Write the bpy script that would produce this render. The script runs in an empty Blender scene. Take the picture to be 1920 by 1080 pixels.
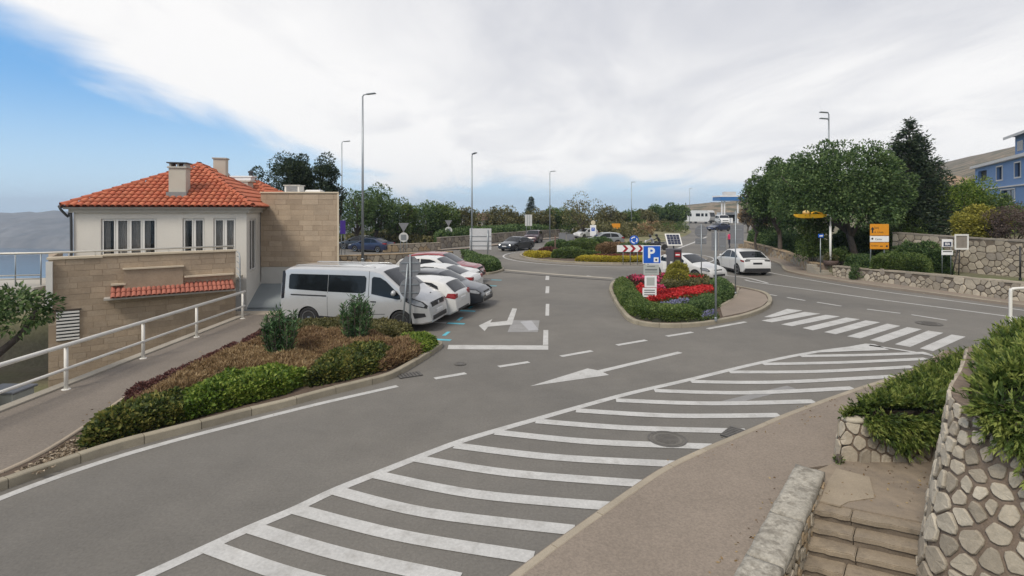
import bpy, bmesh, math, random
import numpy as np
from mathutils import Vector, Matrix, noise as mnoise
R = math.radians
rng = np.random.default_rng(7)
random.seed(7)
SC = bpy.context.scene
COL = SC.collection
# ---------------------------------------------------------------- camera
FPX, HOR, CH = 1000.0, 395.0, 4.2          # focal length in px of a 1920 px wide picture, horizon row, eye height
cam = bpy.data.cameras.new('camera')
cam.sensor_width = 36.0
cam.lens = 36.0 * FPX / 1920.0
cam.shift_y = -(540.0 - HOR) / 1920.0
cam.clip_start = 0.1
cam.clip_end = 12000
camo = bpy.data.objects.new('camera', cam)
camo.location = (0, 0, CH)
camo.rotation_euler = (R(90), 0, 0)
COL.objects.link(camo)
SC.camera = camo
# ---------------------------------------------------------------- sky
SUN_EL, SUN_AZ = R(48), R(215)              # azimuth clockwise from +Y: behind the viewer, to the left
world = bpy.data.worlds.new('World')
SC.world = world
world.use_nodes = True
wt = world.node_tree
for n in list(wt.nodes): wt.nodes.remove(n)
def WN(t, **k):
    n = wt.nodes.new(t)
    for a, b in k.items(): setattr(n, a, b)
    return n
def wl(a, b): wt.links.new(a, b)
def wmath(op, a, b=None, c=None, clamp=False):
    n = WN('ShaderNodeMath', operation=op, use_clamp=clamp)
    for i, v in enumerate((a, b, c)):
        if v is None: continue
        if isinstance(v, (int, float)): n.inputs[i].default_value = v
        else: wl(v, n.inputs[i])
    return n.outputs[0]
def wmap(v, a, b, c=0.0, d=1.0, smooth=True):
    n = WN('ShaderNodeMapRange')
    n.interpolation_type = 'SMOOTHSTEP' if smooth else 'LINEAR'
    n.clamp = True
    wl(v, n.inputs['Value'])
    for k, x in (('From Min', a), ('From Max', b), ('To Min', c), ('To Max', d)): n.inputs[k].default_value = x
    return n.outputs['Result']
def wmix(f, a, b):
    n = WN('ShaderNodeMix', data_type='RGBA')
    wl(f, n.inputs[0])
    for s, v in ((n.inputs[6], a), (n.inputs[7], b)):
        if isinstance(v, tuple): s.default_value = v
        else: wl(v, s)
    return n.outputs[2]
sky = WN('ShaderNodeTexSky', sky_type='NISHITA', sun_disc=False)
sky.sun_elevation = SUN_EL
sky.sun_rotation = SUN_AZ
sky.air_density = 1.0; sky.dust_density = 0.6; sky.ozone_density = 3.0
wco = WN('ShaderNodeTexCoord')
sep = WN('ShaderNodeSeparateXYZ'); wl(wco.outputs['Generated'], sep.inputs[0])
dx, dy, dz = sep.outputs
dzp = wmath('MAXIMUM', dz, 0.0)
# cloud sheet: the direction projected on a flat layer overhead, so streaks lie down towards the horizon
den = wmath('ADD', dzp, 0.13)
comb = WN('ShaderNodeCombineXYZ')
wl(wmath('DIVIDE', dx, den), comb.inputs[0]); wl(wmath('DIVIDE', dy, den), comb.inputs[1])
def wnoise(scale, detail, rough, dist, stretch):
    m = WN('ShaderNodeMapping'); m.inputs['Scale'].default_value = stretch
    m.inputs['Rotation'].default_value = (0, 0, R(38))
    wl(comb.outputs[0], m.inputs[0])
    n = WN('ShaderNodeTexNoise'); n.inputs['Scale'].default_value = scale; n.inputs['Detail'].default_value = detail
    n.inputs['Roughness'].default_value = rough; n.inputs['Distortion'].default_value = dist
    wl(m.outputs[0], n.inputs['Vector'])
    return n.outputs['Fac']
nA = wnoise(0.42, 5, 0.5, 0.3, (1, 0.6, 1))
nB = wnoise(1.5, 8, 0.58, 0.6, (1, 0.5, 1))
nC = wnoise(0.30, 4, 0.5, 0.2, (1, 0.8, 1))
# the sheet ends along a slanting edge low on the left and above a clear strip at the horizon
t1 = wmath('ADD', wmath('ADD', dz, wmath('MULTIPLY', dx, 0.42)), wmath('MULTIPLY', dy, 0.042))
t2 = wmath('SUBTRACT', dz, wmath('MULTIPLY', dy, 0.055))
wob = wmath('ADD', wmath('MULTIPLY', wmath('SUBTRACT', nA, 0.5), 0.22), wmath('MULTIPLY', wmath('SUBTRACT', nB, 0.5), 0.13))
t = wmath('ADD', wmath('MINIMUM', t1, wmath('ADD', t2, 0.01)), wob)
mask = wmap(t, -0.035, 0.04, 0.0, 1.0)
bri = wmath('ADD', wmath('MULTIPLY', nC, 0.5), wmath('MULTIPLY', nB, 0.5))
# thinner and brighter next to the clear edge, greyer in the thick of it
thick = wmap(t, 0.0, 0.42, 0.0, 1.0)
shade = wmath('SUBTRACT', wmath('ADD', wmap(bri, 0.3, 0.7, 0.0, 1.0), 0.42), wmath('MULTIPLY', thick, 0.56), clamp=True)
cloud = wmix(shade, (0.51, 0.52, 0.57, 1), (0.90, 0.885, 0.87, 1))
skyk = WN('ShaderNodeVectorMath', operation='SCALE'); wl(sky.outputs[0], skyk.inputs[0]); skyk.inputs['Scale'].default_value = 0.15
hz = wmap(dz, 0.0, 0.22, 0.78, 0.03)
deep = WN('ShaderNodeMix', data_type='RGBA'); deep.inputs[0].default_value = 0.7; wl(skyk.outputs[0], deep.inputs[6]); deep.inputs[7].default_value = (0.10, 0.36, 0.74, 1)
clear = wmix(hz, deep.outputs[2], (0.58, 0.75, 0.86, 1))
mk = wmath('MULTIPLY', mask, 0.97)
fin = wmix(mk, clear, cloud)
bg = WN('ShaderNodeBackground'); wl(fin, bg.inputs[0]); bg.inputs['Strength'].default_value = 1.0
wo = WN('ShaderNodeOutputWorld'); wl(bg.outputs[0], wo.inputs[0])
# ---------------------------------------------------------------- sun behind thin cloud
sun = bpy.data.lights.new('sun', 'SUN'); sun.energy = 2.1; sun.angle = R(16); sun.color = (1, 0.92, 0.80)
suno = bpy.data.objects.new('sun', sun); COL.objects.link(suno)
sd = Vector((math.sin(SUN_AZ) * math.cos(SUN_EL), math.cos(SUN_AZ) * math.cos(SUN_EL), math.sin(SUN_EL)))
suno.rotation_euler = sd.to_track_quat('Z', 'Y').to_euler()
SC.view_settings.view_transform = 'Standard'
SC.view_settings.look = 'None'
SC.view_settings.exposure = 0.2
SC.view_settings.gamma = 1.0
SC.render.engine = 'CYCLES'
SC.cycles.use_denoising = True
SC.cycles.max_bounces = 6
SC.cycles.diffuse_bounces = 3
SC.cycles.transparent_max_bounces = 8
SC.cycles.volume_bounces = 0
# ---------------------------------------------------------------- layout helpers
def G(px, py, z=0.0):
    """point of the level z that is seen at pixel px, py of the 1920 x 1080 photograph"""
    d = FPX * (CH - z) / (py - HOR)
    return Vector(((px - 960) / FPX * d, d, z))
def ZAT(py, d): return CH - (py - HOR) / FPX * d
def XAT(px, d): return (px - 960) / FPX * d
# ---------------------------------------------------------------- object helpers
def obj(name, me, parent=None, loc=None, rot=None, scale=None):
    o = bpy.data.objects.new(name, me)
    COL.objects.link(o)
    if parent is not None: o.parent = parent
    if loc is not None: o.location = loc
    if rot is not None: o.rotation_euler = rot
    if scale is not None: o.scale = scale
    return o
def tag(o, label=None, cat=None, group=None, kind=None):
    if label: o['label'] = label
    if cat: o['category'] = cat
    if group: o['group'] = group
    if kind: o['kind'] = kind
    return o
def thing(name, label, cat, loc=(0, 0, 0), rz=0.0, group=None):
    return tag(obj(name, None, None, loc, (0, 0, rz)), label, cat, group)
def copy_tree(o, parent=None):
    c = o.copy(); COL.objects.link(c)
    c.parent = parent
    for ch in o.children: copy_tree(ch, c)
    return c
def mesh(name, v, f, m=None, smooth=False, mi=None):
    me = bpy.data.meshes.new(name)
    me.from_pydata([tuple(p) for p in v], [], f)
    if m is not None:
        for q in (m if isinstance(m, (list, tuple)) else [m]): me.materials.append(q)
    if mi is not None: me.polygons.foreach_set('material_index', mi)
    if smooth: me.polygons.foreach_set('use_smooth', [True] * len(me.polygons))
    me.update()
    return me
class MB:
    def __init__(s): s.v = []; s.f = []; s.mi = []; s.k = 0
    def add(s, v, f):
        b = len(s.v); s.v += [tuple(p) for p in v]; s.f += [[b + i for i in q] for q in f]; s.mi += [s.k] * len(f); return s
    def box(s, x0, x1, y0, y1, z0, z1, M=None, ch=0.0):
        if ch > 0:
            bm = bmesh.new(); bmesh.ops.create_cube(bm, size=1)
            for q in bm.verts: q.co = Vector((x0 + (q.co.x + .5) * (x1 - x0), y0 + (q.co.y + .5) * (y1 - y0), z0 + (q.co.z + .5) * (z1 - z0)))
            bmesh.ops.bevel(bm, geom=list(bm.edges), offset=ch, segments=1, affect='EDGES')
            bm.verts.index_update()
            v = [q.co.copy() for q in bm.verts]; f = [[q.index for q in p.verts] for p in bm.faces]; bm.free()
        else:
            v = [Vector(p) for p in ((x0, y0, z0), (x1, y0, z0), (x1, y1, z0), (x0, y1, z0), (x0, y0, z1), (x1, y0, z1), (x1, y1, z1), (x0, y1, z1))]
            f = [[0, 3, 2, 1], [4, 5, 6, 7], [0, 1, 5, 4], [1, 2, 6, 5], [2, 3, 7, 6], [3, 0, 4, 7]]
        if M is not None: v = [M @ p for p in v]
        return s.add(v, f)
    def tube(s, pts, r, n=8, cap=True, closed=False):
        pts = [Vector(p) for p in pts]; m = len(pts)
        rs = r if isinstance(r, (list, tuple)) else [r] * m
        v = []; f = []
        up = None
        for i, p in enumerate(pts):
            t = (pts[min(i + 1, m - 1)] - pts[max(i - 1, 0)])
            t = t.normalized() if t.length > 1e-9 else Vector((0, 0, 1))
            if up is None:
                up = Vector((0, 0, 1)) if abs(t.z) < .9 else Vector((1, 0, 0))
            a = (up - t * up.dot(t)).normalized(); up = a; b = t.cross(a)
            for k in range(n):
                q = 2 * math.pi * k / n
                v.append(p + (a * math.cos(q) + b * math.sin(q)) * rs[i])
        for i in range(m - 1):
            for k in range(n):
                f.append([i * n + k, i * n + (k + 1) % n, (i + 1) * n + (k + 1) % n, (i + 1) * n + k])
        if cap:
            f.append(list(range(n - 1, -1, -1))); f.append([(m - 1) * n + k for k in range(n)])
        return s.add(v, f)
    def lathe(s, prof, n=16, M=None):
        """prof: (radius, height) pairs round the local Z axis"""
        v = []; f = []
        for r, z in prof:
            for k in range(n):
                q = 2 * math.pi * k / n; p = Vector((r * math.cos(q), r * math.sin(q), z)); v.append(M @ p if M is not None else p)
        for i in range(len(prof) - 1):
            for k in range(n): f.append([i * n + k, i * n + (k + 1) % n, (i + 1) * n + (k + 1) % n, (i + 1) * n + k])
        f.append(list(range(n - 1, -1, -1))); f.append([(len(prof) - 1) * n + k for k in range(n)])
        return s.add(v, f)
    def prism(s, poly, z0, z1, M=None):
        """poly: ccw x,y list, z0/z1 numbers or lists"""
        n = len(poly); g = lambda z, i: z[i] if isinstance(z, (list, tuple)) else z
        v = [Vector((p[0], p[1], g(z0, i))) for i, p in enumerate(poly)] + [Vector((p[0], p[1], g(z1, i))) for i, p in enumerate(poly)]
        if M is not None: v = [M @ p for p in v]
        f = [list(range(n - 1, -1, -1)), list(range(n, 2 * n))] + [[i, (i + 1) % n, n + (i + 1) % n, n + i] for i in range(n)]
        return s.add(v, f)
    def build(s, name, m, parent=None, smooth=False, loc=None, rot=None):
        me = mesh(name, s.v, s.f, m, smooth, s.mi if isinstance(m, (list, tuple)) else None)
        return obj(name, me, parent, loc, rot)
def autosmooth(me, ang=35):
    bm = bmesh.new(); bm.from_mesh(me)
    for e in bm.edges:
        if len(e.link_faces) == 2 and e.calc_face_angle(0) > R(ang): e.smooth = False
    for q in bm.faces: q.smooth = True
    bm.to_mesh(me); bm.free()
def sheet(name, poly, z, m, parent=None, kind=None, holes=None):
    """flat filled polygon at level z"""
    from mathutils.geometry import tessellate_polygon
    tr = tessellate_polygon([[Vector((p[0], p[1], 0)) for p in poly]]); f = []
    for t_ in tr:
        q = [Vector((poly[i][0], poly[i][1])) for i in t_]; ar = (q[1] - q[0]).cross(q[2] - q[0])
        if abs(ar) > 1e-9: f.append(list(t_) if ar > 0 else list(t_)[::-1])
    me = mesh(name, [(p[0], p[1], z) for p in poly], f, m)
    o = obj(name, me, parent)
    if kind: o['kind'] = kind
    return o
def resample(pts, step):
    pts = [Vector(p) for p in pts]; out = [pts[0]]
    for a, b in zip(pts[:-1], pts[1:]):
        n = max(1, int(round((b - a).length / step)))
        for i in range(1, n + 1): out.append(a.lerp(b, i / n))
    return out
def spline(pts, n=8):
    """Catmull-Rom through pts"""
    pts = [Vector(p) for p in pts]; out = []
    for i in range(len(pts) - 1):
        p0 = pts[max(i - 1, 0)]; p1 = pts[i]; p2 = pts[i + 1]; p3 = pts[min(i + 2, len(pts) - 1)]
        for k in range(n):
            t = k / n
            out.append(0.5 * ((2 * p1) + (p2 - p0) * t + (2 * p0 - 5 * p1 + 4 * p2 - p3) * t * t + (3 * p1 - p0 - 3 * p2 + p3) * t ** 3))
    out.append(pts[-1]); return out
def ribbon(pts, w, z):
    """flat strip of width w along pts (v, f)"""
    v = []; m = len(pts)
    for i, p in enumerate(pts):
        t = (pts[min(i + 1, m - 1)] - pts[max(i - 1, 0)]); t.z = 0; t.normalize(); n = Vector((-t.y, t.x, 0))
        v += [(p.x + n.x * w / 2, p.y + n.y * w / 2, z), (p.x - n.x * w / 2, p.y - n.y * w / 2, z)]
    return v, [[2 * i, 2 * i + 1, 2 * i + 3, 2 * i + 2] for i in range(m - 1)]
# ---------------------------------------------------------------- materials
MATS = {}
def mat(name, col, rough=0.75, var=0.12, scale=4.0, bump=0.0, bscale=None, metal=0.0, coat=0.0, spec=0.5, ovar=0.0, fine=0.0, fscale=60.0, coord='Object', mid=0.0, mscale=2.0, col2=None, c2=(0.45, 0.7), c2scale=None, emit=None):
    if name in MATS: return MATS[name]
    m = bpy.data.materials.new(name); m.use_nodes = True; MATS[name] = m
    nt = m.node_tree; b = nt.nodes['Principled BSDF']; N = nt.nodes.new; L = nt.links.new
    b.inputs['Roughness'].default_value = rough; b.inputs['Metallic'].default_value = metal
    b.inputs['Specular IOR Level'].default_value = spec
    if coat: b.inputs['Coat Weight'].default_value = coat; b.inputs['Coat Roughness'].default_value = 0.04
    tc = N('ShaderNodeTexCoord'); co = tc.outputs[coord]
    if coord == 'World':
        pass
    def nz(s, d=5, r=0.6):
        q = N('ShaderNodeTexNoise'); q.inputs['Scale'].default_value = s; q.inputs['Detail'].default_value = d; q.inputs['Roughness'].default_value = r
        L(co, q.inputs['Vector']); return q.outputs['Fac']
    def ramp(v, a, b2, c, d):
        q = N('ShaderNodeMapRange'); L(v, q.inputs[0])
        for i, x in enumerate((a, b2, c, d)): q.inputs[1 + i].default_value = x
        return q.outputs[0]
    def mul(a, c):
        q = N('ShaderNodeMath'); q.operation = 'MULTIPLY'; L(a, q.inputs[0]); L(c, q.inputs[1]); return q.outputs[0]
    base = None
    if col2 is not None:
        q = N('ShaderNodeMix'); q.data_type = 'RGBA'; L(ramp(nz(c2scale or scale), c2[0], c2[1], 0, 1), q.inputs[0])
        q.inputs[6].default_value = (*col, 1); q.inputs[7].default_value = (*col2, 1); base = q.outputs[2]
    k = ramp(nz(scale), 0.3, 0.7, 1 - var, 1 + var)
    if fine: k = mul(k, ramp(nz(fscale, 3, 0.7), 0.3, 0.7, 1 - fine, 1 + fine))
    if mid: k = mul(k, ramp(nz(mscale, 8, 0.75), 0.25, 0.75, 1 - mid, 1 + mid))
    if ovar:
        oi = N('ShaderNodeObjectInfo'); k = mul(k, ramp(oi.outputs['Random'], 0, 1, 1 - ovar, 1 + ovar))
    sc = N('ShaderNodeVectorMath'); sc.operation = 'SCALE'
    if base is None: sc.inputs[0].default_value = col
    else: L(base, sc.inputs[0])
    L(k, sc.inputs['Scale']); L(sc.outputs[0], b.inputs['Base Color'])
    if bump:
        bp = N('ShaderNodeBump'); bp.inputs['Strength'].default_value = bump; bp.inputs['Distance'].default_value = 0.02
        L(nz(bscale or fscale, 6, 0.65), bp.inputs['Height']); L(bp.outputs[0], b.inputs['Normal'])
    if emit:
        b.inputs['Emission Color'].default_value = (*emit[0], 1); b.inputs['Emission Strength'].default_value = emit[1]
    return m
def leafmat(name, c1, c2, c3=None, trans=0.25, rough=0.55, scale=1.2):
    """leaves: each leaf its own shade from the face attribute rnd, drifting over the plant"""
    if name in MATS: return MATS[name]
    m = bpy.data.materials.new(name); m.use_nodes = True; MATS[name] = m
    nt = m.node_tree; b = nt.nodes['Principled BSDF']; N = nt.nodes.new; L = nt.links.new
    at = N('ShaderNodeAttribute'); at.attribute_name = 'rnd'
    tc = N('ShaderNodeTexCoord'); nzn = N('ShaderNodeTexNoise'); nzn.inputs['Scale'].default_value = scale; nzn.inputs['Detail'].default_value = 4
    L(tc.outputs['Object'], nzn.inputs['Vector'])
    ad = N('ShaderNodeMath'); ad.operation = 'MULTIPLY_ADD'; L(nzn.outputs['Fac'], ad.inputs[0]); ad.inputs[1].default_value = 1.5; ad.inputs[2].default_value = -0.75
    a2 = N('ShaderNodeMath'); a2.operation = 'ADD'; L(at.outputs['Fac'], a2.inputs[0]); L(ad.outputs[0], a2.inputs[1])
    cr = N('ShaderNodeValToRGB'); L(a2.outputs[0], cr.inputs[0])
    e = cr.color_ramp.elements; e[0].position = 0.1; e[0].color = (*c1, 1); e[1].position = 0.9; e[1].color = (*(c3 or c2), 1)
    if c3: q = e.new(0.55); q.color = (*c2, 1)
    L(cr.outputs[0], b.inputs['Base Color']); b.inputs['Roughness'].default_value = rough; b.inputs['Specular IOR Level'].default_value = 0.3
    tr = N('ShaderNodeBsdfTranslucent'); L(cr.outputs[0], tr.inputs[0])
    mx = N('ShaderNodeMixShader'); mx.inputs[0].default_value = trans
    L(b.outputs[0], mx.inputs[1]); L(tr.outputs[0], mx.inputs[2]); L(mx.outputs[0], nt.nodes['Material Output'].inputs[0])
    return m
GLASS = mat('dark_glass', (0.010, 0.012, 0.015), 0.05, 0, spec=0.35)
RUBBER = mat('rubber', (0.018, 0.018, 0.019), 0.8, 0.1)
BLACKP = mat('black_plastic', (0.02, 0.02, 0.022), 0.5, 0.1)
CHROME = mat('chrome', (0.6, 0.6, 0.62), 0.15, 0.05, metal=1)
ALLOY = mat('alloy', (0.42, 0.43, 0.45), 0.3, 0.05, metal=0.9)
GALV = mat('galvanised_steel', (0.30, 0.33, 0.35), 0.45, 0.12, 3, metal=0.6)
SIGNBACK = mat('sign_back_grey', (0.22, 0.225, 0.24), 0.5, 0.06, 3, metal=0.3)
WHITEP = mat('white_paint', (0.72, 0.71, 0.68), 0.45, 0.05, 3)
PRINTW = mat('print_white', (0.8, 0.8, 0.8), 0.5, 0.03)
PRINTK = mat('print_black', (0.03, 0.03, 0.03), 0.5, 0.03)
BLUE = mat('sign_blue', (0.006, 0.10, 0.52), 0.4, 0.04)
RED = mat('sign_red', (0.32, 0.012, 0.02), 0.4, 0.04)
ORANGE = mat('sign_orange', (0.70, 0.28, 0.014), 0.45, 0.05)
YELLOW = mat('yellow_plastic', (0.75, 0.42, 0.02), 0.45, 0.08)
BARK = mat('bark', (0.10, 0.08, 0.065), 0.9, 0.3, 6, bump=0.6, bscale=14)
SOIL = mat('soil', (0.10, 0.07, 0.05), 0.95, 0.3, 6, bump=0.4, fine=0.25, fscale=50)
def text(body, size, m, parent, loc, rot, name='lettering', align='CENTER', bold=0.0):
    cu = bpy.data.curves.new(name, 'FONT'); cu.body = body; cu.size = size; cu.align_x = align; cu.align_y = 'CENTER'; cu.extrude = 0.001; cu.offset = bold; cu.resolution_u = 4
    tmp = bpy.data.objects.new(name, cu); COL.objects.link(tmp)
    dg = bpy.context.evaluated_depsgraph_get(); me = bpy.data.meshes.new_from_object(tmp.evaluated_get(dg)); bpy.data.objects.remove(tmp)
    me.materials.clear(); me.materials.append(m); me.name = name
    return obj(name, me, parent, loc, rot)
# ================================================================ THE SETTING
ASPH = mat('asphalt', (0.160, 0.149, 0.132), 0.88, 0.12, 0.22, bump=0.35, fine=0.15, fscale=24, mid=0.12, mscale=1.3, col2=(0.128, 0.121, 0.110), c2=(0.42, 0.66), c2scale=0.12)
PAVE = mat('pavement_aggregate', (0.232, 0.192, 0.155), 0.9, 0.10, 0.5, bump=0.25, fine=0.2, fscale=30, mid=.08, mscale=1.5)
WALK = mat('walkway_asphalt', (0.185, 0.158, 0.132), 0.9, 0.10, 0.4, bump=0.3, fine=0.22, fscale=26, mid=.1, mscale=1.4)
FARPAVE = mat('far_pavement', (0.25, 0.205, 0.165), 0.9, 0.12, 0.5, bump=0.2, fine=0.15)
KERBM = mat('kerb_stone', (0.30, 0.265, 0.20), 0.85, 0.12, 2.0, bump=0.25, ovar=0.10, fine=0.1, mid=.12, mscale=3)
PAINT = mat('road_paint', (0.47, 0.465, 0.45), 0.7, 0.07, 1.6, bump=0.15, fine=0.12, fscale=22, mid=.10, mscale=2.5, col2=(0.36, 0.35, 0.33), c2=(0.50, 0.75), c2scale=3.0)
PAINTB = mat('road_paint_blue', (0.10, 0.42, 0.52), 0.7, 0.2, 3, fine=0.15)
PAINTF = mat('road_paint_faded', (0.25, 0.245, 0.24), 0.75, 0.15, 2.0, fine=0.2)
TERR = mat('dry_ground', (0.20, 0.17, 0.12), 0.95, 0.25, 0.3, col2=(0.11, 0.12, 0.05), c2=(0.4, 0.6), c2scale=0.15, fine=0.2, fscale=8)
HILLM = mat('scrub_hillside', (0.20, 0.155, 0.105), 0.95, 0.25, 0.03, col2=(0.075, 0.075, 0.045), c2=(0.46, 0.56), c2scale=0.11, fine=0.4, fscale=0.35)
KARST = mat('far_karst', (0.15, 0.145, 0.14), 0.95, 0.35, 0.006, col2=(0.085, 0.085, 0.085), c2=(0.45, 0.6), c2scale=0.012, fine=0.25, fscale=0.05)
CONC = mat('concrete', (0.33, 0.30, 0.25), 0.9, 0.12, 1.5, bump=0.3, fine=0.12)
def sst(a, b, x):
    t = min(1, max(0, (x - a) / (b - a))); return t * t * (3 - 2 * t)
def tz(x, y):
    z = -0.05
    xl = -10.46 if y < 21 else -27.0
    if x < xl:
        z = -1.9 if y < 21 else -0.05
        e = -24.0 if y < 21 else -29.0
        if x < e: z -= (e - x) * 0.42
    if 1.5 < x < 16 and -30 < y < 8.5 and (x - 4.78) * .782 - (y - 8.12) * .623 > -0.15: z = -2.6
    xw = 27.3 + 0.42 * max(0, y - 34)
    if x > xw:
        q = x - xw
        z += 2.2 * sst(0, 2.5, q) + 0.14 * max(0, q - 2.5) + 0.0013 * max(0, q - 20) ** 2
        z += 0.03 * min(q, 60) * mnoise.noise(Vector((x * .03, y * .03, 0)))
        z = 68 * math.tanh(z / 68)
    if y > 215: z -= (y - 215) * 0.3 * (1 - sst(0, 90, x - xw))
    return max(z, -98)
xs = [-420, -300, -200, -140, -100, -70, -50, -40, -34, -30, -27.1, -26.9, -24, -20, -14, -10.5, -10.44, -8, -4, 0, 1.6, 2, 3, 4, 5, 6, 8, 10, 12, 15, 16.2, 20, 24] + [26 + i * 2 for i in range(24)] + [76 + 6 * i for i in range(20)] + [200 + 20 * i for i in range(40)]
ys = [-80, -40, -20, -10, -4, 0, 2, 4, 5, 6, 7, 8, 8.6, 9.5, 12, 16, 20, 20.9, 21.1, 24] + [27 + 3 * i for i in range(30)] + [122 + 8 * i for i in range(14)] + [240 + 25 * i for i in range(28)]
gv = [(x, y, tz(x, y)) for y in ys for x in xs]; nx = len(xs)
gf = [[j * nx + i, j * nx + i + 1, (j + 1) * nx + i + 1, (j + 1) * nx + i] for j in range(len(ys) - 1) for i in range(nx - 1)]
gmi = []
for q in gf:
    cx = sum(gv[i][0] for i in q) / 4; cy = sum(gv[i][1] for i in q) / 4
    gmi.append(1 if cx > 45 + 0.42 * max(0, cy - 34) else 0)
tag(obj('ground', mesh('ground', gv, gf, [TERR, HILLM], True, gmi)), kind='structure')
# sea and the mountains across it
SEA = mat('sea', (0.02, 0.06, 0.11), 0.18, 0.1, 0.01, bump=0.35, bscale=0.15, spec=0.5)
SEAZ = -94.0
tag(obj('sea', mesh('sea', [(-3500, -1500, SEAZ), (3500, -1500, SEAZ), (3500, 4500, SEAZ), (-3500, 4500, SEAZ)], [[0, 1, 2, 3]], SEA)), kind='structure')
mv = []; mf = []; NXM, NYM = 150, 16
for j in range(NYM):
    for i in range(NXM):
        x = -3000 + i * 22; y = 1330 + j * 45 - 0.22 * (x + 1000)
        h = 86 * (1 - math.exp(-j / 2.6)) * (0.93 + 0.14 * mnoise.fractal(Vector((x * .0035, 0.3, 0)), 1, 2, 4)) + 9 * mnoise.fractal(Vector((x * .012, y * .012, 1.7)), 1, 2, 5) * min(1, j / 3)
        h *= 1.06 - 0.00016 * max(0, x + 1300)
        mv.append((x, y, SEAZ - 1.0 if j == 0 else SEAZ + h))
for j in range(NYM - 1):
    for i in range(NXM - 1): mf.append([j * NXM + i, j * NXM + i + 1, (j + 1) * NXM + i + 1, (j + 1) * NXM + i])
tag(obj('mountains', mesh('mountains', mv, mf, KARST, False)), kind='structure')
# ---- foreground frame: the stairs run along SA, SN points to their right
SO = Vector((4.78, 8.12, 0)); SA = Vector((.623, .782, 0)); SN = Vector((.782, -.623, 0))
def S(a, n, z=0.0): q = SO + SA * a + SN * n; return Vector((q.x, q.y, z))
# right-hand kerb line of the hatched area (near pavement)
kerbR = [G(*p) for p in ((905, 1125), (962, 1080), (1030, 1028), (1090, 985), (1175, 925), (1240, 882), (1310, 848), (1400, 810), (1470, 780), (1545, 752), (1610, 729), (1682, 706), (1745, 682), (1800, 662), (1880, 640))]
kerbR = [kerbR[0] + (kerbR[0] - kerbR[1]) * 9] + spline(kerbR, 4)
# ---- asphalt
asph = [(-10.3, -25)] + [(p.x, p.y) for p in kerbR] + [(19, 18), (28, 19.5), (28, 26), (27, 33), (25, 42), (26, 55), (47, 105), (100, 205), (70, 205), (33, 122), (22, 82), (16, 64), (8, 72), (14, 100), (30, 140), (22, 142), (4, 100), (-3, 70), (-9, 66), (-27, 66), (-27, 33), (-15, 29.5), (-15, 21.2), (-10.3, 21.0)]
road = sheet('road', asph, 0.0, ASPH, None, 'structure')
# ---- near pavement on the right
pv = [(p.x, p.y) for p in kerbR] + [(15.9, 16.6), (14.6, 16.2), (10.6, 13.2), (5.5, 8.9), (5.2, 8.72)]
c0 = S(0.05, -0.40); c1 = S(-9, -0.40); 
pv += [(c0.x + .25, c0.y + .2), (c0.x, c0.y), (c1.x, c1.y), (-12, -14)]
m = MB(); n_ = len(pv); off = []
pin = [(p[0], p[1]) for p in pv]
m.prism(pin, -2.2, 0.045)
tag(m.build('pavement', PAVE), kind='structure')
# ---- kerbs
def kerb(name, pts, h, w, step, m=KERBM, z0=-0.05, gap=0.012, side=1, jit=0.004):
    """kerb stones along pts; their road face is on pts, the body lies to the left (side=1) of the walk"""
    root = tag(obj(name, None), kind='structure')
    pts = resample(pts, 0.12); acc = [0.0]
    for a, b in zip(pts[:-1], pts[1:]): acc.append(acc[-1] + (b - a).length)
    tot = acc[-1]; n = max(1, int(tot / step)); L = tot / n
    def at(s):
        s = min(max(s, 0), tot - 1e-6); i = int(np.searchsorted(acc, s, side='right')) - 1; i = min(i, len(pts) - 2)
        u = (s - acc[i]) / max(1e-9, acc[i + 1] - acc[i]); t = (pts[i + 1] - pts[i]).normalized()
        i0 = max(0, i - 2); i1 = min(len(pts) - 1, i + 3); t = (pts[i1] - pts[i0]); t.z = 0; t.normalize()
        return pts[i].lerp(pts[i + 1], u), t
    for k in range(n):
        s0, s1 = k * L + gap / 2, (k + 1) * L - gap / 2
        v = []; f = []; dz = random.uniform(-jit, jit); c = 0.018
        prof = [(0, z0), (0.005, h - c), (c, h), (w - c, h), (w, h - c), (w, z0)]
        ns = 4
        for i in range(ns):
            p, t = at(s0 + (s1 - s0) * i / (ns - 1)); nn = Vector((-t.y, t.x, 0)) * side
            for a, z in prof: v.append((p.x + nn.x * a, p.y + nn.y * a, z + (dz if z > z0 else 0)))
        q = len(prof)
        for i in range(ns - 1):
            for j in range(q - 1): f.append([i * q + j, i * q + j + 1, (i + 1) * q + j + 1, (i + 1) * q + j])
        f += [list(range(q)), [(ns - 1) * q + j for j in range(q - 1, -1, -1)]]
        me = mesh('kerb_stone', v, f, m)
        bm = bmesh.new(); bm.from_mesh(me); bmesh.ops.recalc_face_normals(bm, faces=bm.faces); bm.to_mesh(me); bm.free()
        obj('kerb_stone', me, root)
    return root
kerb('pavement_edging', kerbR[3:], 0.055, 0.13, 0.95, mat('edging_stone', (0.33, 0.285, 0.22), 0.88, 0.12, 2, bump=0.25, ovar=0.06, fine=0.12), side=-1)
# planted bed on the left
kbed_px = [(-150, 975), (0, 922), (63, 899), (143, 872), (224, 845), (300, 825), (385, 803), (463, 782), (537, 764), (613, 743), (681, 726), (735, 711), (772, 691), (802, 672), (829, 653)]
kbed = spline([G(*p) for p in kbed_px], 4)
corner = G(829, 653)
kback = spline([corner, corner + Vector((-.05, .35, 0)), corner + Vector((-.45, .62, 0)), corner + Vector((-1.6, .85, 0)), corner + Vector((-4.6, 1.5, 0))], 4)
kerb('bed_kerb', kbed, 0.15, 0.17, 0.92, side=1)
kerb('bed_back_kerb', kback, 0.14, 0.15, 0.7, side=1)
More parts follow.
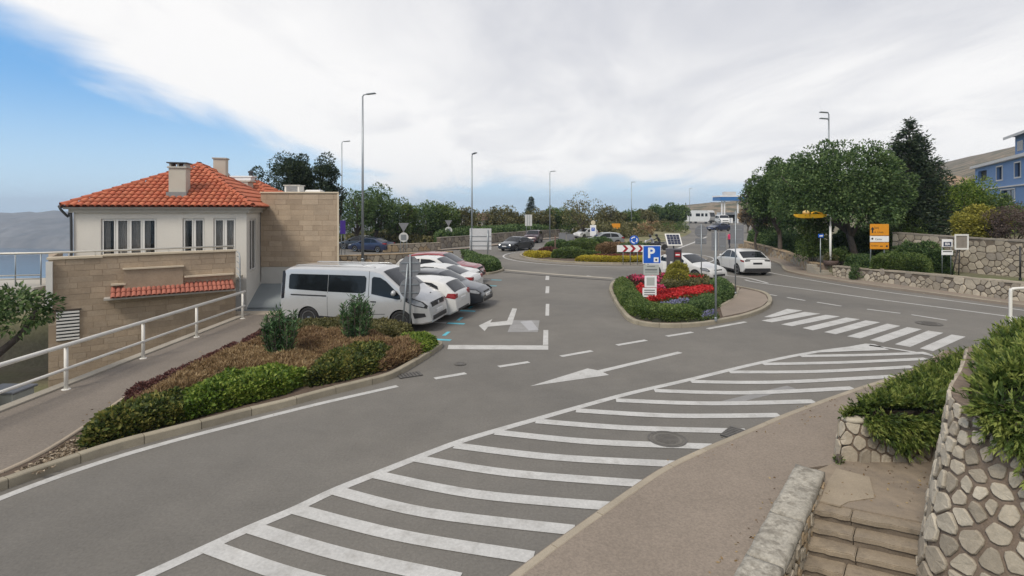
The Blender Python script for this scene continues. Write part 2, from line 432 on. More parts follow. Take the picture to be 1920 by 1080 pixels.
# walkway beside the handrail, with its edging
wr = [G(*p) for p in ((22, 889), (152, 812), (233, 753), (291, 726), (443, 655), (497, 627), (530, 603))]
wr = spline([wr[0] + Vector((-.55, -1.1, 0))] + wr, 3)
wpoly = [(p.x, p.y) for p in wr] + [(-8.2, 20.8), (-10.38, 21.2), (-10.38, 2)] + [(-9.6, 2)]
m = MB(); m.prism(wpoly, -2.0, 0.11); tag(m.build('walkway', WALK), kind='structure')
m = MB(); m.box(-10.62, -10.36, 2, 21.15, -2, 0.15, ch=0.01); tag(m.build('walkway_edge_beam', CONC), kind='structure')
kerb('walkway_edging', wr[:-3], 0.135, 0.09, 1.0, m=mat('edging_pale', (0.36, 0.30, 0.23), 0.88, 0.1, 2, ovar=0.05, fine=0.1), side=-1, gap=0.006)
# soil of the bed
def inset(pts, d):
    out = []
    for i, p in enumerate(pts):
        t = pts[min(i + 1, len(pts) - 1)] - pts[max(i - 1, 0)]; t.normalize(); out.append((p.x - t.y * d, p.y + t.x * d))
    return out
bed = inset(kbed[4:], .12) + inset(kback, .1) + [(p.x, p.y) for p in reversed(wr[:-3])]
m = MB(); m.prism(bed, -0.05, 0.10); tag(m.build('bed_soil', SOIL), kind='structure')
# roundabout island
RC = Vector((8.6, 49.2, 0)); RR = 9.4
def circ(c, r, n=48, a0=0, a1=2 * math.pi): return [Vector((c.x + r * math.cos(a0 + (a1 - a0) * i / n), c.y + r * math.sin(a0 + (a1 - a0) * i / n), 0)) for i in range(n + 1)]
m = MB(); m.prism([(p.x, p.y) for p in circ(RC, 8.9, 64)[:-1]], -0.03, 0.05); tag(m.build('roundabout_apron', mat('apron', (0.20, 0.18, 0.155), 0.9, 0.1, 0.6, fine=0.15)), kind='structure')
kerb('roundabout_kerb', circ(RC, 7.9, 96), 0.17, 0.2, 1.0, side=1, z0=0.0)
m = MB(); m.prism([(p.x, p.y) for p in circ(RC, 7.75, 64)[:-1]], 0.0, 0.13); tag(m.build('roundabout_soil', SOIL), kind='structure')
# island with the red flowers
isl_px = [(1382, 540), (1364, 533), (1320, 527), (1262, 525), (1205, 525), (1165, 527), (1148, 532), (1142, 544), (1146, 557), (1157, 577), (1176, 601), (1204, 611), (1251, 615), (1307, 613), (1354, 606), (1401, 596), (1435, 583), (1448, 570), (1443, 557), (1425, 549), (1382, 540)]
isl = spline([G(*p) for p in isl_px], 4)
kerb('flower_island_kerb', isl, 0.15, 0.18, 0.8, side=1)
islp = [(p.x, p.y) for p in isl[:-1]]
m = MB(); cx = sum(p[0] for p in islp) / len(islp); cy = sum(p[1] for p in islp) / len(islp)
def shrink(poly, d):
    out = []; n = len(poly)
    for i in range(n):
        a = Vector(poly[i - 1]); b = Vector(poly[(i + 1) % n]); t = (b - a).normalized(); nn = Vector((-t.y, t.x)); out.append((poly[i][0] + nn.x * d, poly[i][1] + nn.y * d))
    return out
isin = shrink(islp, 0.16)
m.prism(isin, -0.05, 0.115); tag(m.build('flower_island_soil', SOIL), kind='structure')
tip = [G(1379, 553), G(1373, 563), G(1346, 580), G(1352, 603), G(1398, 593), G(1431, 581), G(1443, 569), G(1437, 558), G(1422, 551), G(1390, 544)]
tipc = sum(tip, Vector()) / len(tip); tip = [tipc + (p - tipc) * 0.94 for p in tip]
m = MB(); m.prism([(p.x, p.y) for p in tip], 0.0, 0.145); tag(m.build('island_paving', FARPAVE), kind='structure')
kerb('bed_divider_kerb', spline([G(1382, 545), G(1377, 560), G(1362, 571), G(1346, 580), G(1322, 588)], 4), 0.17, 0.12, 0.7, side=1)
# small hedge island at the end of the parking bays
hisl = spline([G(*p) for p in ((862, 505), (880, 513), (915, 515), (940, 510), (944, 505), (925, 500), (890, 488), (868, 482))], 4)
kerb('hedge_island_kerb', hisl, 0.14, 0.17, 0.9, side=1)
m = MB(); m.prism(shrink([(p.x, p.y) for p in hisl], 0.15), -0.05, 0.11); tag(m.build('hedge_island_soil', SOIL), kind='structure')
# channel between the car park and the roundabout
m = MB(); m.add(*ribbon(spline([G(944, 506), G(1000, 511), G(1060, 516), G(1148, 522)], 5), 0.55, 0.012)); tag(m.build('drainage_channel', CONC), kind='structure')
m = MB(); m.add(*ribbon(spline([G(944, 510.5), G(1000, 515), G(1060, 520), G(1146, 526)], 5), 0.14, 0.017)); tag(m.build('channel_slot', mat('slot_dark', (0.05, 0.05, 0.05), 0.8)), kind='structure')
# right pavement along the stone walls
kfar_px = [(1404, 482), (1440, 489), (1462, 497), (1470, 508), (1490, 514), (1524, 521), (1628, 537), (1732, 551), (1847, 567), (1990, 586)]
kfar = spline([G(*p) for p in kfar_px], 4)
wb_px = [(1388, 472), (1425, 479), (1468, 489), (1496, 500), (1512, 512), (1566, 522), (1602, 527), (1680, 537), (1774, 550), (1889, 566), (2010, 580)]
wbase = [G(*p) for p in wb_px]
m = MB(); m.prism([(p.x, p.y) for p in kfar] + [(p.x + .8, p.y + 1.2) for p in reversed(wbase)], -0.05, 0.115); tag(m.build('far_pavement', FARPAVE), kind='structure')
kerb('far_kerb', kfar, 0.13, 0.16, 1.0, side=1)
# bank between the two far roads, verge on the left of the left arm
def mound(name, poly, h, m_, seg=10):
    poly = [Vector((p[0], p[1], 0)) for p in poly]; c = sum(poly, Vector()) / len(poly); poly = spline(poly + [poly[0]], 4)[:-1]
    v = []; f = []; n = len(poly)
    for j in range(seg):
        u = j / (seg - 1)
        for i, p in enumerate(poly):
            q = p.lerp(c, u * .97); z = h * (1 - (1 - u) ** 2.2) + 0.15 * u * mnoise.noise(q * .6); v.append((q.x, q.y, z - 0.03 * (1 - u)))
    for j in range(seg - 1):
        for i in range(n): f.append([j * n + i, j * n + (i + 1) % n, (j + 1) * n + (i + 1) % n, (j + 1) * n + i])
    f.append([(seg - 1) * n + i for i in range(n)])
    return tag(obj(name, mesh(name, v, f, m_, True)), kind='structure')
GRASSY = mat('dry_grass', (0.21, 0.185, 0.10), 0.95, 0.25, 0.7, col2=(0.13, 0.14, 0.06), c2=(0.42, 0.62), c2scale=0.4, fine=0.25, fscale=9)
mound('grass_bank', [G(1175, 456), G(1215, 457), G(1262, 450), G(1290, 440), G(1296, 432), G(1270, 424), G(1215, 426), G(1172, 436), G(1150, 446)], 0.75, GRASSY)
# ================================================================ road markings (painted on the road)
ZM = 0.005
def flat(name, pts, m_=PAINT, z=ZM):
    n = len(pts); a = sum(pts[i - 1].x * pts[i].y - pts[i].x * pts[i - 1].y for i in range(n))
    if a < 0: pts = pts[::-1]
    return sheet(name, [(p.x, p.y) for p in pts], z, m_, road)
def line(name, pts, w, z=ZM, m_=PAINT, n=6):
    m = MB(); m.add(*ribbon(spline(pts, n), w, z)); me = mesh(name, m.v, [q[::-1] for q in m.f], m_); return obj(name, me, road)
edge = [G(*p) for p in ((150, 1135), (285, 1075), (391, 1026), (470, 990), (553, 955), (627, 920), (702, 890), (778, 860), (860, 829), (929, 808), (1003, 787), (1077, 766), (1180, 738), (1293, 712), (1427, 680), (1530, 660), (1625, 648))]
line('edge_line', edge, 0.17)
st = [((391, 1026), (540, 1078), (700, 1118), 0), ((470, 990), (640, 1040), (860, 1088), 0), ((553, 955), (745, 1004), (1000, 1046), 0), ((627, 920), (800, 962), (1077, 995), 0), ((702, 890), (890, 927), (1145, 950), 0),
      ((778, 860), (960, 888), (1213, 908), 0), ((853, 836), (1040, 858), (1274, 871), 0), ((929, 811), (1110, 829), (1338, 838), 0), ((1005, 790), (1180, 803), (1400, 809), 0), ((1080, 770), (1260, 780), (1462, 779), 0),
      ((1155, 751), (1330, 757), (1527, 753), 0), ((1227, 733), (1400, 737), (1600, 728), 0), ((1295, 716), (1460, 717), (1676, 706), 0), ((1367, 698), (1530, 697), (1712, 688), 0), ((1430, 683), (1580, 680), (1738, 673), 0), ((1500, 668), (1620, 666), (1738, 662), 0)]
for a, b, c, _ in st:
    line('hatch_stripe', [G(*a), G(*b), G(*c)], 0.235, ZM + 0.004)
flat('hatch_tip', [G(1530, 662), G(1622, 645), G(1640, 646), G(1668, 657), G(1600, 659)], z=ZM + 0.008)
line('hatch_tip_line', [G(1630, 648), G(1690, 657), G(1748, 667), G(1800, 676)], 0.16, ZM + 0.008)
# zebra crossing
def Z2(x, y): return G(1420 + x / 3.84, 380 + y / 3.84)
for q in (((48, 824), (215, 765), (325, 777), (110, 826)), ((30, 850), (340, 787), (455, 800), (105, 862)), ((170, 877), (490, 808), (595, 820), (250, 890)), ((325, 903), (640, 828), (740, 840), (400, 920)), ((480, 933), (780, 848), (885, 862), (565, 948)), ((645, 963), (935, 872), (1030, 888), (740, 978)), ((810, 990), (1080, 897), (1185, 912), (905, 1008)), ((990, 1020), (1230, 922), (1340, 938), (1100, 1040)), ((1170, 1050), (1400, 950), (1500, 966), (1265, 1070))):
    flat('zebra_stripe', [Z2(*p) for p in q])
for a, b in (((40, 655), (140, 670)), ((215, 683), (345, 705)), ((430, 717), (605, 745)), ((790, 767), (1030, 797)), ((1110, 807), (1365, 847))):
    line('lane_dash', [Z2(*a), Z2(*b)], 0.15)
line('lane_line', [Z2(*p) for p in ((-90, 555), (0, 575), (400, 630), (900, 700), (1500, 778), (2000, 845))], 0.16)
line('verge_line', [Z2(*p) for p in ((40, 478), (100, 505), (400, 560), (800, 625), (1200, 680), (1640, 738), (2100, 800))], 0.15)
def Z6(x, y): return G(860 + x / 3.0, 540 + y / 3.0)
for a, b in (((890, 322), (1055, 294)), ((575, 385), (750, 354)), ((225, 443), (395, 417)), ((-135, 510), (40, 480)), ((1170, 272), (1315, 249)), ((1400, 230), (1615, 191))):
    line('lane_dash', [Z6(*a), Z6(*b)], 0.17)
flat('straight_arrow', [Z6(*p) for p in ((1232, 359), (1260, 366), (812, 474), (846, 490), (402, 553), (725, 453), (782, 464))])
flat('turn_arrow', [Z6(*p) for p in ((302, 115), (328, 117), (300, 206), (166, 218), (146, 243), (113, 212), (190, 175), (178, 195), (272, 185))])
flat('faded_patch', [Z6(*p) for p in ((275, 248), (302, 181), (455, 182), (445, 248))], PAINTF, 0.003)
flat('faded_mark', [Z6(*p) for p in ((345, 190), (410, 184), (450, 236), (395, 240))], mat('road_paint_worn', (0.36, 0.36, 0.37), 0.75, 0.12, 2.0), 0.006)
flat('stop_line', [G(841, 647), G(1028, 648), G(1028, 656), G(839, 655)])
flat('lane_divider', [G(1019, 619), G(1028, 619), G(1028, 647), G(1018, 647)])
for a, b in ((570, 592), (537, 550), (517, 525)):
    flat('lane_dash', [G(1023.5, a), G(1030, a), G(1029.5, b), G(1022.5, b)])
line('edge_line', [G(*p) for p in ((-120, 985), (0, 935), (112, 893), (224, 856), (336, 824), (448, 795), (600, 757), (745, 724))], 0.16)
line('faded_stroke', [G(1356, 757), G(1420, 741), G(1484, 726)], 0.24, 0.003, mat('road_paint_ghost', (0.235, 0.23, 0.225), 0.75, 0.12, 2.0, fine=.15))
# roundabout ring line
line('ring_line', circ(RC, RR, 90), 0.16, n=1)
line('give_way_line', [G(1120, 527), G(1060, 526), G(1000, 522)], 0.12) if False else None
line('exit_line', [G(1100, 517), G(1150, 523), G(1190, 520)], 0.14)
line('approach_line', [G(1352, 516), G(1400, 521), G(1440, 531)], 0.18)
line('approach_line', [G(1270, 466), G(1300, 455), G(1325, 444)], 0.3)
line('approach_line', [G(935, 468), G(990, 466), G(1040, 464)], 0.3)
# parking bays: white lines with blue ends
P0 = Vector((-2.1, 17.3, 0)); P6 = Vector((-.74, 32.3, 0)); RD = (P6 - P0).normalized(); PITCH = 2.5
HEADV = Vector((math.cos(R(-13)), math.sin(R(-13)), 0))     # the way the cars point, along the bays
for i in range(7):
    p = P0 + RD * PITCH * i
    line('bay_line', [p - HEADV * 5.0, p - HEADV * 0.6], 0.12, m_=PAINT)
    line('bay_mark', [p - HEADV * 0.55, p + HEADV * 0.12], 0.2, m_=PAINTB)
    if i < 5: line('bay_mark', [p + RD * .55 - HEADV * .25, p + RD * 1.15 - HEADV * .2], 0.13, m_=PAINTB)
# manholes and gullies
IRON = mat('cast_iron', (0.125, 0.117, 0.108), 0.6, 0.2, 8, bump=0.5, bscale=40, metal=0.3)
def manhole(px, py, r, label, name='manhole_cover'):
    p = G(px, py); t = thing(name, label, 'manhole', (p.x, p.y, 0.0125))
    m = MB()
    for a, b in ((r, r * .9), (r * .82, r * .78), (r * .62, r * .58)):
        n = 40; v = []; f = []
        for k in range(n):
            q = 2 * math.pi * k / n; v += [(a * math.cos(q), a * math.sin(q), 0.004), (b * math.cos(q), b * math.sin(q), 0.004)]
        for k in range(n): f.append([2 * k, 2 * ((k + 1) % n), 2 * ((k + 1) % n) + 1, 2 * k + 1])
        m.add(v, f)
    m.build('ring', IRON, t)
    m = MB(); n = 40; m.add([(r * math.cos(2 * math.pi * k / n), r * math.sin(2 * math.pi * k / n), 0) for k in range(n)], [list(range(n))]); m.build('lid', mat('lid_asphalt', (0.138, 0.129, 0.114), 0.85, 0.15, 6, fine=0.2), t)
    m = MB()
    for k in range(-3, 4):
        w = math.sqrt(max(0, (r * .55) ** 2 - (k * r * .15) ** 2)); m.box(-w, w, k * r * .15 - .012, k * r * .15 + .012, 0, .006)
    m.build('rib', IRON, t)
manhole(1251, 824, 0.35, 'round manhole cover in the hatched area beside the near pavement')
manhole(1742, 607, 0.42, 'round manhole cover on the road beyond the zebra crossing')
manhole(863, 683, 0.16, 'small round valve cover near the stop line', 'valve_cover')
def gully(px, py, w, d, rz, label):
    p = G(px, py); t = thing('drain_grate', label, 'drain', (p.x, p.y, 0.0125), rz)
    m = MB(); m.box(-w / 2, w / 2, -d / 2, d / 2, 0, 0.006); m.build('pit', mat('slot_dark', (0.05, 0.05, 0.05), 0.8), t)
    n = 7
    for k in range(n):
        x = -w / 2 + w * (k + .5) / n; m = MB(); m.box(x - w / n * .3, x + w / n * .3, -d / 2, d / 2, 0.006, 0.014); m.build('grate_bar', IRON, t)
gully(1376, 813, 0.55, 0.32, R(48), 'iron drain grate against the near pavement edge')
gully(768, 704, 0.6, 0.35, R(28), 'iron drain grate beside the kerb of the planted bed')
# ================================================================ rubble masonry
def clip(poly, p, q):
    """keep the side of poly nearer to p than to q"""
    mx, my = (p[0] + q[0]) / 2, (p[1] + q[1]) / 2; nx_, ny_ = q[0] - p[0], q[1] - p[1]; out = []
    for i in range(len(poly)):
        a = poly[i]; b = poly[(i + 1) % len(poly)]
        da = (a[0] - mx) * nx_ + (a[1] - my) * ny_; db = (b[0] - mx) * nx_ + (b[1] - my) * ny_
        if da <= 0: out.append(a)
        if da * db < 0:
            t = da / (da - db); out.append((a[0] + (b[0] - a[0]) * t, a[1] + (b[1] - a[1]) * t))
    return out
def cells(w, h, size, seed, relax=2, aspect=1.25):
    r = random.Random(seed); n = max(2, int(w * h / (size * size)))
    pts = [(r.uniform(0, w), r.uniform(0, h)) for _ in range(n)]
    for it in range(relax + 1):
        polys = []
        arr = np.array(pts)
        for i, p in enumerate(pts):
            poly = [(0, 0), (w, 0), (w, h), (0, h)]
            d = (arr[:, 0] - p[0]) ** 2 + (aspect * (arr[:, 1] - p[1])) ** 2
            for j in np.argsort(d)[1:22]:
                poly = clip(poly, (p[0], p[1] * aspect), (pts[j][0], pts[j][1] * aspect)) if False else clip(poly, p, pts[j])
                if len(poly) < 3: break
            polys.append(poly)
        if it < relax:
            pts = [(sum(q[0] for q in P) / len(P), sum(q[1] for q in P) / len(P)) if len(P) > 2 else pts[i] for i, P in enumerate(polys)]
            pts = [(min(w, max(0, x + r.uniform(-.12, .12) * size)), min(h, max(0, y + r.uniform(-.12, .12) * size))) for x, y in pts]
    return [P for P in polys if len(P) > 2]
def stones(parent, F, w, h, size, mats, gap=0.03, proud=0.03, seed=1, hof=None, keep=None, name='stone'):
    """stones of a rubble face; F(s, t) -> point, outward normal. s in 0..w, t in 0..1 of height (hof(s)) or 0..h"""
    r = random.Random(seed); k = 0
    for P in cells(w, h, size, seed):
        c = (sum(p[0] for p in P) / len(P), sum(p[1] for p in P) / len(P))
        if keep and not keep(*c): continue
        rad = max(math.hypot(p[0] - c[0], p[1] - c[1]) for p in P)
        if rad < size * .22: continue
        g = gap / max(rad, .01) * r.uniform(.8, 1.6)
        Q = [(c[0] + (p[0] - c[0]) * (1 - g), c[1] + (p[1] - c[1]) * (1 - g)) for p in P]
        Q = [q for i, q in enumerate(Q) if math.hypot(q[0] - Q[i - 1][0], q[1] - Q[i - 1][1]) > size * .08]
        if len(Q) < 3: continue
        T = []
        for i in range(len(Q)):
            a = Q[i]; b = Q[(i + 1) % len(Q)]; k1, k2 = r.uniform(.10, .22), r.uniform(.10, .22); T += [(a[0] * (1 - k1) + b[0] * k1, a[1] * (1 - k1) + b[1] * k1), (a[0] * k2 + b[0] * (1 - k2), a[1] * k2 + b[1] * (1 - k2))]
        n = len(T); pr = proud * r.uniform(.6, 1.3); tilt = (r.uniform(-.3, .3), r.uniform(-.3, .3)); v = []
        for ring, (sc, hh) in enumerate(((1.0, -0.02), (.985, .65), (.90, 1.0))):
            for p in T:
                x = c[0] + (p[0] - c[0]) * sc; y = c[1] + (p[1] - c[1]) * sc; pt, nr = F(x, y)
                v.append(pt + nr * pr * (hh * (1 + (r.uniform(-.22, .22) if ring == 2 else 0) + tilt[0] * (x - c[0]) / rad + tilt[1] * (y - c[1]) / rad)))
        pt, nr = F(*c); v.append(pt + nr * pr * r.uniform(.9, 1.15))
        f = [[j * n + i, j * n + (i + 1) % n, (j + 1) * n + (i + 1) % n, (j + 1) * n + i] for j in range(2) for i in range(n)] + [[2 * n + i, 2 * n + (i + 1) % n, 3 * n] for i in range(n)]
        me = mesh(name, v, f, mats[r.randrange(len(mats))], False)
        bm = bmesh.new(); bm.from_mesh(me); bmesh.ops.recalc_face_normals(bm, faces=bm.faces); bm.to_mesh(me); bm.free()
        # normals must look outward
        if me.polygons and (Vector(me.polygons[-1].normal).dot(nr) < 0): me.flip_normals()
        obj(name, me, parent); k += 1
    return k
STA = mat('limestone_a', (0.40, 0.35, 0.275), 0.9, 0.14, 5, bump=0.5, bscale=22, ovar=0.16, fine=0.1)
STB = mat('limestone_b', (0.315, 0.272, 0.212), 0.9, 0.16, 5, bump=0.5, bscale=22, ovar=0.16, fine=0.12)
STC = mat('limestone_c', (0.45, 0.40, 0.32), 0.9, 0.12, 5, bump=0.5, bscale=22, ovar=0.12, fine=0.1)
STY = mat('limestone_warm', (0.34, 0.255, 0.16), 0.9, 0.15, 4, bump=0.5, bscale=14, ovar=0.18, fine=0.1)
STG = mat('limestone_grey', (0.235, 0.205, 0.17), 0.92, 0.18, 4, bump=0.5, bscale=14, ovar=0.18, fine=0.12)
MORT = mat('mortar', (0.19, 0.145, 0.11), 0.95, 0.2, 8, bump=0.4, bscale=40, fine=0.15)
MORTD = mat('mortar_dark', (0.13, 0.105, 0.08), 0.95, 0.2, 5, bump=0.4, bscale=30, fine=0.15)
def path_frame(pts):
    pts = [Vector(p) for p in pts]; acc = [0.0]
    for a, b in zip(pts[:-1], pts[1:]): acc.append(acc[-1] + (b - a).length)
    def at(s):
        s = min(max(s, 0), acc[-1] - 1e-6); i = min(int(np.searchsorted(acc, s, side='right')) - 1, len(pts) - 2)
        u = (s - acc[i]) / max(1e-9, acc[i + 1] - acc[i]); i0 = max(0, i - 1); i1 = min(len(pts) - 1, i + 2)
        t = pts[i1] - pts[i0]; t.z = 0; t.normalize()
        return pts[i].lerp(pts[i + 1], u), Vector((t.y, -t.x, 0))
    return at, acc[-1]
def rubble_wall(name, label, path, z0, z1, size, mats, mort, thick=0.4, batter=0.0, cap=None, seed=1, gap=0.03, proud=0.03, cat='stone wall', keep=None, capm=None, s_max=None):
    """free line wall: path walked so that its face looks to the right; z0/z1 functions of s"""
    at, L = path_frame(path); f0 = z0 if callable(z0) else (lambda s: z0); f1 = z1 if callable(z1) else (lambda s: z1)
    c = Vector(path[0]); root = thing(name, label, cat, (c.x, c.y, 0)); org = Vector((c.x, c.y, 0))
    def F(s, t):
        p, n = at(s); z = f0(s) + t; q = Vector((p.x, p.y, z)) - n * batter * (z) - org; return q, (n + Vector((0, 0, batter))).normalized()
    m = MB(); N_ = max(8, int(L / .25)); v = []; f = []
    for i in range(N_ + 1):
        s = L * i / N_; p, n = at(s); za, zb = f0(s), f1(s)
        for z, back in ((za, 0), (zb, 0), (zb, thick), (za, thick)):
            q = Vector((p.x, p.y, z)) - n * (batter * z if not back else thick) - org; v.append(q)
    for i in range(N_):
        for j in range(4): f.append([4 * i + j, 4 * i + (j + 1) % 4, 4 * i + 4 + (j + 1) % 4, 4 * i + 4 + j])
    f += [[3, 2, 1, 0], [4 * N_ + j for j in range(4)]]
    m.add(v, [q[::-1] for q in f]); w = m.build('core', mort, root)
    H = max(f1(L * i / 20) - f0(L * i / 20) for i in range(21))
    kk = lambda s, t: (t < f1(s) - f0(s) - size * .18) and (keep is None or keep(s, t + f0(s)))
    stones(root, F, s_max or L, H, size, mats, gap, proud, seed, keep=kk)
    if cap:
        n = max(1, int(L / cap[0]))
        for i in range(n):
            s0, s1 = L * i / n + .008, L * (i + 1) / n - .008; v = []; f = []; hz = cap[1] * random.uniform(.8, 1.2)
            for k in range(3):
                s = s0 + (s1 - s0) * k / 2; p, nn = at(s); z = f1(s)
                for o_, zz in ((.04, -.002), (.035, hz), (-thick - .03, hz), (-thick - .03, -.002)):
                    v.append(Vector((p.x, p.y, z + zz)) - nn * batter * z + nn * o_ - org)
            for k in range(2):
                for j in range(4): f.append([4 * k + j, 4 * k + (j + 1) % 4, 4 * k + 4 + (j + 1) % 4, 4 * k + 4 + j])
            f += [[3, 2, 1, 0], [8, 9, 10, 11]]
            me = mesh('coping_stone', v, [q[::-1] for q in f], capm or mats[0]); obj('coping_stone', me, root)
    return root
# ================================================================ foliage
def leafmesh(name, P, D, size, aspect, m, jitter=0.35, up=None, seed=0, bend=0.0, rnd=None):
    """one kite-shaped leaf at each P growing along D"""
    r = np.random.default_rng(seed); n = len(P)
    D = D / np.maximum(1e-9, np.linalg.norm(D, axis=1))[:, None]
    A = r.normal(size=(n, 3)); W = np.cross(D, A); W /= np.maximum(1e-9, np.linalg.norm(W, axis=1))[:, None]
    s = (size * (1 + jitter * r.uniform(-1, 1, n)))[:, None]; w = s * aspect * .5
    Nn = np.cross(D, W)
    V = np.empty((n, 4, 3)); V[:, 0] = P; V[:, 1] = P + D * s * .45 + W * w; V[:, 2] = P + D * s + Nn * s * bend; V[:, 3] = P + D * s * .45 - W * w
    me = bpy.data.meshes.new(name)
    me.vertices.add(4 * n); me.vertices.foreach_set('co', V.reshape(-1).astype(np.float32))
    me.loops.add(4 * n); me.loops.foreach_set('vertex_index', np.arange(4 * n, dtype=np.int32))
    me.polygons.add(n); me.polygons.foreach_set('loop_start', np.arange(0, 4 * n, 4, dtype=np.int32)); me.polygons.foreach_set('loop_total', np.full(n, 4, dtype=np.int32))
    at = me.attributes.new('rnd', 'FLOAT', 'FACE'); at.data.foreach_set('value', (r.uniform(0, 1, n) if rnd is None else np.asarray(rnd)).astype(np.float32))
    me.materials.append(m); me.update(calc_edges=True); me.validate()
    return me
def unit(n, r): d = r.normal(size=(n, 3)); return d / np.linalg.norm(d, axis=1)[:, None]
def crown_pts(center, radii, nclump, nleaf, clump_r, seed, lo=-0.6, hollow=0.55, flat=1.0):
    """leaf points on many clumps spread through an ellipsoid: uneven outline, gaps between clumps"""
    r = np.random.default_rng(seed); C = unit(nclump * 3, r); C = C[C[:, 2] > lo][:nclump]
    rad = hollow + (1 - hollow) * r.uniform(0, 1, len(C)) ** 0.6; C = C * rad[:, None] * np.array(radii) * r.uniform(.86, 1.1, len(C))[:, None]
    k = max(1, nleaf // len(C)); P = []; D = []
    for c in C:
        u = unit(k, r); rr = clump_r * r.uniform(.65, 1.35); q = c + u * (rr * r.uniform(.45, 1.0, k) ** .5)[:, None] * np.array((1, 1, flat))
        P.append(q); D.append(u * .8 + c / np.linalg.norm(c + 1e-6) * .4 + r.normal(size=(k, 3)) * .5 + np.array((0, 0, -.15)))
    return np.concatenate(P) + np.array(center), np.concatenate(D), C + np.array(center)
def branches(mb, base, C, r0, seed, h0=0.35, n=10):
    r = random.Random(seed); base = Vector(base); C = [Vector(c) for c in C]; r.shuffle(C)
    top = sum(C, Vector()) / len(C); fork = base.lerp(top, h0)
    mid = base.lerp(fork, .5) + Vector((r.uniform(-.12, .12), r.uniform(-.12, .12), 0)) * (fork - base).length
    mb.tube(spline([base - Vector((0, 0, .1)), mid, fork], 4), [r0 * 1.25] + [r0 * (1 - .03 * i) for i in range(8)], 8)
    for c in C[:n]:
        a = fork.lerp(base, r.uniform(0, .25)); e = a.lerp(c, .5) + Vector((r.uniform(-.2, .2), r.uniform(-.2, .2), r.uniform(.0, .3))) * (c - a).length * .5
        p = spline([a, e, c], 4); mb.tube(p, [r0 * .55 * (1 - .1 * i) + .008 for i in range(len(p))], 6)
def tree(name, label, base, center, radii, m, nclump=60, nleaf=14000, clump_r=0.6, leaf=0.16, r0=0.18, seed=1, lo=-0.6, hollow=.5, aspect=.55, group=None, h0=.4, cat='tree', extra=None):
    """trunk and limbs under a crown of leaf clumps; base and center in world units"""
    b = Vector(base); root = thing(name, label, cat, b, 0, group)
    c = Vector(center) - b; P, D, C = crown_pts(c, radii, nclump, nleaf, clump_r, seed, lo, hollow)
    if extra:
        for ec, er, en in extra:
            p2, d2, c2 = crown_pts(Vector(ec) - b, er, max(4, int(nclump * en)), int(nleaf * en), clump_r, seed + 5, lo, hollow); P = np.concatenate([P, p2]); D = np.concatenate([D, d2]); C = np.concatenate([C, c2])
    mb = MB(); branches(mb, (0, 0, 0), C, r0, seed, h0); mb.build('trunk', BARK, root, True)
    obj('crown', leafmesh('crown', P, D, leaf, aspect, m, seed=seed), root)
    return root
LF_DARK = leafmat('leaf_dark', (0.034, 0.068, 0.022), (0.09, 0.155, 0.05), (0.17, 0.24, 0.085), trans=.3)
LF_MID = leafmat('leaf_mid', (0.045, 0.082, 0.02), (0.105, 0.165, 0.042), (0.19, 0.245, 0.07), trans=.3)
LF_BRIGHT = leafmat('leaf_bright', (0.055, 0.105, 0.014), (0.13, 0.21, 0.028), (0.27, 0.33, 0.06))
LF_OLIVE = leafmat('leaf_olive', (0.065, 0.07, 0.025), (0.14, 0.138, 0.055), (0.25, 0.225, 0.1))
LF_HEDGE = leafmat('leaf_hedge', (0.035, 0.055, 0.016), (0.10, 0.135, 0.03), (0.25, 0.23, 0.06), scale=3.5)
LF_GREY = leafmat('leaf_grey', (0.06, 0.055, 0.045), (0.11, 0.10, 0.08), (0.18, 0.16, 0.13))
LF_PINE = leafmat('leaf_pine', (0.016, 0.034, 0.02), (0.042, 0.066, 0.036), (0.08, 0.11, 0.055), trans=.3)
LF_ROSE = leafmat('leaf_rosemary', (0.042, 0.075, 0.018), (0.12, 0.175, 0.034), (0.26, 0.30, 0.075), trans=.2, scale=2.2)
LF_RUST = leafmat('leaf_rust', (0.13, 0.075, 0.04), (0.26, 0.165, 0.09), (0.40, 0.285, 0.15))
LF_PURP = leafmat('leaf_purple', (0.06, 0.026, 0.026), (0.13, 0.052, 0.046), (0.2, 0.09, 0.07))
LF_BLUEG = leafmat('leaf_oleander', (0.026, 0.066, 0.024), (0.068, 0.145, 0.05), (0.14, 0.235, 0.085), trans=.15)
LF_YEL = leafmat('leaf_yellow', (0.26, 0.22, 0.02), (0.46, 0.38, 0.035), (0.64, 0.52, 0.07))
LF_YG = leafmat('leaf_yellow_green', (0.15, 0.15, 0.02), (0.3, 0.28, 0.045), (0.44, 0.4, 0.085))
LF_REDF = leafmat('flower_red', (0.30, 0.012, 0.014), (0.50, 0.022, 0.025), (0.62, 0.05, 0.05), trans=.1)
LF_PINKF = leafmat('flower_pink', (0.40, 0.03, 0.08), (0.58, 0.06, 0.14), (0.62, 0.10, 0.2), trans=.1)
LF_VIO = leafmat('flower_violet', (0.13, 0.13, 0.26), (0.22, 0.22, 0.38), (0.34, 0.34, 0.48), trans=.1)
LF_STRAW = leafmat('leaf_straw', (0.16, 0.1, 0.045), (0.32, 0.215, 0.11), (0.46, 0.34, 0.19))
TWIG = mat('twig_mass', (0.020, 0.022, 0.012), 0.95, 0.3, 5)
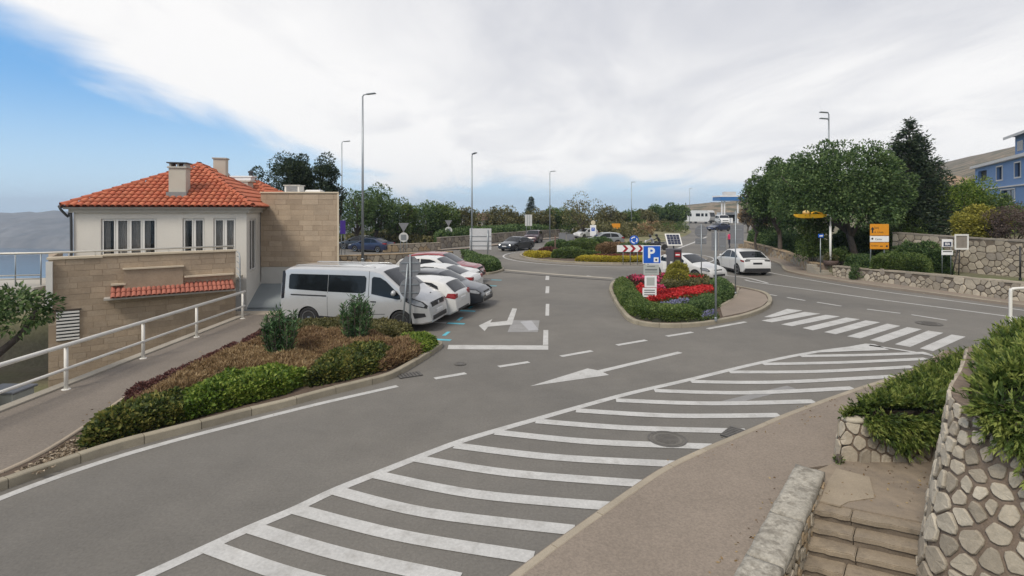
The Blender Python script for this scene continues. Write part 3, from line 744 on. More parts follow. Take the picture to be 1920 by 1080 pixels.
def tri_points(poly, n, r):
    """n random points inside a polygon (x, y)"""
    P = np.array([(p[0], p[1]) for p in poly]); lo, hi = P.min(0), P.max(0); out = []
    while sum(map(len, out)) < n:
        q = r.uniform(lo, hi, (n * 2, 2)); ins = np.zeros(len(q), bool); j = len(P) - 1
        for i in range(len(P)):
            c = ((P[i, 1] > q[:, 1]) != (P[j, 1] > q[:, 1])) & (q[:, 0] < (P[j, 0] - P[i, 0]) * (q[:, 1] - P[i, 1]) / (P[j, 1] - P[i, 1] + 1e-12) + P[i, 0]); ins ^= c; j = i
        out.append(q[ins])
    return np.concatenate(out)[:n]
def edge_dist(q, poly):
    d = np.full(len(q), 1e9); P = [np.array(p[:2], float) for p in poly]
    for i in range(len(P)):
        a, b = P[i - 1], P[i]; ab = b - a; t = np.clip(((q - a) @ ab) / max(1e-9, ab @ ab), 0, 1); d = np.minimum(d, np.linalg.norm(q - a - t[:, None] * ab, axis=1))
    return d
def shrub(name, label, poly, z0, h, m, dens=900, leaf=0.07, aspect=.5, seed=1, round_=0.35, lump=0.12, lscale=1.6, cat='shrub', group=None, stalk=None, core=True, flower=None, updir=.5, parent=None, kind=None):
    """leaf cover over a lumpy cushion that fills poly"""
    r = np.random.default_rng(seed); poly = [(p[0], p[1]) for p in poly]
    c = (sum(p[0] for p in poly) / len(poly), sum(p[1] for p in poly) / len(poly)); loc = np.array((c[0], c[1], z0))
    root = thing(name, label, cat, loc, 0, group)
    area = abs(sum(poly[i - 1][0] * poly[i][1] - poly[i][0] * poly[i - 1][1] for i in range(len(poly)))) / 2
    def top(q):
        d = edge_dist(q, poly); u = np.clip(d / round_, 0, 1); base = h * np.sqrt(np.clip(1 - (1 - u) ** 2, 0, 1))
        nz_ = np.array([mnoise.noise(Vector((x * lscale, y * lscale, seed * 3.1))) + .5 * mnoise.noise(Vector((x * lscale * 2.6, y * lscale * 2.6, seed))) for x, y in q]); return np.maximum(0.01, base * (1 + lump / max(h, .05) * nz_))
    n = int(area * dens) + 200; q = tri_points(poly, n, r); zt = top(q); zz = zt * (1 - .35 * r.uniform(0, 1, n) ** 2)
    # side leaves
    per = sum(math.hypot(poly[i][0] - poly[i - 1][0], poly[i][1] - poly[i - 1][1]) for i in range(len(poly))); ns = int(per * h * dens * 1.2); sq = []; sn = []
    for i in range(len(poly)):
        a = np.array(poly[i - 1]); b = np.array(poly[i]); l = np.linalg.norm(b - a); k = int(ns * l / per)
        if k < 1: continue
        t = r.uniform(0, 1, k)[:, None]; nn = np.array((b[1] - a[1], a[0] - b[0])) / max(l, 1e-6); sq.append(a + (b - a) * t + nn * r.normal(0, .035, k)[:, None]); sn.append(np.repeat(nn[None], k, 0))
    sgn = 1 if sum(poly[i - 1][0] * poly[i][1] - poly[i][0] * poly[i - 1][1] for i in range(len(poly))) > 0 else -1
    sq = np.concatenate(sq); sn = np.concatenate(sn) * sgn; sz = r.uniform(0, .8, len(sq)) * h; inset = (round_ * .55 * (sz / h) ** 2)[:, None]; sq = sq - sn * inset
    P = np.concatenate([np.c_[q, zz + z0], np.c_[sq, sz + z0]]) - loc
    D = np.concatenate([np.c_[r.normal(size=(n, 2)) * .7, np.full(n, updir) + r.normal(size=n) * .3], np.c_[sn * .8 + r.normal(size=(len(sq), 2)) * .5, np.full(len(sq), updir * .7) + r.normal(size=len(sq)) * .3]])
    fol = obj('foliage', leafmesh('foliage', P, D, leaf, aspect, m, seed=seed), root)
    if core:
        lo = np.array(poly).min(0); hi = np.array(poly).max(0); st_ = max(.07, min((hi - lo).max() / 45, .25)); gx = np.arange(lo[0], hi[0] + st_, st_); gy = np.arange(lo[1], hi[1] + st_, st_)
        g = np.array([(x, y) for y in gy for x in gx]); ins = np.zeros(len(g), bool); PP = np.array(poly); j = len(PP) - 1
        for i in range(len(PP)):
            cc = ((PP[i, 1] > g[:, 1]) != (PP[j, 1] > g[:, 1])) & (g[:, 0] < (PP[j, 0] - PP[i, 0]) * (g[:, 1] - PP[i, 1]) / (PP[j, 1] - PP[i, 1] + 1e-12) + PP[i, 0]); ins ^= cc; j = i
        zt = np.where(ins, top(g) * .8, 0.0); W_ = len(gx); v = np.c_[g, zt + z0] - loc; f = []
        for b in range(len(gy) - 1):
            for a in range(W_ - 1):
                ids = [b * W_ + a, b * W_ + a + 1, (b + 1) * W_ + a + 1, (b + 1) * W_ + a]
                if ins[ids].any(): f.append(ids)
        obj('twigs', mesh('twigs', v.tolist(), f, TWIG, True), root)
    if flower:
        fm, fd, fl = flower; k = int(area * fd); q = tri_points(poly, k, r); zt = top(q); P = np.c_[q, zt + z0 + r.uniform(-.02, .04, k)] - loc; D = np.c_[r.normal(size=(k, 2)) * .6, np.full(k, .7)]
        obj('flowers', leafmesh('flowers', P, D, fl, .8, fm, seed=seed + 9), root)['kind'] = 'stuff'
    return root
def bush(name, label, base, radii, m, nclump=30, nleaf=5000, clump_r=.3, leaf=.1, seed=1, aspect=.45, cat='bush', group=None, lift=.0, hollow=.5, lo=-.75):
    b = Vector(base); root = thing(name, label, cat, b, 0, group)
    P, D, C = crown_pts((0, 0, radii[2] + lift), radii, nclump, nleaf, clump_r, seed, lo, hollow); P[:, 2] = np.maximum(P[:, 2], 0.02)
    mb = MB(); r = random.Random(seed)
    for c in C[:9]:
        p = spline([(r.uniform(-.05, .05), r.uniform(-.05, .05), -.05), Vector(c) * .5 + Vector((0, 0, .1)), Vector(c)], 3); mb.tube(p, [.03 * (1 - .12 * i) for i in range(len(p))], 5)
    mb.build('stems', BARK, root, True); obj('foliage', leafmesh('foliage', P, D, leaf, aspect, m, seed=seed), root); return root
# ================================================================ foreground: stairs, walls, rosemary
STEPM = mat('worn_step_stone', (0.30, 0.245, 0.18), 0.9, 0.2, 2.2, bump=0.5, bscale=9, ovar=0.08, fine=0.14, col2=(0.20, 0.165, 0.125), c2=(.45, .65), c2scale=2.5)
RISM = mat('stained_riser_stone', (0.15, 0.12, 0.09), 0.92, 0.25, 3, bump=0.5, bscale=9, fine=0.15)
LANDM = mat('landing_stone', (0.29, 0.235, 0.175), 0.9, 0.22, 1.5, bump=0.7, bscale=6, fine=0.15, col2=(0.195, 0.16, 0.125), c2=(.42, .62), c2scale=1.6)
COPM = mat('coping_limestone', (0.36, 0.335, 0.285), 0.92, 0.2, 4, bump=0.9, bscale=11, fine=0.25, fscale=24, col2=(0.23, 0.21, 0.175), c2=(.48, .62), c2scale=7)
stairs = thing('stone_stairs', 'worn stone steps going down between the low coped wall and the tall rubble wall', 'stairs', S(-.9, .6, 0))
so = Vector(stairs.location)
def strip(name, a0, a1, n0, n1, z0, z1, m_, wob=0.0, seed=0):
    r = random.Random(seed); mb = MB(); k = 8; near = [S(a0 + .25 * (n0 + (n1 - n0) * i / k) + r.uniform(-wob, wob), n0 + (n1 - n0) * i / k) for i in range(k + 1)]; far = [S(a1 + .25 * n1, n1), S(a1 + .25 * n0, n0)]
    P = [(p.x - so.x, p.y - so.y) for p in near + far]; zt = [z1 + r.uniform(-wob, wob) * .35 for _ in P]
    mb.prism(P, z0, zt); o = mb.build(name, m_, stairs)
    bm = bmesh.new(); bm.from_mesh(o.data); bmesh.ops.bevel(bm, geom=[e for e in bm.edges if all(abs(q.co.z - z1) < .05 for q in e.verts)], offset=.012, segments=2, affect='EDGES'); bm.to_mesh(o.data); bm.free(); return o
land = [S(-.65, -.02), S(-.25, 1.6), S(2.6, 1.9), Vector((7.6, 9.3, 0)), Vector((5.9, 9.1, 0)), Vector((5.35, 8.80, 0)), Vector((4.9, 8.55, 0)), S(.06, -.03)]
mb = MB(); mb.prism([(p.x - so.x, p.y - so.y) for p in land], -2.4, 0.05); mb.build('landing', LANDM, stairs)
mb = MB(); q = [S(-.63, .02), S(-.61, .26), S(-.4, .34), S(-.05, .62), S(.62, .5), S(.62, .06), S(.1, .02)]; mb.prism([(p.x - so.x, p.y - so.y) for p in q], 0.04, 0.062); mb.build('flagstone', mat('flag_pale', (0.315, 0.262, 0.195), .9, .15, 2, bump=.5, bscale=8, fine=.12), stairs)
for i in range(9):
    a1 = -.65 - .235 * i + .06; a0 = -.65 - .235 * (i + 1); z1 = .03 - .134 * i
    for k, (n0, n1) in enumerate(((-.05, .40 + .05 * (i % 3)), (.41 + .05 * (i % 3), 1.55))):
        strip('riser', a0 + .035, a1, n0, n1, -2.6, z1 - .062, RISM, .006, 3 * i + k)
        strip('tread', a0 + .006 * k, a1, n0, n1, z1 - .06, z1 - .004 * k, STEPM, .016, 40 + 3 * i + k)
# low wall with rough coping
lw = thing('coped_wall', 'low stone wall with rough pale coping slabs beside the steps', 'stone wall', S(-1.5, -.2, 0)); lo_ = Vector(lw.location)
def Lw(a, n, z): return S(a, n, z) - lo_
mb = MB(); mb.add([Lw(-6, -.40, -.3), Lw(.03, -.38, -.3), Lw(.03, -.03, -.3), Lw(-6, -.03, -2.6), Lw(-6, -.38, .12), Lw(.03, -.36, .12), Lw(.03, -.05, .12), Lw(-6, -.05, .12), Lw(.03, -.03, -2.6), Lw(.03, -.38, -2.6), Lw(-6, -.40, -2.6)], [[4, 7, 6, 5], [0, 1, 5, 4][::-1], [3, 8, 6, 7], [1, 2, 6, 5], [2, 8, 6], [0, 10, 9, 1]]); o = mb.build('core', MORTD, lw)
bm = bmesh.new(); bm.from_mesh(o.data); bmesh.ops.recalc_face_normals(bm, faces=bm.faces); bm.to_mesh(o.data); bm.free()
stones(lw, lambda s, t: (Lw(-s, -.05 + .012 * (1 - t), .10 - t), SN.copy()), 4.6, 1.1, .17, [STA, STB, STY], .022, .03, 21)
stones(lw, lambda s, t: (Lw(-s, -.395, .14 - t), -SN), 4.6, .12, .2, [STA, STB], .02, .02, 22)
def slab(a0, a1, seed):
    r = random.Random(seed); NA, NB = 22, 9; v = []; f = []
    for j in range(NB):
        for i in range(NA):
            a = a0 + (a1 - a0) * i / (NA - 1); n = -.42 + .40 * j / (NB - 1)
            e = min(j, NB - 1 - j, i, NA - 1 - i); z = .22 + .014 * mnoise.noise(Vector((a * 5, n * 5, seed))) + .008 * mnoise.noise(Vector((a * 17, n * 17, seed))) - (.018 if e == 0 else 0)
            w = .018 * mnoise.noise(Vector((a * 4, j, 7))) if j in (0, NB - 1) else 0
            v.append(Lw(a, n + w, z))
    for j in range(NB - 1):
        for i in range(NA - 1): f.append([j * NA + i, j * NA + i + 1, (j + 1) * NA + i + 1, (j + 1) * NA + i])
    ring = [i for i in range(NA)] + [j * NA + NA - 1 for j in range(1, NB)] + [(NB - 1) * NA + i for i in range(NA - 2, -1, -1)] + [j * NA for j in range(NB - 2, 0, -1)]
    b = len(v); v += [Vector((v[i].x, v[i].y, .115)) for i in ring]
    for i in range(len(ring)): f.append([ring[i], ring[(i + 1) % len(ring)], b + (i + 1) % len(ring), b + i])
    me = mesh('coping_slab', v, f, COPM, True); bm = bmesh.new(); bm.from_mesh(me); bmesh.ops.recalc_face_normals(bm, faces=bm.faces); bm.to_mesh(me); bm.free(); obj('coping_slab', me, lw)
for i, (a, b) in enumerate(((-1.62, .04), (-2.75, -1.64), (-4.4, -2.77), (-5.9, -4.42))): slab(a, b, i + 2)
# tall battered wall that rounds the corner to the right of the steps
bast = [S(*p) for p in ((2.3, 1.44), (1.4, 1.38), (.5, 1.30), (-.3, 1.20), (-.85, 1.17), (-1.22, 1.24), (-1.50, 1.45), (-1.68, 1.80), (-1.78, 2.3), (-1.84, 3.0), (-1.9, 4.6))]
bast = spline(bast, 5)
TOPB = 1.95
rubble_wall('retaining_wall', 'tall battered rubble wall curving round the corner beside the steps, rosemary hanging over it', bast, -1.3, TOPB, .225, [STA, STC, STB, STC], MORT, .45, .15, None, 31, .026, .032)
# planter wall in front of it
pl = [Vector((5.36, 9.5, 0)), Vector((5.40, 9.15, 0)), Vector((5.48, 8.93, 0)), Vector((5.66, 8.83, 0)), Vector((6.0, 8.82, 0)), Vector((7.6, 8.82, 0))]
pl = [Vector((10.9, 13.5, 0)), Vector((7.75, 11.0, 0)), Vector((5.75, 9.35, 0))] + pl[2:]
pl = spline(pl, 4)
rubble_wall('planter_wall', 'knee-high rubble planter wall behind the stair landing', pl, 0.0, .68, .215, [STA, STB, STC, STB], MORT, .3, .10, None, 41, .02, .03)
# pale cap stone on the planter's corner
mb = MB(); mb.lathe([(0.02, 0), (.17, 0), (.185, .03), (.175, .065), (.12, .085), (.02, .09)], 14, Matrix.Translation((0, 0, 0)) @ Matrix.Diagonal((1.25, .8, 1, 1)))
cs = mb.build('cap_stone', mat('cap_pale', (0.5, 0.45, 0.36), .85, .12, 5, bump=.4, bscale=14), bpy.data.objects['planter_wall'], True); cs.location = Vector((5.78, 8.99, .66)) - Vector(bpy.data.objects['planter_wall'].location)
def rosemary(name, label, surf, n, seed, length=.22, droop=.6, z=None):
    """sprigs with needles; surf(r) -> point, outward direction"""
    r = np.random.default_rng(seed); Ps = []; Ds = []; Rn = []; org = None; stems = MB()
    for i in range(n):
        p, d, *lf = surf(r); lf = lf[0] if lf else 1.0
        if org is None: org = Vector((p.x, p.y, 0)); 
        L = length * lf * r.uniform(.6, 1.5); k = int(11 * lf)
        d = (d + Vector(r.normal(size=3)) * .32).normalized(); cur = p - org - d * L * .3; st = L / k; tone = r.uniform(-.15, .75)
        pts = [cur.copy()]
        for j in range(k):
            cur = cur + d * st; d = (d + Vector((0, 0, -droop * st * 2.2))).normalized(); pts.append(cur.copy())
            for _ in range(2):
                s_ = Vector(r.normal(size=3)); s_ = (s_ - d * s_.dot(d)).normalized(); Ps.append(cur); Ds.append(d * .95 + s_ * .42); Rn.append(tone + .35 * j / k + r.uniform(-.06, .06))
        if i % 5 == 0: stems.tube(pts[::3], .004, 4)
    root = thing(name, label, 'rosemary', org); stems.build('stems', BARK, root)
    obj('foliage', leafmesh('foliage', np.array([tuple(q) for q in Ps]), np.array([tuple(q) for q in Ds]), .068, .26, LF_ROSE, seed=seed, rnd=Rn), root)
    return root
# rosemary A on the planter
def hillA(u, w):
    # u along the planter from the corner (0) to the far end (1), w across 0..1
    a = Vector((5.55, 8.95, 0)).lerp(Vector((10.95, 13.6, 0)), u); b = Vector((7.5, 8.95, 0)).lerp(Vector((13.2, 13.2, 0)), u); p = a.lerp(b, w)
    e = min(w, 1 - w) * 2; hh = .68 - .30 * u + .24 * math.sqrt(max(0, min(1, e * 1.6))) + .06 * mnoise.noise(Vector((p.x * 1.3, p.y * 1.3, 3))); return Vector((p.x, p.y, hh))
def surfA(r):
    if r.uniform() < .30:
        s = r.uniform(.25, 1.75); hang = r.uniform(0, 1) ** 1.5 * (.42 * max(0.12, 1 - abs(s - .85) / .75) + .16 * max(0, s - 1.2)); x = 5.6 + s; return Vector((x, 8.80 - .03 * r.uniform(), .80 - hang)), Vector((r.normal() * .15, -.65, .05 - hang * 1.6)), 1.0 + 1.2 * hang
    u, w = r.uniform() ** 1.4, r.uniform(); p = hillA(u, w); return p, Vector(((w - .5) * 1.0 - .25, -.35 + (u - .5) * .2, .75))
rosemary('rosemary', 'low rosemary mound spilling over the planter wall', surfA, 4300, 51)
mb = MB(); NU, NW = 24, 12; v = []; f = []
for i in range(NU):
    for j in range(NW):
        p = hillA(i / (NU - 1), j / (NW - 1)); v.append((p.x, p.y, p.z - .07))
for i in range(NU - 1):
    for j in range(NW - 1): f.append([i * NW + j, (i + 1) * NW + j, (i + 1) * NW + j + 1, i * NW + j + 1])
ra = bpy.data.objects['rosemary']; rl = Vector(ra.location)
obj('twigs', mesh('twigs', [Vector(p) - rl for p in v], f, TWIG, True), ra)
# rosemary B on and over the tall wall
atB, LB = path_frame(bast)
def hillB(s, w):
    p, n = atB(s); q = p - n * (.12 + .15 * TOPB * 1 + w * 1.7 + .22 * sst(LB * .55, LB * .40, s) if False else .12 + .15 * TOPB + w * 1.7 + .07 * (1 - sst(LB * .50, LB * .66, s))); q.z = TOPB - .06 + .62 * math.sqrt(min(1, w * 1.9)) * (1 - .25 * max(0, w - .6)) + .11 * mnoise.noise(Vector((q.x * 1.6, q.y * 1.6, 9))) ; return q, n
def surfB(r):
    s = r.uniform(.3, LB - .5)
    if r.uniform() < .55 and s > LB * .58:
        g = r.uniform()
        # long curtains on the near face, none along the steps
        near = sst(LB * .58, LB * .72, s)
        cur_ = .45 + .55 * mnoise.noise(Vector((s * 2.1, 4, 0))) + .3
        hang = g ** 1.25 * (.14 + near * max(.12, cur_) * 1.15); p, n = atB(s); z = TOPB + .12 - hang
        q = p - n * (.15 * z) + n * (.03 + .05 * r.uniform()); q.z = z; return q, n * .55 + Vector((r.normal() * .12, r.normal() * .12, .1 - 1.1 * min(1, hang * 1.6))), 1.0 + 1.3 * min(1, hang * 1.5)
    w = r.uniform() ** .8; q, n = hillB(s, w); fr = .04 + .96 * sst(LB * .56, LB * .70, s); return q, n * (.75 * fr - w * .7) + Vector((0, 0, .65))
rosemary('rosemary', 'big rosemary hanging in curtains over the tall rubble wall', surfB, 7600, 52, .22)
rb = bpy.data.objects['rosemary.001']; rl = Vector(rb.location); v = []; f = []; NU, NW = 40, 9
for i in range(NU):
    for j in range(NW):
        p, n = hillB(LB * i / (NU - 1), j / (NW - 1)); v.append(Vector((p.x, p.y, p.z - .07)) - rl)
for i in range(NU - 1):
    for j in range(NW - 1): f.append([i * NW + j, (i + 1) * NW + j, (i + 1) * NW + j + 1, i * NW + j + 1])
obj('twigs', mesh('twigs', v, f, TWIG, True), rb)
# ================================================================ the white house with its stone annexe
PLAST = mat('white_render', (0.62, 0.595, 0.545), 0.85, 0.05, 0.8, bump=0.15, fine=0.04, fscale=30)
PLINTH = mat('plinth_render', (0.50, 0.49, 0.46), 0.85, 0.06, 0.8, fine=0.05)
TILE = mat('clay_tile', (0.44, 0.118, 0.058), 0.8, 0.15, 3, bump=0.2, ovar=0.12, fine=0.1, fscale=20)
TILEB = mat('clay_tile_pale', (0.455, 0.138, 0.068), 0.8, 0.15, 3, bump=0.2, ovar=0.12, fine=0.1, fscale=20)
ASHA = mat('ashlar_a', (0.375, 0.293, 0.212), 0.88, 0.10, 2, bump=0.3, bscale=12, ovar=0.10, fine=0.09, fscale=18)
ASHB = mat('ashlar_b', (0.392, 0.31, 0.228), 0.88, 0.10, 2, bump=0.3, bscale=12, ovar=0.10, fine=0.09, fscale=18)
ASHC = mat('ashlar_c', (0.35, 0.272, 0.196), 0.88, 0.10, 2, bump=0.3, bscale=12, ovar=0.10, fine=0.09, fscale=18)
JOINT = mat('ashlar_joint', (0.32, 0.246, 0.175), 0.95, 0.1, 3)
WFRAME = mat('window_frame_white', (0.70, 0.69, 0.66), 0.5, 0.04, 3)
ROOM = mat('dim_room', (0.05, 0.045, 0.04), 0.9, 0.4, 1.5)
CURT = mat('curtain', (0.60, 0.58, 0.55), 0.9, 0.1, 3)
DKMET = mat('dark_gutter', (0.06, 0.065, 0.07), 0.5, 0.1, 3, metal=0.3)
GUTW = mat('pale_soffit', (0.42, 0.40, 0.36), 0.8, 0.06, 2)
LEAD = mat('lead_flashing', (0.22, 0.23, 0.23), 0.6, 0.1, 4)
CREAM = mat('cream_stone', (0.58, 0.50, 0.38), 0.8, 0.07, 2, fine=0.05)
def pane_mat():
    m = bpy.data.materials.new('window_pane'); m.use_nodes = True; nt = m.node_tree; b = nt.nodes['Principled BSDF']
    b.inputs['Base Color'].default_value = (.02, .025, .03, 1); b.inputs['Roughness'].default_value = .03; b.inputs['Alpha'].default_value = .22; b.inputs['Specular IOR Level'].default_value = 1.0; return m
PANE = pane_mat()
HA = Vector((-11.2, 22.5, 0)); HU = Vector((-.972, -.235, 0)).normalized(); HV = Vector((-.235, .972, 0)).normalized()
HL, HD = 6.25, 7.6; HE = 4.28; HB = -2.2
house = thing('white_house', 'white rendered house with hipped orange tile roof and stone-clad annexe behind the van', 'house', (HA.x, HA.y, 0))
def H(u, v, z): return HU * u + HV * v + Vector((0, 0, z))          # local to the house root
def frame_M(org, ux, uy, uz): return Matrix(((ux.x, uy.x, uz.x, org.x), (ux.y, uy.y, uz.y, org.y), (ux.z, uy.z, uz.z, org.z), (0, 0, 0, 1)))
def wall_with_holes(w, z0, z1, holes, depth, M):
    """panel in local x (0..w), z; openings with reveals; M maps local (x, y out, z)"""
    xs_ = sorted({0, w, *[q for h in holes for q in h[:2]]}); zs_ = sorted({z0, z1, *[q for h in holes for q in h[2:4]]}); mb = MB()
    for i in range(len(xs_) - 1):
        for j in range(len(zs_) - 1):
            cx, cz = (xs_[i] + xs_[i + 1]) / 2, (zs_[j] + zs_[j + 1]) / 2
            if any(h[0] < cx < h[1] and h[2] < cz < h[3] for h in holes): continue
            mb.add([M @ Vector(p) for p in ((xs_[i], 0, zs_[j]), (xs_[i + 1], 0, zs_[j]), (xs_[i + 1], 0, zs_[j + 1]), (xs_[i], 0, zs_[j + 1]))], [[0, 1, 2, 3]])
    for x0, x1, a, b in holes:
        for q in (((x0, 0, a), (x0, -depth, a), (x0, -depth, b), (x0, 0, b)), ((x1, 0, a), (x1, 0, b), (x1, -depth, b), (x1, -depth, a)), ((x0, 0, b), (x0, -depth, b), (x1, -depth, b), (x1, 0, b)), ((x0, 0, a), (x1, 0, a), (x1, -depth, a), (x0, -depth, a))):
            mb.add([M @ Vector(p) for p in q], [[0, 1, 2, 3]])
    return mb
def window(parent, x0, x1, z0, z1, nl, M, curtain=None, name='window', depth=.12):
    """casement window with nl leaves in an opening; M maps local (x, y out, z)"""
    fr = MB(); t = .045
    fr.box(x0, x1, -depth, -depth + .05, z0, z0 + t, M); fr.box(x0, x1, -depth, -depth + .05, z1 - t, z1, M)
    fr.box(x0, x0 + t, -depth, -depth + .05, z0 + t, z1 - t, M); fr.box(x1 - t, x1, -depth, -depth + .05, z0 + t, z1 - t, M)
    w = (x1 - x0 - 2 * t) / nl
    for i in range(1, nl): fr.box(x0 + t + w * i - .035, x0 + t + w * i + .035, -depth, -depth + .052, z0 + t, z1 - t, M)
    win = fr.build(name, WFRAME, parent)
    for i in range(nl):
        a = x0 + t + w * i + (.035 if i else 0); b = x0 + t + w * (i + 1) - (.035 if i < nl - 1 else 0)
        lf = MB(); s = .038
        lf.box(a, b, -depth + .052, -depth + .075, z0 + t, z0 + t + s, M); lf.box(a, b, -depth + .052, -depth + .075, z1 - t - s, z1 - t, M); lf.box(a, a + s, -depth + .052, -depth + .075, z0 + t + s, z1 - t - s, M); lf.box(b - s, b, -depth + .052, -depth + .075, z0 + t + s, z1 - t - s, M)
        lf.build('casement', WFRAME, win)
        p = MB(); p.box(a + s, b - s, -depth + .056, -depth + .066, z0 + t + s, z1 - t - s, M); p.build('pane', PANE, win)
        if curtain:
            c = MB(); n = 14; v = []; f = []; frac = curtain[i % len(curtain)]
            if frac > 0:
                for k in range(n + 1):
                    x = a + (b - a) * frac * k / n; y = -depth - .10 + .03 * math.sin(k * 1.9); v += [M @ Vector((x, y, z0 + t)), M @ Vector((x, y, z1 - t))]
                for k in range(n): f.append([2 * k, 2 * k + 2, 2 * k + 3, 2 * k + 1])
                c.add(v, f); c.build('curtain', CURT, win)
    bk = MB(); bk.box(x0, x1, -depth - .75, -depth - .7, z0, z1, M); bk.build('room', ROOM, win)
    return win
Mfront = frame_M(Vector((0, 0, 0)), HU, -HV, Vector((0, 0, 1)))      # x runs from the right corner to the left one
Mf2 = frame_M(HU * HL, -HU, -HV, Vector((0, 0, 1)))                  # x from left to right, y out of the wall
fx = lambda px: (px - 133) / (462 - 133) * HL * (1 + .06 * (462 - px) / 329)
wz0, wz1 = 2.05, 3.88
holes = [(fx(179), fx(280), wz0, wz1), (fx(330), fx(374), wz0, wz1), (fx(392), fx(439), wz0, wz1)]
wf = wall_with_holes(HL, HB, HE, holes, .14, Mf2); 
wfo = wf.build('front_wall', PLAST, house)
window(house, *holes[0], 4, Mf2, (0.5, .8, .7, .45))
window(house, *holes[1], 2, Mf2, (.3, .6))
window(house, *holes[2], 2, Mf2, (1, 1))
Mside = frame_M(Vector((0, 0, 0)), HV, -HU, Vector((0, 0, 1)))
sh = [(.55, 1.75, 1.55, 3.85)]
wall_with_holes(HD, HB, HE, sh, .14, Mside).build('side_wall', PLAST, house); window(house, *sh[0], 2, Mside, (1, 1))
mb = MB(); mb.add([H(HL, 0, HB), H(HL, HD, HB), H(HL, HD, HE), H(HL, 0, HE), H(0, HD, HB), H(0, HD, HE)], [[0, 3, 2, 1], [4, 1, 2, 5]]); mb.build('rear_wall', PLAST, house)
mb = MB(); mb.add([H(0, 0, HE - .01), H(HL, 0, HE - .01), H(HL, HD, HE - .01), H(0, HD, HE - .01)], [[0, 1, 2, 3]]); mb.build('ceiling', GUTW, house)
# eaves moulding
OV = .28
mb = MB()
for (a, b, c, d, z0, z1) in ((-OV * .45, HL + OV * .45, -OV * .45, -.005, HE - .16, HE - .02), (-OV * .9, HL + OV * .9, -OV * .9, -.005, HE - .02, HE + .06)):
    v = [H(a, c, z0), H(b, c, z0), H(b, d, z0), H(a, d, z0), H(a, c, z1), H(b, c, z1), H(b, d, z1), H(a, d, z1)]; mb.add(v, [[0, 1, 2, 3], [4, 7, 6, 5], [0, 4, 5, 1], [1, 5, 6, 2], [2, 6, 7, 3], [3, 7, 4, 0]])
    v = [H(c, -.0, z0), H(d, -.0, z0), H(d, HD, z0), H(c, HD, z0), H(c, 0, z1), H(d, 0, z1), H(d, HD, z1), H(c, HD, z1)]; mb.add(v, [[0, 1, 2, 3], [4, 7, 6, 5], [0, 4, 5, 1], [1, 5, 6, 2], [2, 6, 7, 3], [3, 7, 4, 0]])
mb.build('eaves', GUTW, house)
# roof: a steep-hipped slab, then barrel tiles one by one
EZ = HE + .08; AP = 6.35
E0 = [H(-OV, -OV, EZ), H(HL + OV, -OV, EZ), H(HL + OV, HD + OV, EZ), H(-OV, HD + OV, EZ)]; RA = H(HL * .46, HD * .48, AP); RB_ = H(HL * .46, HD * .52, AP)
mb = MB(); mb.add(E0 + [RA, RB_], [[1, 0, 4], [0, 3, 5, 4], [3, 2, 5], [2, 1, 4, 5]]); mb.add([p - Vector((0, 0, .06)) for p in E0], [[0, 1, 2, 3]]); roof = mb.build('roof', mat('roof_underlay', (0.30, 0.09, 0.05), .9, .15, 3), house)
bm = bmesh.new(); bm.from_mesh(roof.data); bmesh.ops.recalc_face_normals(bm, faces=bm.faces); bm.to_mesh(roof.data); bm.free()
def tile_mesh(w, l, m_):
    v = []; f = []; n = 6
    for j, (y, k, lift) in enumerate(((0, 1.0, .035), (l, .86, 0.0))):
        for i in range(n + 1):
            a = math.pi * i / n; v.append((-math.cos(a) * w * .5 * k, y, math.sin(a) * w * .42 * k + lift))
        for i in range(n + 1):
            a = math.pi * i / n; v.append((-math.cos(a) * w * .43 * k, y, math.sin(a) * w * .34 * k + lift))
    q = n + 1
    for i in range(n): f += [[i, i + 1, 2 * q + i + 1, 2 * q + i], [q + i + 1, q + i, 3 * q + i, 3 * q + i + 1], [i + 1, i, q + i, q + i + 1]]
    me = mesh('tile', v, f, m_, True); autosmooth(me, 50); return me
TW, TL = .235, .42
TM = [tile_mesh(TW, TL, TILE), tile_mesh(TW, TL, TILEB)]
def tile_slope(parent, e0, e1, t0, t1, wid=TW, step=.335, skip=None, limit=None, name='tile'):
    """cover the face e0-e1 (eave) to t0-t1 (top) with tiles; local coordinates of the parent"""
    ux = (e1 - e0).normalized(); n = ux.cross(((t0 + t1) / 2 - (e0 + e1) / 2)).normalized()
    if n.z < 0: n = -n
    uy = n.cross(ux).normalized(); W_ = (e1 - e0).length; Lh = ((t0 + t1) / 2 - (e0 + e1) / 2).dot(uy)
    xa, xb = (t0 - e0).dot(ux), (t1 - e0).dot(ux); cols = int(W_ / wid); k = 0
    for c in range(cols + 1):
        x = (c + .5) * W_ / (cols + 1); r_ = 0
        while True:
            y = r_ * step - .08
            if y > Lh - .1: break
            lim = Lh * min(1 if x >= xa else x / max(xa, 1e-6), 1 if x <= xb else (W_ - x) / max(W_ - xb, 1e-6))
            if y > lim - .18: break
            if skip and skip(x, y): r_ += 1; continue
            p = e0 + ux * x + uy * y + n * .012; jit = random.uniform(-.02, .02)
            o = obj(name, TM[(c * 7 + r_ * 3 + (c * r_) % 5) % 2], parent); o.matrix_local = frame_M(p, (ux + uy * jit).normalized(), (uy - ux * jit).normalized(), n) @ Matrix.Diagonal((wid / TW, 1, min(1, wid / TW), 1)); k += 1; r_ += 1
    return k
chim_u = HL * (462 - 310) / 329.0
k1 = tile_slope(roof, E0[1], E0[0], RA, RA)
k2 = tile_slope(roof, E0[0], E0[3], RA, RB_, .27, .40)
mb = MB()                                                             # hip and ridge caps
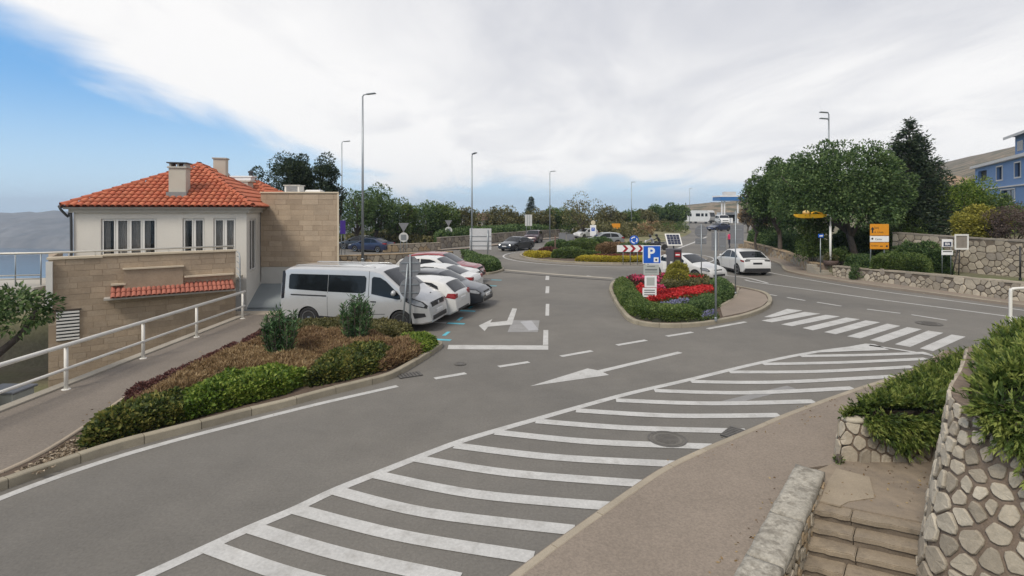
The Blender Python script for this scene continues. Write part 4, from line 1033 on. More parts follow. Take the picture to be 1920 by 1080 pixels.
for a, b in ((E0[1], RA), (E0[0], RA), (E0[3], RB_), (E0[2], RB_), (RA, RB_)):
    n = max(1, int((b - a).length / .36)); d = (b - a) / n
    for i in range(n):
        p0 = a + d * i; p1 = a + d * (i + 1.12) if i < n - 1 else b; v = []; f = []; t_ = (b - a).normalized(); s_ = t_.cross(Vector((0, 0, 1))).normalized(); u_ = s_.cross(t_)
        for p, k in ((p0 + u_ * .03, .125), (p1 + u_ * .01, .105)):
            for q in range(7): an = math.pi * q / 6; v.append(p + s_ * math.cos(an) * k + u_ * (math.sin(an) * k + .02))
        for q in range(6): f.append([q, q + 1, 7 + q + 1, 7 + q])
        mb.add(v, f)
cap_ = mb.build('ridge_tiles', TILE, roof, True); cap_['kind'] = 'stuff'
def chimney(u, v, w, d, z0, z1, label=None, slotted=True):
    c = H(u, v, 0); M = frame_M(c, HU, HV, Vector((0, 0, 1))); mb = MB(); mb.box(-w / 2, w / 2, -d / 2, d / 2, z0, z1, M); ch = mb.build('chimney', mat('chimney_render', (0.50, 0.465, 0.40), .85, .06, 1.5, fine=.05), roof)
    mb = MB(); mb.box(-w / 2 - .05, w / 2 + .05, -d / 2 - .05, d / 2 + .05, z1, z1 + .07, M, .01)
    if slotted:
        for sx in (-1, -.1, .9): mb.box(sx * w / 2 * .9 - .03, sx * w / 2 * .9 + .04, -d / 2, d / 2, z1 + .072, z1 + .20, M)
    mb.build('chimney_cap', GUTW, roof)
    if slotted: mb = MB(); mb.box(-w / 2 - .07, w / 2 + .07, -d / 2 - .07, d / 2 + .07, z1 + .202, z1 + .25, M, .01); mb.build('chimney_cowl', DKMET, roof)
    if slotted: mb = MB(); mb.box(-w / 2 - .06, w / 2 + .06, -d / 2 - .12, d / 2 + .06, z0 + .28, z0 + .60, M); mb.build('flashing', LEAD, roof)
chimney(HL * .445, .78, .64, .55, EZ + .02, 5.98)
chimney(HL * .36, HD * .62, .55, .5, EZ + 1, 6.75, slotted=False)
# gutter and downpipe at the outer corner
mb = MB(); p = [H(HL + OV + .05, -OV, EZ - .02), H(HL + OV + .02, -OV, EZ - .12), H(HL + .16, -.1, HE - .32), H(HL + .06, -.07, HE - .5), H(HL + .06, -.07, -1.5)]; mb.tube(spline(p, 4), .045, 8); mb.tube([H(HL + OV + .06, -OV - .02, EZ), H(HL + OV + .06, HD, EZ)], .06, 8); mb.build('downpipe', DKMET, house, True)
# ---- stone annexe
AX0, AX1, AY, AZ0, AZ1 = -11.78, -8.13, 25.0, 1.57, 5.02
def ashlar(parent, org, ux, w, z0, z1, ch, lmin, lmax, mats, seed=1, proud=.008, keep=None, gap=.0045, nrm=None, zf=None, name='stone_block'):
    r = random.Random(seed); n = nrm or Vector((ux.y, -ux.x, 0)); rows = max(1, round((z1 - z0) / ch)); hh = (z1 - z0) / rows; k = 0
    for j in range(rows):
        x = -r.uniform(0, lmax * .6); za = z0 + j * hh
        while x < w:
            l = r.uniform(lmin, lmax); a, b = max(0, x), min(w, x + l); x += l
            if b - a < .08: continue
            if keep and not keep((a + b) / 2, za + hh / 2): continue
            pr = proud * r.uniform(.4, 1.3); mb = MB(); M = frame_M(org, ux, n, Vector((0, 0, 1)))
            x0, x1, b0, b1 = a + gap, b - gap, za + gap, za + hh - gap; c = .004
            mb.add([M @ Vector(q) for q in ((x0, 0, b0), (x1, 0, b0), (x1, 0, b1), (x0, 0, b1), (x0 + c, pr, b0 + c), (x1 - c, pr, b0 + c), (x1 - c, pr, b1 - c), (x0 + c, pr, b1 - c))], [[4, 7, 6, 5][::-1], [0, 1, 5, 4], [1, 2, 6, 5], [2, 3, 7, 6], [3, 0, 4, 7]])
            mb.build(name, mats[r.randrange(len(mats))], parent); k += 1
    return k
ho = Vector(house.location)
ANF = lambda e, y0: [(AX0 - e, AY + y0), (AX1 + e, AY + y0), (AX1 - 2.9 + e, AY + 8), (AX0 - 2.5, AY + 8)]
mb = MB(); mb.prism(ANF(0, .001), AZ0, AZ1); an = mb.build('annexe', JOINT, house); an.location = -ho
ashlar(an, Vector((AX0, AY, 0)), Vector((1, 0, 0)), AX1 - AX0, AZ0, AZ1 - .06, .235, .42, .9, [ASHA, ASHA, ASHB, ASHC], 61)
mb = MB(); mb.prism(ANF(.02, -.05), AZ1, AZ1 + .06); mb.box(AX1 - .05, AX1 + .02, AY - .03, AY - .001, AZ0, AZ1); mb.build('parapet_cap', CREAM, house).location = -ho
mb = MB(); mb.prism(ANF(-.01, .03), -.3, AZ0 - .002); mb.build('plinth', PLINTH, house).location = -ho
# air handler and low box on the annexe roof
ac = thing('roof_ventilator', 'white louvred ventilation box on the stone annexe roof', 'ventilator', (XAT(552, 26), 26, AZ1 + .06))
mb = MB(); mb.box(-.36, .36, -.3, .3, 0, .33, ch=.02); mb.build('casing', WHITEP, ac)
for k in range(5):
    mb = MB(); mb.box(-.27, .27, -.315, -.301, .05 + k * .05, .08 + k * .05); mb.build('louvre', SIGNBACK, ac)
mb = MB(); mb.box(-.40, .40, -.35, .35, .332, .36); mb.build('cover', WHITEP, ac)
mb = MB(); mb.box(-.02, .3, -.15, .15, 0, .1); mb.box(-.5, .5, -.25, .25, 0, .07)
rl = thing('roof_hatch', 'low white hatch on the stone annexe roof beside the ventilation box', 'hatch', (XAT(588, 26), 26.1, AZ1 + .06)); mb = MB(); mb.box(-.38, .38, -.25, .25, 0, .10, ch=.015); mb.build('frame', WHITEP, rl); mb = MB(); mb.box(-.33, .33, -.2, .2, .10, .13); mb.build('lid', PRINTW, rl)
# second roof and its chimneys behind
rear = thing('rear_house', 'second orange tiled roof with a small chimney seen behind the white house', 'house', (-15.9, 33, 0))
b0, b1, b2, b3 = Vector((-3.2, -1.2, 4.45)), Vector((1.75, -1.2, 4.45)), Vector((1.75, 5, 4.45)), Vector((-3.2, 5, 4.45)); t0, t1 = Vector((-2.2, 2.0, 6.15)), Vector((-.9, 2.0, 6.15))
mb = MB(); mb.add([b0, b1, b2, b3, t0, t1], [[0, 1, 5, 4], [1, 2, 5], [2, 3, 4, 5], [3, 0, 4]]); rr = mb.build('roof', MATS['roof_underlay'], rear)
tile_slope(rr, b0, b1, t0, t1, .30, .40); tile_slope(rr, b1, b2, t1, t1, .30, .40)
mb = MB(); mb.box(-3.0, 1.6, -1.0, 4.8, -.3, 4.45); mb.build('wall', PLAST, rear)
mb = MB(); mb.box(-1.6, -.55, .2, .9, 4.5, 6.0); mb.box(-1.75, -.4, .15, .95, 6.0, 6.09); mb.build('chimney', MATS['chimney_render'], rr); mb = MB(); mb.box(-2.2, -.9, 1.3, 1.9, 5.5, 6.36); mb.box(-2.3, -.8, 1.25, 1.95, 6.36, 6.44); mb.build('chimney', PRINTW, rr)
mb = MB(); mb.lathe([(.12, 0), (.12, .2), (.17, .21), (.17, .3), (.1, .34)], 10, Matrix.Translation((-1.05, 1.6, 6.44))); mb.build('flue', DKMET, rr)
mb = MB(); mb.lathe([(.02, 0), (.25, .02), (.36, .1), (.38, .13), (.3, .1)], 14, Matrix.Translation((-2.6, 1.3, 6.3)) @ Matrix.Rotation(R(75), 4, 'X') @ Matrix.Rotation(R(30), 4, 'Y')); mb.tube([(-2.6, 1.5, 5.4), (-2.6, 1.4, 6.3)], .025, 6); mb.build('dish', SIGNBACK, rr)
# ================================================================ the stone terrace in front of the house
TA = Vector((-10.75, 20.75, 0)); TB = Vector((-15.3, 17.6, 0)); TU = (TB - TA).normalized(); TNn = Vector((-TU.y, TU.x, 0))   # outward, towards the viewer
if TNn.y > 0: TNn = -TNn
TLn = (TB - TA).length
ter = thing('stone_terrace', 'sand-coloured stone-clad terrace building with a strip of orange tiles below its parapet', 'terrace', (TA.x, TA.y, 0)); to = TA
TT = 2.62
def T(u, o, z): q = TU * u + TNn * o; return Vector((q.x, q.y, z))
mb = MB(); mb.prism([tuple(T(0, 0, 0)[:2]), tuple(T(TLn, 0, 0)[:2]), tuple(T(TLn, -.35, 0)[:2]), tuple(T(0, -.35, 0)[:2])][::-1], -2.2, TT); core = mb.build('wall', JOINT, ter)
bm = bmesh.new(); bm.from_mesh(core.data); bmesh.ops.recalc_face_normals(bm, faces=bm.faces); bm.to_mesh(core.data); bm.free()
# left return of the block, running back to the house
mb = MB(); q = [T(TLn, 0, 0), T(TLn, -.35, 0), Vector((-17.6, 20.9, 0)) - TA, Vector((-17.9, 20.6, 0)) - TA]; mb.prism([(p.x, p.y) for p in q], -2.2, TT - .001); o = mb.build('return_wall', ASHA, ter); bm = bmesh.new(); bm.from_mesh(o.data); bmesh.ops.recalc_face_normals(bm, faces=bm.faces); bm.to_mesh(o.data); bm.free()
mb = MB(); mb.prism([(p.x, p.y) for p in (T(.1, -.3, 0), T(TLn, -.3, 0), Vector((-17.8, 20.8, 0)) - TA, Vector((-11.3, 22.4, 0)) - TA)], 1.4, 1.5); mb.build('terrace_floor', CONC, ter)
LOUV = (TLn * .0, 0)
lx0, lx1, lz0, lz1 = TLn * .985 - .72, TLn * .985 - .12, -.15, .85
ashlar(core, T(TLn, 0, 0), -TU, TLn, -2.0, TT - .05, .20, .34, .72, [ASHA, ASHA, ASHB, ASHC], 62, nrm=TNn, keep=lambda x, z: not (TLn - lx1 - .05 < x < TLn - lx0 + .05 and lz0 - .1 < z < lz1 + .1))
cop = lambda u0, u1, o0, o1, z0, z1, nm='coping', mm=CREAM: (lambda mb: (mb.add([T(u0, o0, z0), T(u1, o0, z0), T(u1, o1, z0), T(u0, o1, z0), T(u0, o0, z1), T(u1, o0, z1), T(u1, o1, z1), T(u0, o1, z1)], [[0, 1, 2, 3], [4, 7, 6, 5], [0, 4, 5, 1], [1, 5, 6, 2], [2, 6, 7, 3], [3, 7, 4, 0]]), mb.build(nm, mm, ter)))(MB())
cop(-.02, TLn * .74, -.4, .05, TT, TT + .06); cop(TLn * .742, TLn + .04, -.4, .06, TT - .04, TT + .03)
# projecting window boxes and ledges
def fit(px, py):  # place on the wall plane: u, z from a pixel
    dxp = (px - 960) / FPX; d = (TA.x * TU.y - TA.y * TU.x) / (dxp * TU.y - TU.x); P = Vector((dxp * d, d, 0)); return (P - TA).dot(TU), ZAT(py, d)
u0, z_0 = fit(343, 497); u1, _ = fit(232, 503)
cop(u0, u1, .015, .14, z_0 - .9, z_0 - .05, 'ledge_panel', ASHC); cop(u0 - .03, u1 + .03, .014, .20, z_0 - .05, z_0, 'ledge')
ua, za = fit(437, 512); ub, zb = fit(345, 519); cop(ua, ub, .016, .18, (za + zb) / 2 - .03, (za + zb) / 2 + .03, 'ledge')
ua, za = fit(236, 531); ub, zb = fit(208, 534); cop(ua, ub, .016, .16, (za + zb) / 2 - .03, (za + zb) / 2 + .03, 'ledge')
uc, zc = fit(437, 521); ud, zd = fit(208, 545)
zaw = (zc + zd) / 2 - .05
mb = MB(); M = None
aw = cop(uc - .04, ud + .18, .013, .52, zaw - .30, zaw - .24, 'awning_slab', GUTW)
mb = MB(); mb.add([T(uc, .013, zaw), T(ud, .013, zaw), T(ud, .5, zaw - .23), T(uc, .5, zaw - .23), T(uc, .013, zaw - .24), T(ud, .013, zaw - .24), T(ud, .5, zaw - .24), T(uc, .5, zaw - .24)], [[0, 1, 2, 3], [4, 7, 6, 5], [0, 4, 5, 1], [1, 5, 6, 2], [2, 6, 7, 3], [3, 7, 4, 0]]); awn = mb.build('tile_strip', MATS['roof_underlay'], ter)
TM0 = TM; TM = [tile_mesh(TW, TL, mat('clay_tile_dull', (0.36, 0.125, 0.085), 0.85, 0.2, 3, bump=0.2, ovar=0.15))] * 2
tile_slope(awn, T(ud, .52, zaw - .225), T(uc, .52, zaw - .225), T(ud, .0, zaw + .03), T(uc, .0, zaw + .03), .15, .30)
TM = TM0
# louvred opening low in the wall
mb = MB(); mb.add([T(lx0, .014, lz0), T(lx1, .014, lz0), T(lx1, .014, lz1), T(lx0, .014, lz1)], [[0, 1, 2, 3]]); mb.build('louvre_back', BLACKP, ter)
lv = cop(lx0 - .05, lx1 + .05, .013, .045, lz1, lz1 + .05, 'louvre_frame', BARK)
for k in range(9):
    z = lz0 + .03 + k * (lz1 - lz0) / 9; cop(lx0, lx1, .016, .06, z, z + .058, 'louvre_slat', WHITEP)
# low window sill left of the corner
cop(TLn - .02, TLn + .75, -.5, .12, .95, 1.12, 'balcony_slab', GUTW)
# terrace railing: steel top rail on posts with glass
tr_ = thing('terrace_railing', 'slim steel railing with glass along the terrace edge of the white house', 'railing', (TA.x, TA.y, TT + .06))
ra_ = T(.05, -.12, .14); rb_ = T(TLn + .2, -.12, .12); rc_ = rb_ + Vector((-4.2, -.9, .0)); RAILM = mat('rail_pale', (0.55, 0.53, 0.48), .4, .05, 3, metal=.3)
mb = MB(); mb.tube([ra_, rb_, rc_], .035, 8); mb.build('top_rail', RAILM, tr_, True)
for i in range(9): p = ra_.lerp(rb_, i / 8); mb = MB(); mb.tube([p, p - Vector((0, 0, .2))], .018, 6); mb.build('post', RAILM, tr_, True)
for i in range(7):
    p = rb_.lerp(rc_, i / 6); mb = MB(); mb.tube([p, p - Vector((0, 0, 1.05))], .02, 6); mb.build('post', GALV, tr_, True)
mb = MB(); mb.tube([rb_ - Vector((0, 0, .72)), rc_ - Vector((0, 0, .72))], .022, 6); mb.build('lower_rail', RAILM, tr_, True)
mb = MB(); mb.tube([rb_ - Vector((0, 0, .84)), rc_ - Vector((0, 0, .84))], .022, 6); mb.build('lower_rail', RAILM, tr_, True)
for i in range(6):
    a = rb_.lerp(rc_, i / 6 + .008); b = rb_.lerp(rc_, (i + 1) / 6 - .008); mb = MB(); mb.add([a - Vector((0, 0, .06)), b - Vector((0, 0, .06)), b - Vector((0, 0, .7)), a - Vector((0, 0, .7))], [[0, 1, 2, 3]]); mb.build('pane', PANE, tr_)
cop(TLn - .12, TLn + .05, .03, .16, -.1 + 1.1, TT - .1, 'corner_post', WFRAME)
# floor slab the far stretch of railing stands on, and the stone pier at its left end
sl = thing('side_balcony', 'grey balcony slab with a stone pier left of the terrace', 'balcony', (TA.x + rc_.x, TA.y + rc_.y, 0))
mb = MB(); q = [rb_ - rc_ + Vector((0, -.25, 0)), Vector((-3, -.7, 0)), Vector((-3, 2.5, 0)), rb_ - rc_ + Vector((0, 2.5, 0))]; mb.prism([(p.x, p.y) for p in q], 1.52, 1.70); mb.build('slab', GUTW, sl)
mb = MB(); mb.box(-1.2, .62, -.55, -.2, .2, 2.72); pr_ = mb.build('pier', JOINT, sl); ashlar(pr_, Vector((-1.2, -.55, 0)), Vector((1, 0, 0)), 1.82, .2, 2.70, .28, .5, .9, [ASHA, ASHB], 64, nrm=Vector((0, -1, 0)))
mb = MB(); mb.box(-1.25, .67, -.6, -.15, 2.72, 2.78); mb.build('coping', CREAM, sl)
# curved stair rail at the right end of the terrace
sr = thing('curved_handrail', 'thin bent steel handrail at the end of the stone terrace', 'handrail', (TA.x + .1, TA.y, 0)); mb = MB()
for k in range(4): mb.tube(spline([(.0, -.1, 2.45 - k * .22), (.16, -.2, 2.35 - k * .25), (.22, -.3, 1.9 - k * .2)], 4), .016, 6)
mb.tube(spline([(-.02, -.08, 2.62), (.14, -.18, 2.5), (.22, -.3, 2.0), (.24, -.32, .9)], 5), .022, 6); mb.build('rails', GALV, sr, True)
# pale apron between house and van
ap = sheet('house_apron', [(-11.3, 21.25), (-7.6, 21.25), (-7.9, 25.2), (-11.9, 25.2)], 0.02, mat('apron_blue_grey', (0.21, 0.235, 0.245), .85, .1, .8, fine=.1), None, 'structure')
fs = thing('entrance_ramp', 'smooth blue-grey sloping ramp between the white house and the van', 'ramp', (-10, 22.6, 0))
mb = MB(); mb.add([(-1.55, 0, .02), (2.3, 0, .02), (2.3, 2.42, .02), (-1.75, 2.42, .02), (-1.55, 0, .1), (2.3, 0, .1), (2.3, 2.42, .78), (-1.75, 2.42, .78)], [[3, 2, 1, 0], [4, 5, 6, 7], [0, 1, 5, 4], [1, 2, 6, 5], [2, 3, 7, 6], [3, 0, 4, 7]]); mb.build('deck', MATS['apron_blue_grey'], fs)
mb = MB(); mb.add([(-1.68, 0, .02), (-1.56, 0, .02), (-1.76, 2.42, .7), (-1.88, 2.42, .7), (-1.68, 0, .19), (-1.56, 0, .19), (-1.76, 2.42, .88), (-1.88, 2.42, .88)], [[3, 2, 1, 0], [4, 5, 6, 7], [0, 1, 5, 4], [1, 2, 6, 5], [2, 3, 7, 6], [3, 0, 4, 7]]); mb.build('upstand', PLINTH, fs)
m = MB(); m.box(-11.2, -8.15, 21.0, 21.7, -.05, .12, ch=.01); tag(m.build('threshold', mat('threshold_stone', (0.40, 0.34, 0.26), .88, .1, 1.5, fine=.08)), kind='structure')
# ================================================================ white handrail along the walkway
hr = thing('walkway_handrail', 'white tubular handrail with two rails along the left walkway', 'handrail', (-10.2, 12.2, .11))
hp = [Vector((-10.2, y, .11)) for y in (3.6, 6.5, 9.4, 12.2, 14.75, 17.25, 20.2)]
TUBEW = mat('handrail_white', (0.74, 0.72, 0.67), .45, .06, 3)
for p in hp:
    q = p - Vector(hr.location); mb = MB(); mb.tube([q - Vector((0, 0, .02)), q + Vector((0, 0, 1.0))], .042, 10); mb.build('post', TUBEW, hr, True); mb = MB(); mb.lathe([(.09, 0), (.09, .012), (.05, .016)], 12, Matrix.Translation(q)); mb.build('foot_plate', TUBEW, hr)
e = [hp[0] - Vector((0, 4, 0)) - Vector(hr.location), hp[-1] + Vector((.05, .05, 0)) - Vector(hr.location)]
for z, r_ in ((1.02, .05), (.48, .036)): mb = MB(); mb.tube([e[0] + Vector((0, 0, z)), e[1] + Vector((0, 0, z))], r_, 10); mb.build('rail', TUBEW, hr, True)
# meter cabinet and the twisted tree in the low yard
cb = thing('meter_cabinet', 'small grey metal cabinet in the low yard beside the twisted tree', 'cabinet', (-12.3, 13.0, -1.9)); mb = MB(); mb.box(-.4, .4, -.3, .3, 0, 1.72, ch=.02); mb.build('casing', mat('cabinet_grey', (.38, .39, .36), .6, .08, 2), cb)
mb = MB(); mb.box(-.45, .45, -.35, .35, 1.722, 1.78, ch=.015); mb.build('lid', SIGNBACK, cb); mb = MB(); mb.box(.405, .41, -.12, .06, 1.25, 1.5); mb.build('label_plate', BLACKP, cb)
yt = thing('twisted_tree', 'small twisted dark tree leaning out of the low yard beside the handrail', 'tree', (-12.35, 12.1, -1.9)); yt.scale = (1.22,) * 3; mb = MB()
L_ = [(0, 0, 0), (.12, .0, .9), (-.05, .1, 1.7), (-.25, .0, 2.5), (-.1, .1, 3.3)]; mb.tube(spline(L_, 5), [.21 - .006 * i for i in range(21)], 9)
for p, r_ in (([(.1, 0, .9), (-.5, -.2, 1.4), (-1.1, -.3, 2.0), (-1.5, -.3, 3.0)], .14), ([(-.05, .1, 1.7), (.35, .1, 2.2), (.8, .2, 2.65), (1.1, .2, 3.1)], .10), ([(-.2, 0, 2.4), (.25, -.1, 2.9), (.5, -.1, 3.4)], .08), ([(0, 0, .4), (-.6, -.3, .8), (-1.2, -.5, .9), (-1.9, -.7, 1.5)], .12)): q = spline(p, 5); mb.tube(q, [r_ * (1 - .045 * i) for i in range(len(q))], 8)
mb.build('trunk', mat('bark_dark', (.06, .05, .045), .9, .3, 6, bump=.7, bscale=10), yt, True)
P1, D1, _ = crown_pts((-.9, 0, 3.05), (1.25, 1.1, .95), 46, 8000, .33, 71, -.9, .25); P2, D2, _ = crown_pts((.75, .15, 3.15), (.55, .5, .38), 14, 1700, .2, 72, -.9, .2); P3, D3, _ = crown_pts((-1.5, -.3, 1.8), (.8, .6, .7), 14, 1800, .25, 73, -.9, .2)
P4, D4, _ = crown_pts((-.75, -.2, 2.1), (.75, .6, .7), 16, 2200, .24, 75, -.9, .2)
obj('crown', leafmesh('crown', np.concatenate([P1, P2, P3, P4]), np.concatenate([D1, D2, D3, D4]), .10, .42, LF_DARK, seed=74), yt)
# ================================================================ vehicles
PAINTS = {}
def paint(name, col, metal=0.0, rough=.28):
    return mat('paint_' + name, col, rough, 0.03, 2, metal=metal, coat=.6, spec=.5)
WHITE = paint('white', (0.62, 0.62, 0.61)); SILVER = paint('silver', (0.50, 0.505, 0.51), .3, .28); ANTH = paint('anthracite', (0.022, 0.026, 0.034), .2); CARRED = paint('red', (0.24, 0.008, 0.014), .1); NAVY = paint('navy', (0.02, 0.03, 0.075), .2); GREYP = paint('grey', (0.30, 0.32, 0.33), .4)
LAMPG = mat('lamp_glass', (0.30, 0.32, 0.35), .06, .2, 8, spec=.9); LAMPR = mat('lamp_red', (0.22, 0.008, 0.01), .15, .1, 8); PLATE = mat('plate', (0.65, 0.65, 0.65), .5, .05)
LAMPON = mat('lamp_lit', (.9, .9, .9), .2, 0, emit=((1, .97, .9), 4.0))
def wheel_mesh(Rw, wd, spokes):
    t = MB(); Mx = Matrix.Rotation(R(90), 4, 'X')
    t.lathe([(Rw * .66, -wd / 2 + .01), (Rw * .9, -wd / 2), (Rw, -wd / 2 + .03), (Rw, wd / 2 - .03), (Rw * .9, wd / 2), (Rw * .66, wd / 2 - .01)], 24, Mx)
    r = MB(); 
    for k in range(spokes):
        M = Mx @ Matrix.Rotation(2 * math.pi * k / spokes, 4, 'Z')
        for zz in (wd / 2 - .03, -wd / 2 + .015): r.add([M @ Vector(p) for p in ((-.022, Rw * .1, zz), (.022, Rw * .1, zz), (.034, Rw * .66, zz), (-.034, Rw * .66, zz), (-.03, Rw * .1, zz + .015), (.03, Rw * .1, zz + .015), (.04, Rw * .66, zz + .015), (-.04, Rw * .66, zz + .015))], [[0, 3, 2, 1], [4, 5, 6, 7], [0, 1, 5, 4], [1, 2, 6, 5], [2, 3, 7, 6], [3, 0, 4, 7]])
    for s in (1, -1):
        r.lathe([(.02, s * (wd / 2 - .03)), (Rw * .17, s * (wd / 2 - .02)), (Rw * .15, s * (wd / 2 - .01)), (.01, s * (wd / 2 - .005))], 12, Mx)
        prof = [(Rw * .62, s * (wd / 2 - .05)), (Rw * .62, s * (wd / 2 - .005)), (Rw * .69, s * (wd / 2 - .002)), (Rw * .69, s * (wd / 2 - .03))]
        r.lathe(prof if s > 0 else prof, 24, Mx)
    d = MB(); d.lathe([(.03, -wd * .3), (Rw * .6, -wd * .3), (Rw * .6, wd * .3), (.03, wd * .3)], 18, Mx)
    tm = mesh('tyre', t.v, t.f, RUBBER, True); autosmooth(tm, 40); return tm, mesh('rim', r.v, r.f, ALLOY), mesh('brake', d.v, d.f, BLACKP)
WM = {}
def lerp_prof(prof, x):
    xs_ = [p[0] for p in prof]; return float(np.interp(x, xs_, [p[1] for p in prof]))
def car(name, label, cat, spec, loc, heading, pm, scale=1.0, group=None, lights=False, plate=True, extra=None):
    """heading: direction of the nose in degrees from +X. Local frame: x from the tail (0) to the nose (L), y left, z up; origin at ground centre"""
    L, W, top, belt, r = spec['L'], spec['W'], spec['top'], spec['belt'], spec.get('r', .11)
    tum = spec.get('tum', .26); fo, ro = spec.get('ft', .16), spec.get('rt', .10); bot = spec['bot']; Rw = spec['Rw']
    def plan(x):
        u = x / L; k = 1 - fo * max(0, (u - .80) / .20) ** 2.3 - ro * max(0, (.16 - u) / .16) ** 2.2; return W / 2 * k
    bl = (lambda x: lerp_prof(belt, x)) if not isinstance(belt, (int, float)) else (lambda x: belt)
    def wid(x, z):
        b = bl(x); w = plan(x)
        if z > b: return w - (z - b) * tum - .012
        lowr = (b - z) / b; return w - .055 * lowr ** 3 + .012 * math.sin(min(1, max(0, (b - z) / (b * .6))) * math.pi) - .012 * (1 - min(1, (b - z) / .05))
    zt = lambda x: lerp_prof(top, x)
    zb = lambda x: lerp_prof(bot, x)
    def section(x):
        a, b = zb(x), zt(x); rr = min(r, (b - a) * .45); zs = b - rr; pts = [(0.0, a)]; w0 = wid(x, a + .02)
        pts += [(w0 * .55, a), (w0 * .93, a + .004), (w0, a + .05)]
        for i in range(1, 11): z = a + .05 + (zs - a - .05) * i / 10; pts.append((wid(x, z), z))
        ws = pts[-1][0]; p = spec.get('p', 2.6)
        for i in range(1, 9):
            th = i / 8 * math.pi / 2; y = ws * math.cos(th) ** (2 / p); z = zs + rr * math.sin(th) ** (2 / p); pts.append((y, z))
        return pts, ws, zs, rr, p
    xs_ = sorted({0.0, L, *[q[0] for q in top], *[L * i / 70 for i in range(71)]}); v = []; f = []; n = None
    for x in xs_:
        s, *_ = section(x); half = s; full = [(y, z) for y, z in half] + [(-y, z) for y, z in half[-2:0:-1]]; n = len(full); v += [(x - L / 2, y, z) for y, z in full]
    for i in range(len(xs_) - 1):
        for j in range(n): f.append([i * n + j, (i + 1) * n + j, (i + 1) * n + (j + 1) % n, i * n + (j + 1) % n])
    f += [list(range(n)), [(len(xs_) - 1) * n + j for j in range(n - 1, -1, -1)]]
    root = thing(name, label, cat, loc, R(heading), group); root.scale = (scale,) * 3
    me = mesh('body', v, f, [pm, BLACKP], True)
    bm = bmesh.new(); bm.from_mesh(me); bmesh.ops.remove_doubles(bm, verts=bm.verts, dist=.0005); bmesh.ops.recalc_face_normals(bm, faces=bm.faces); bm.to_mesh(me); bm.free()
    body = obj('body', me, root)
    # wheel arches cut through
    cut = MB(); Mx = Matrix.Rotation(R(90), 4, 'X')
    for wx in spec['wheels']:
        for s in (1, -1): cut.lathe([(Rw * 1.13, s * (W / 2 - .30)), (Rw * 1.13, s * (W / 2 + .2))] if s > 0 else [(Rw * 1.13, -(W / 2 + .2)), (Rw * 1.13, -(W / 2 - .30))], 28, Matrix.Translation((wx - L / 2, 0, Rw)) @ Mx)
    cm = mesh('cut', cut.v, cut.f, [BLACKP]); bm = bmesh.new(); bm.from_mesh(cm); bmesh.ops.recalc_face_normals(bm, faces=bm.faces); bm.to_mesh(cm); bm.free()
    co = obj('cut', cm); md = body.modifiers.new('arch', 'BOOLEAN'); md.operation = 'DIFFERENCE'; md.object = co; md.solver = 'EXACT'; md.material_mode = 'TRANSFER'
    body.parent = None; dg = bpy.context.evaluated_depsgraph_get(); nm = bpy.data.meshes.new_from_object(body.evaluated_get(dg)); body.modifiers.clear(); body.data = nm; body.parent = root; nm.name = 'body'
    bpy.data.objects.remove(co); autosmooth(nm, 32)
    # wheels
    key = (round(Rw, 3), spec.get('spokes', 5))
    if key not in WM: WM[key] = wheel_mesh(Rw, .21, key[1])
    for wx in spec['wheels']:
        for s in (1, -1):
            w = obj('wheel', None, root, (wx - L / 2, s * (W / 2 - .115), Rw)); obj('tyre', WM[key][0], w); obj('rim', WM[key][1], w); obj('brake', WM[key][2], w)
    def side_panel(nm_, poly, m_, off=.006, parent=root, sides=(1, -1), nc=14, nr=4):
        px_ = [p[0] for p in poly]; x0, x1 = min(px_), max(px_); cols = sorted({x0 + .002, x1 - .002, *[min(max(p, x0 + .002), x1 - .002) for p in px_], *[x0 + (x1 - x0) * i / nc for i in range(1, nc)]})
        for s in sides:
            vv = []; ff = []
            for x in cols:
                zz = []
                for i in range(len(poly)):
                    a, b = poly[i - 1], poly[i]
                    if (a[0] - x) * (b[0] - x) <= 0 and abs(a[0] - b[0]) > 1e-6: zz.append(a[1] + (b[1] - a[1]) * (x - a[0]) / (b[0] - a[0]))
                lo, hi = min(zz), max(zz)
                for k in range(nr + 1): z = lo + (hi - lo) * k / nr; vv.append((x - L / 2, s * (wid(x, z) + off), z))
            q = nr + 1
            for i in range(len(cols) - 1):
                for k in range(nr): ff.append([i * q + k, (i + 1) * q + k, (i + 1) * q + k + 1, i * q + k + 1] if s < 0 else [i * q + k + 1, (i + 1) * q + k + 1, (i + 1) * q + k, i * q + k])
            obj(nm_, mesh(nm_, vv, ff, m_, True), parent)
    def top_panel(nm_, x0, x1, k0, k1, m_, off=.006, y0=-1, y1=1, nx_=10, ny=12, parent=root):
        """panel on the upper surface between stations; k0/k1 share of the half width at each end"""
        vv = []; ff = []
        xs2 = sorted({*[x0 + (x1 - x0) * i / nx_ for i in range(nx_ + 1)], *[q[0] for q in top if min(x0, x1) < q[0] < max(x0, x1)]}, reverse=x0 > x1)
        for x in xs2:
            _, ws, zs, rr, p = section(x); u = (x - x0) / (x1 - x0); k = k0 + (k1 - k0) * u
            dzdx = (zt(min(L, x + .02)) - zt(max(0, x - .02))) / (min(L, x + .02) - max(0, x - .02)); nl = math.hypot(1, dzdx)
            for j in range(ny + 1):
                t_ = (y0 + (y1 - y0) * j / ny) * k; y = t_ * ws; z = zs + rr * max(0, 1 - abs(t_) ** p) ** (1 / p); vv.append((x - L / 2 - dzdx / nl * off, y, z + off / nl))
        q = ny + 1
        for i in range(len(xs2) - 1):
            for j in range(ny): ff.append([i * q + j, (i + 1) * q + j, (i + 1) * q + j + 1, i * q + j + 1])
        mm = mesh(nm_, vv, ff, m_, True)
        if mm.polygons[0].normal.z < 0: mm.flip_normals()
        return obj(nm_, mm, parent)
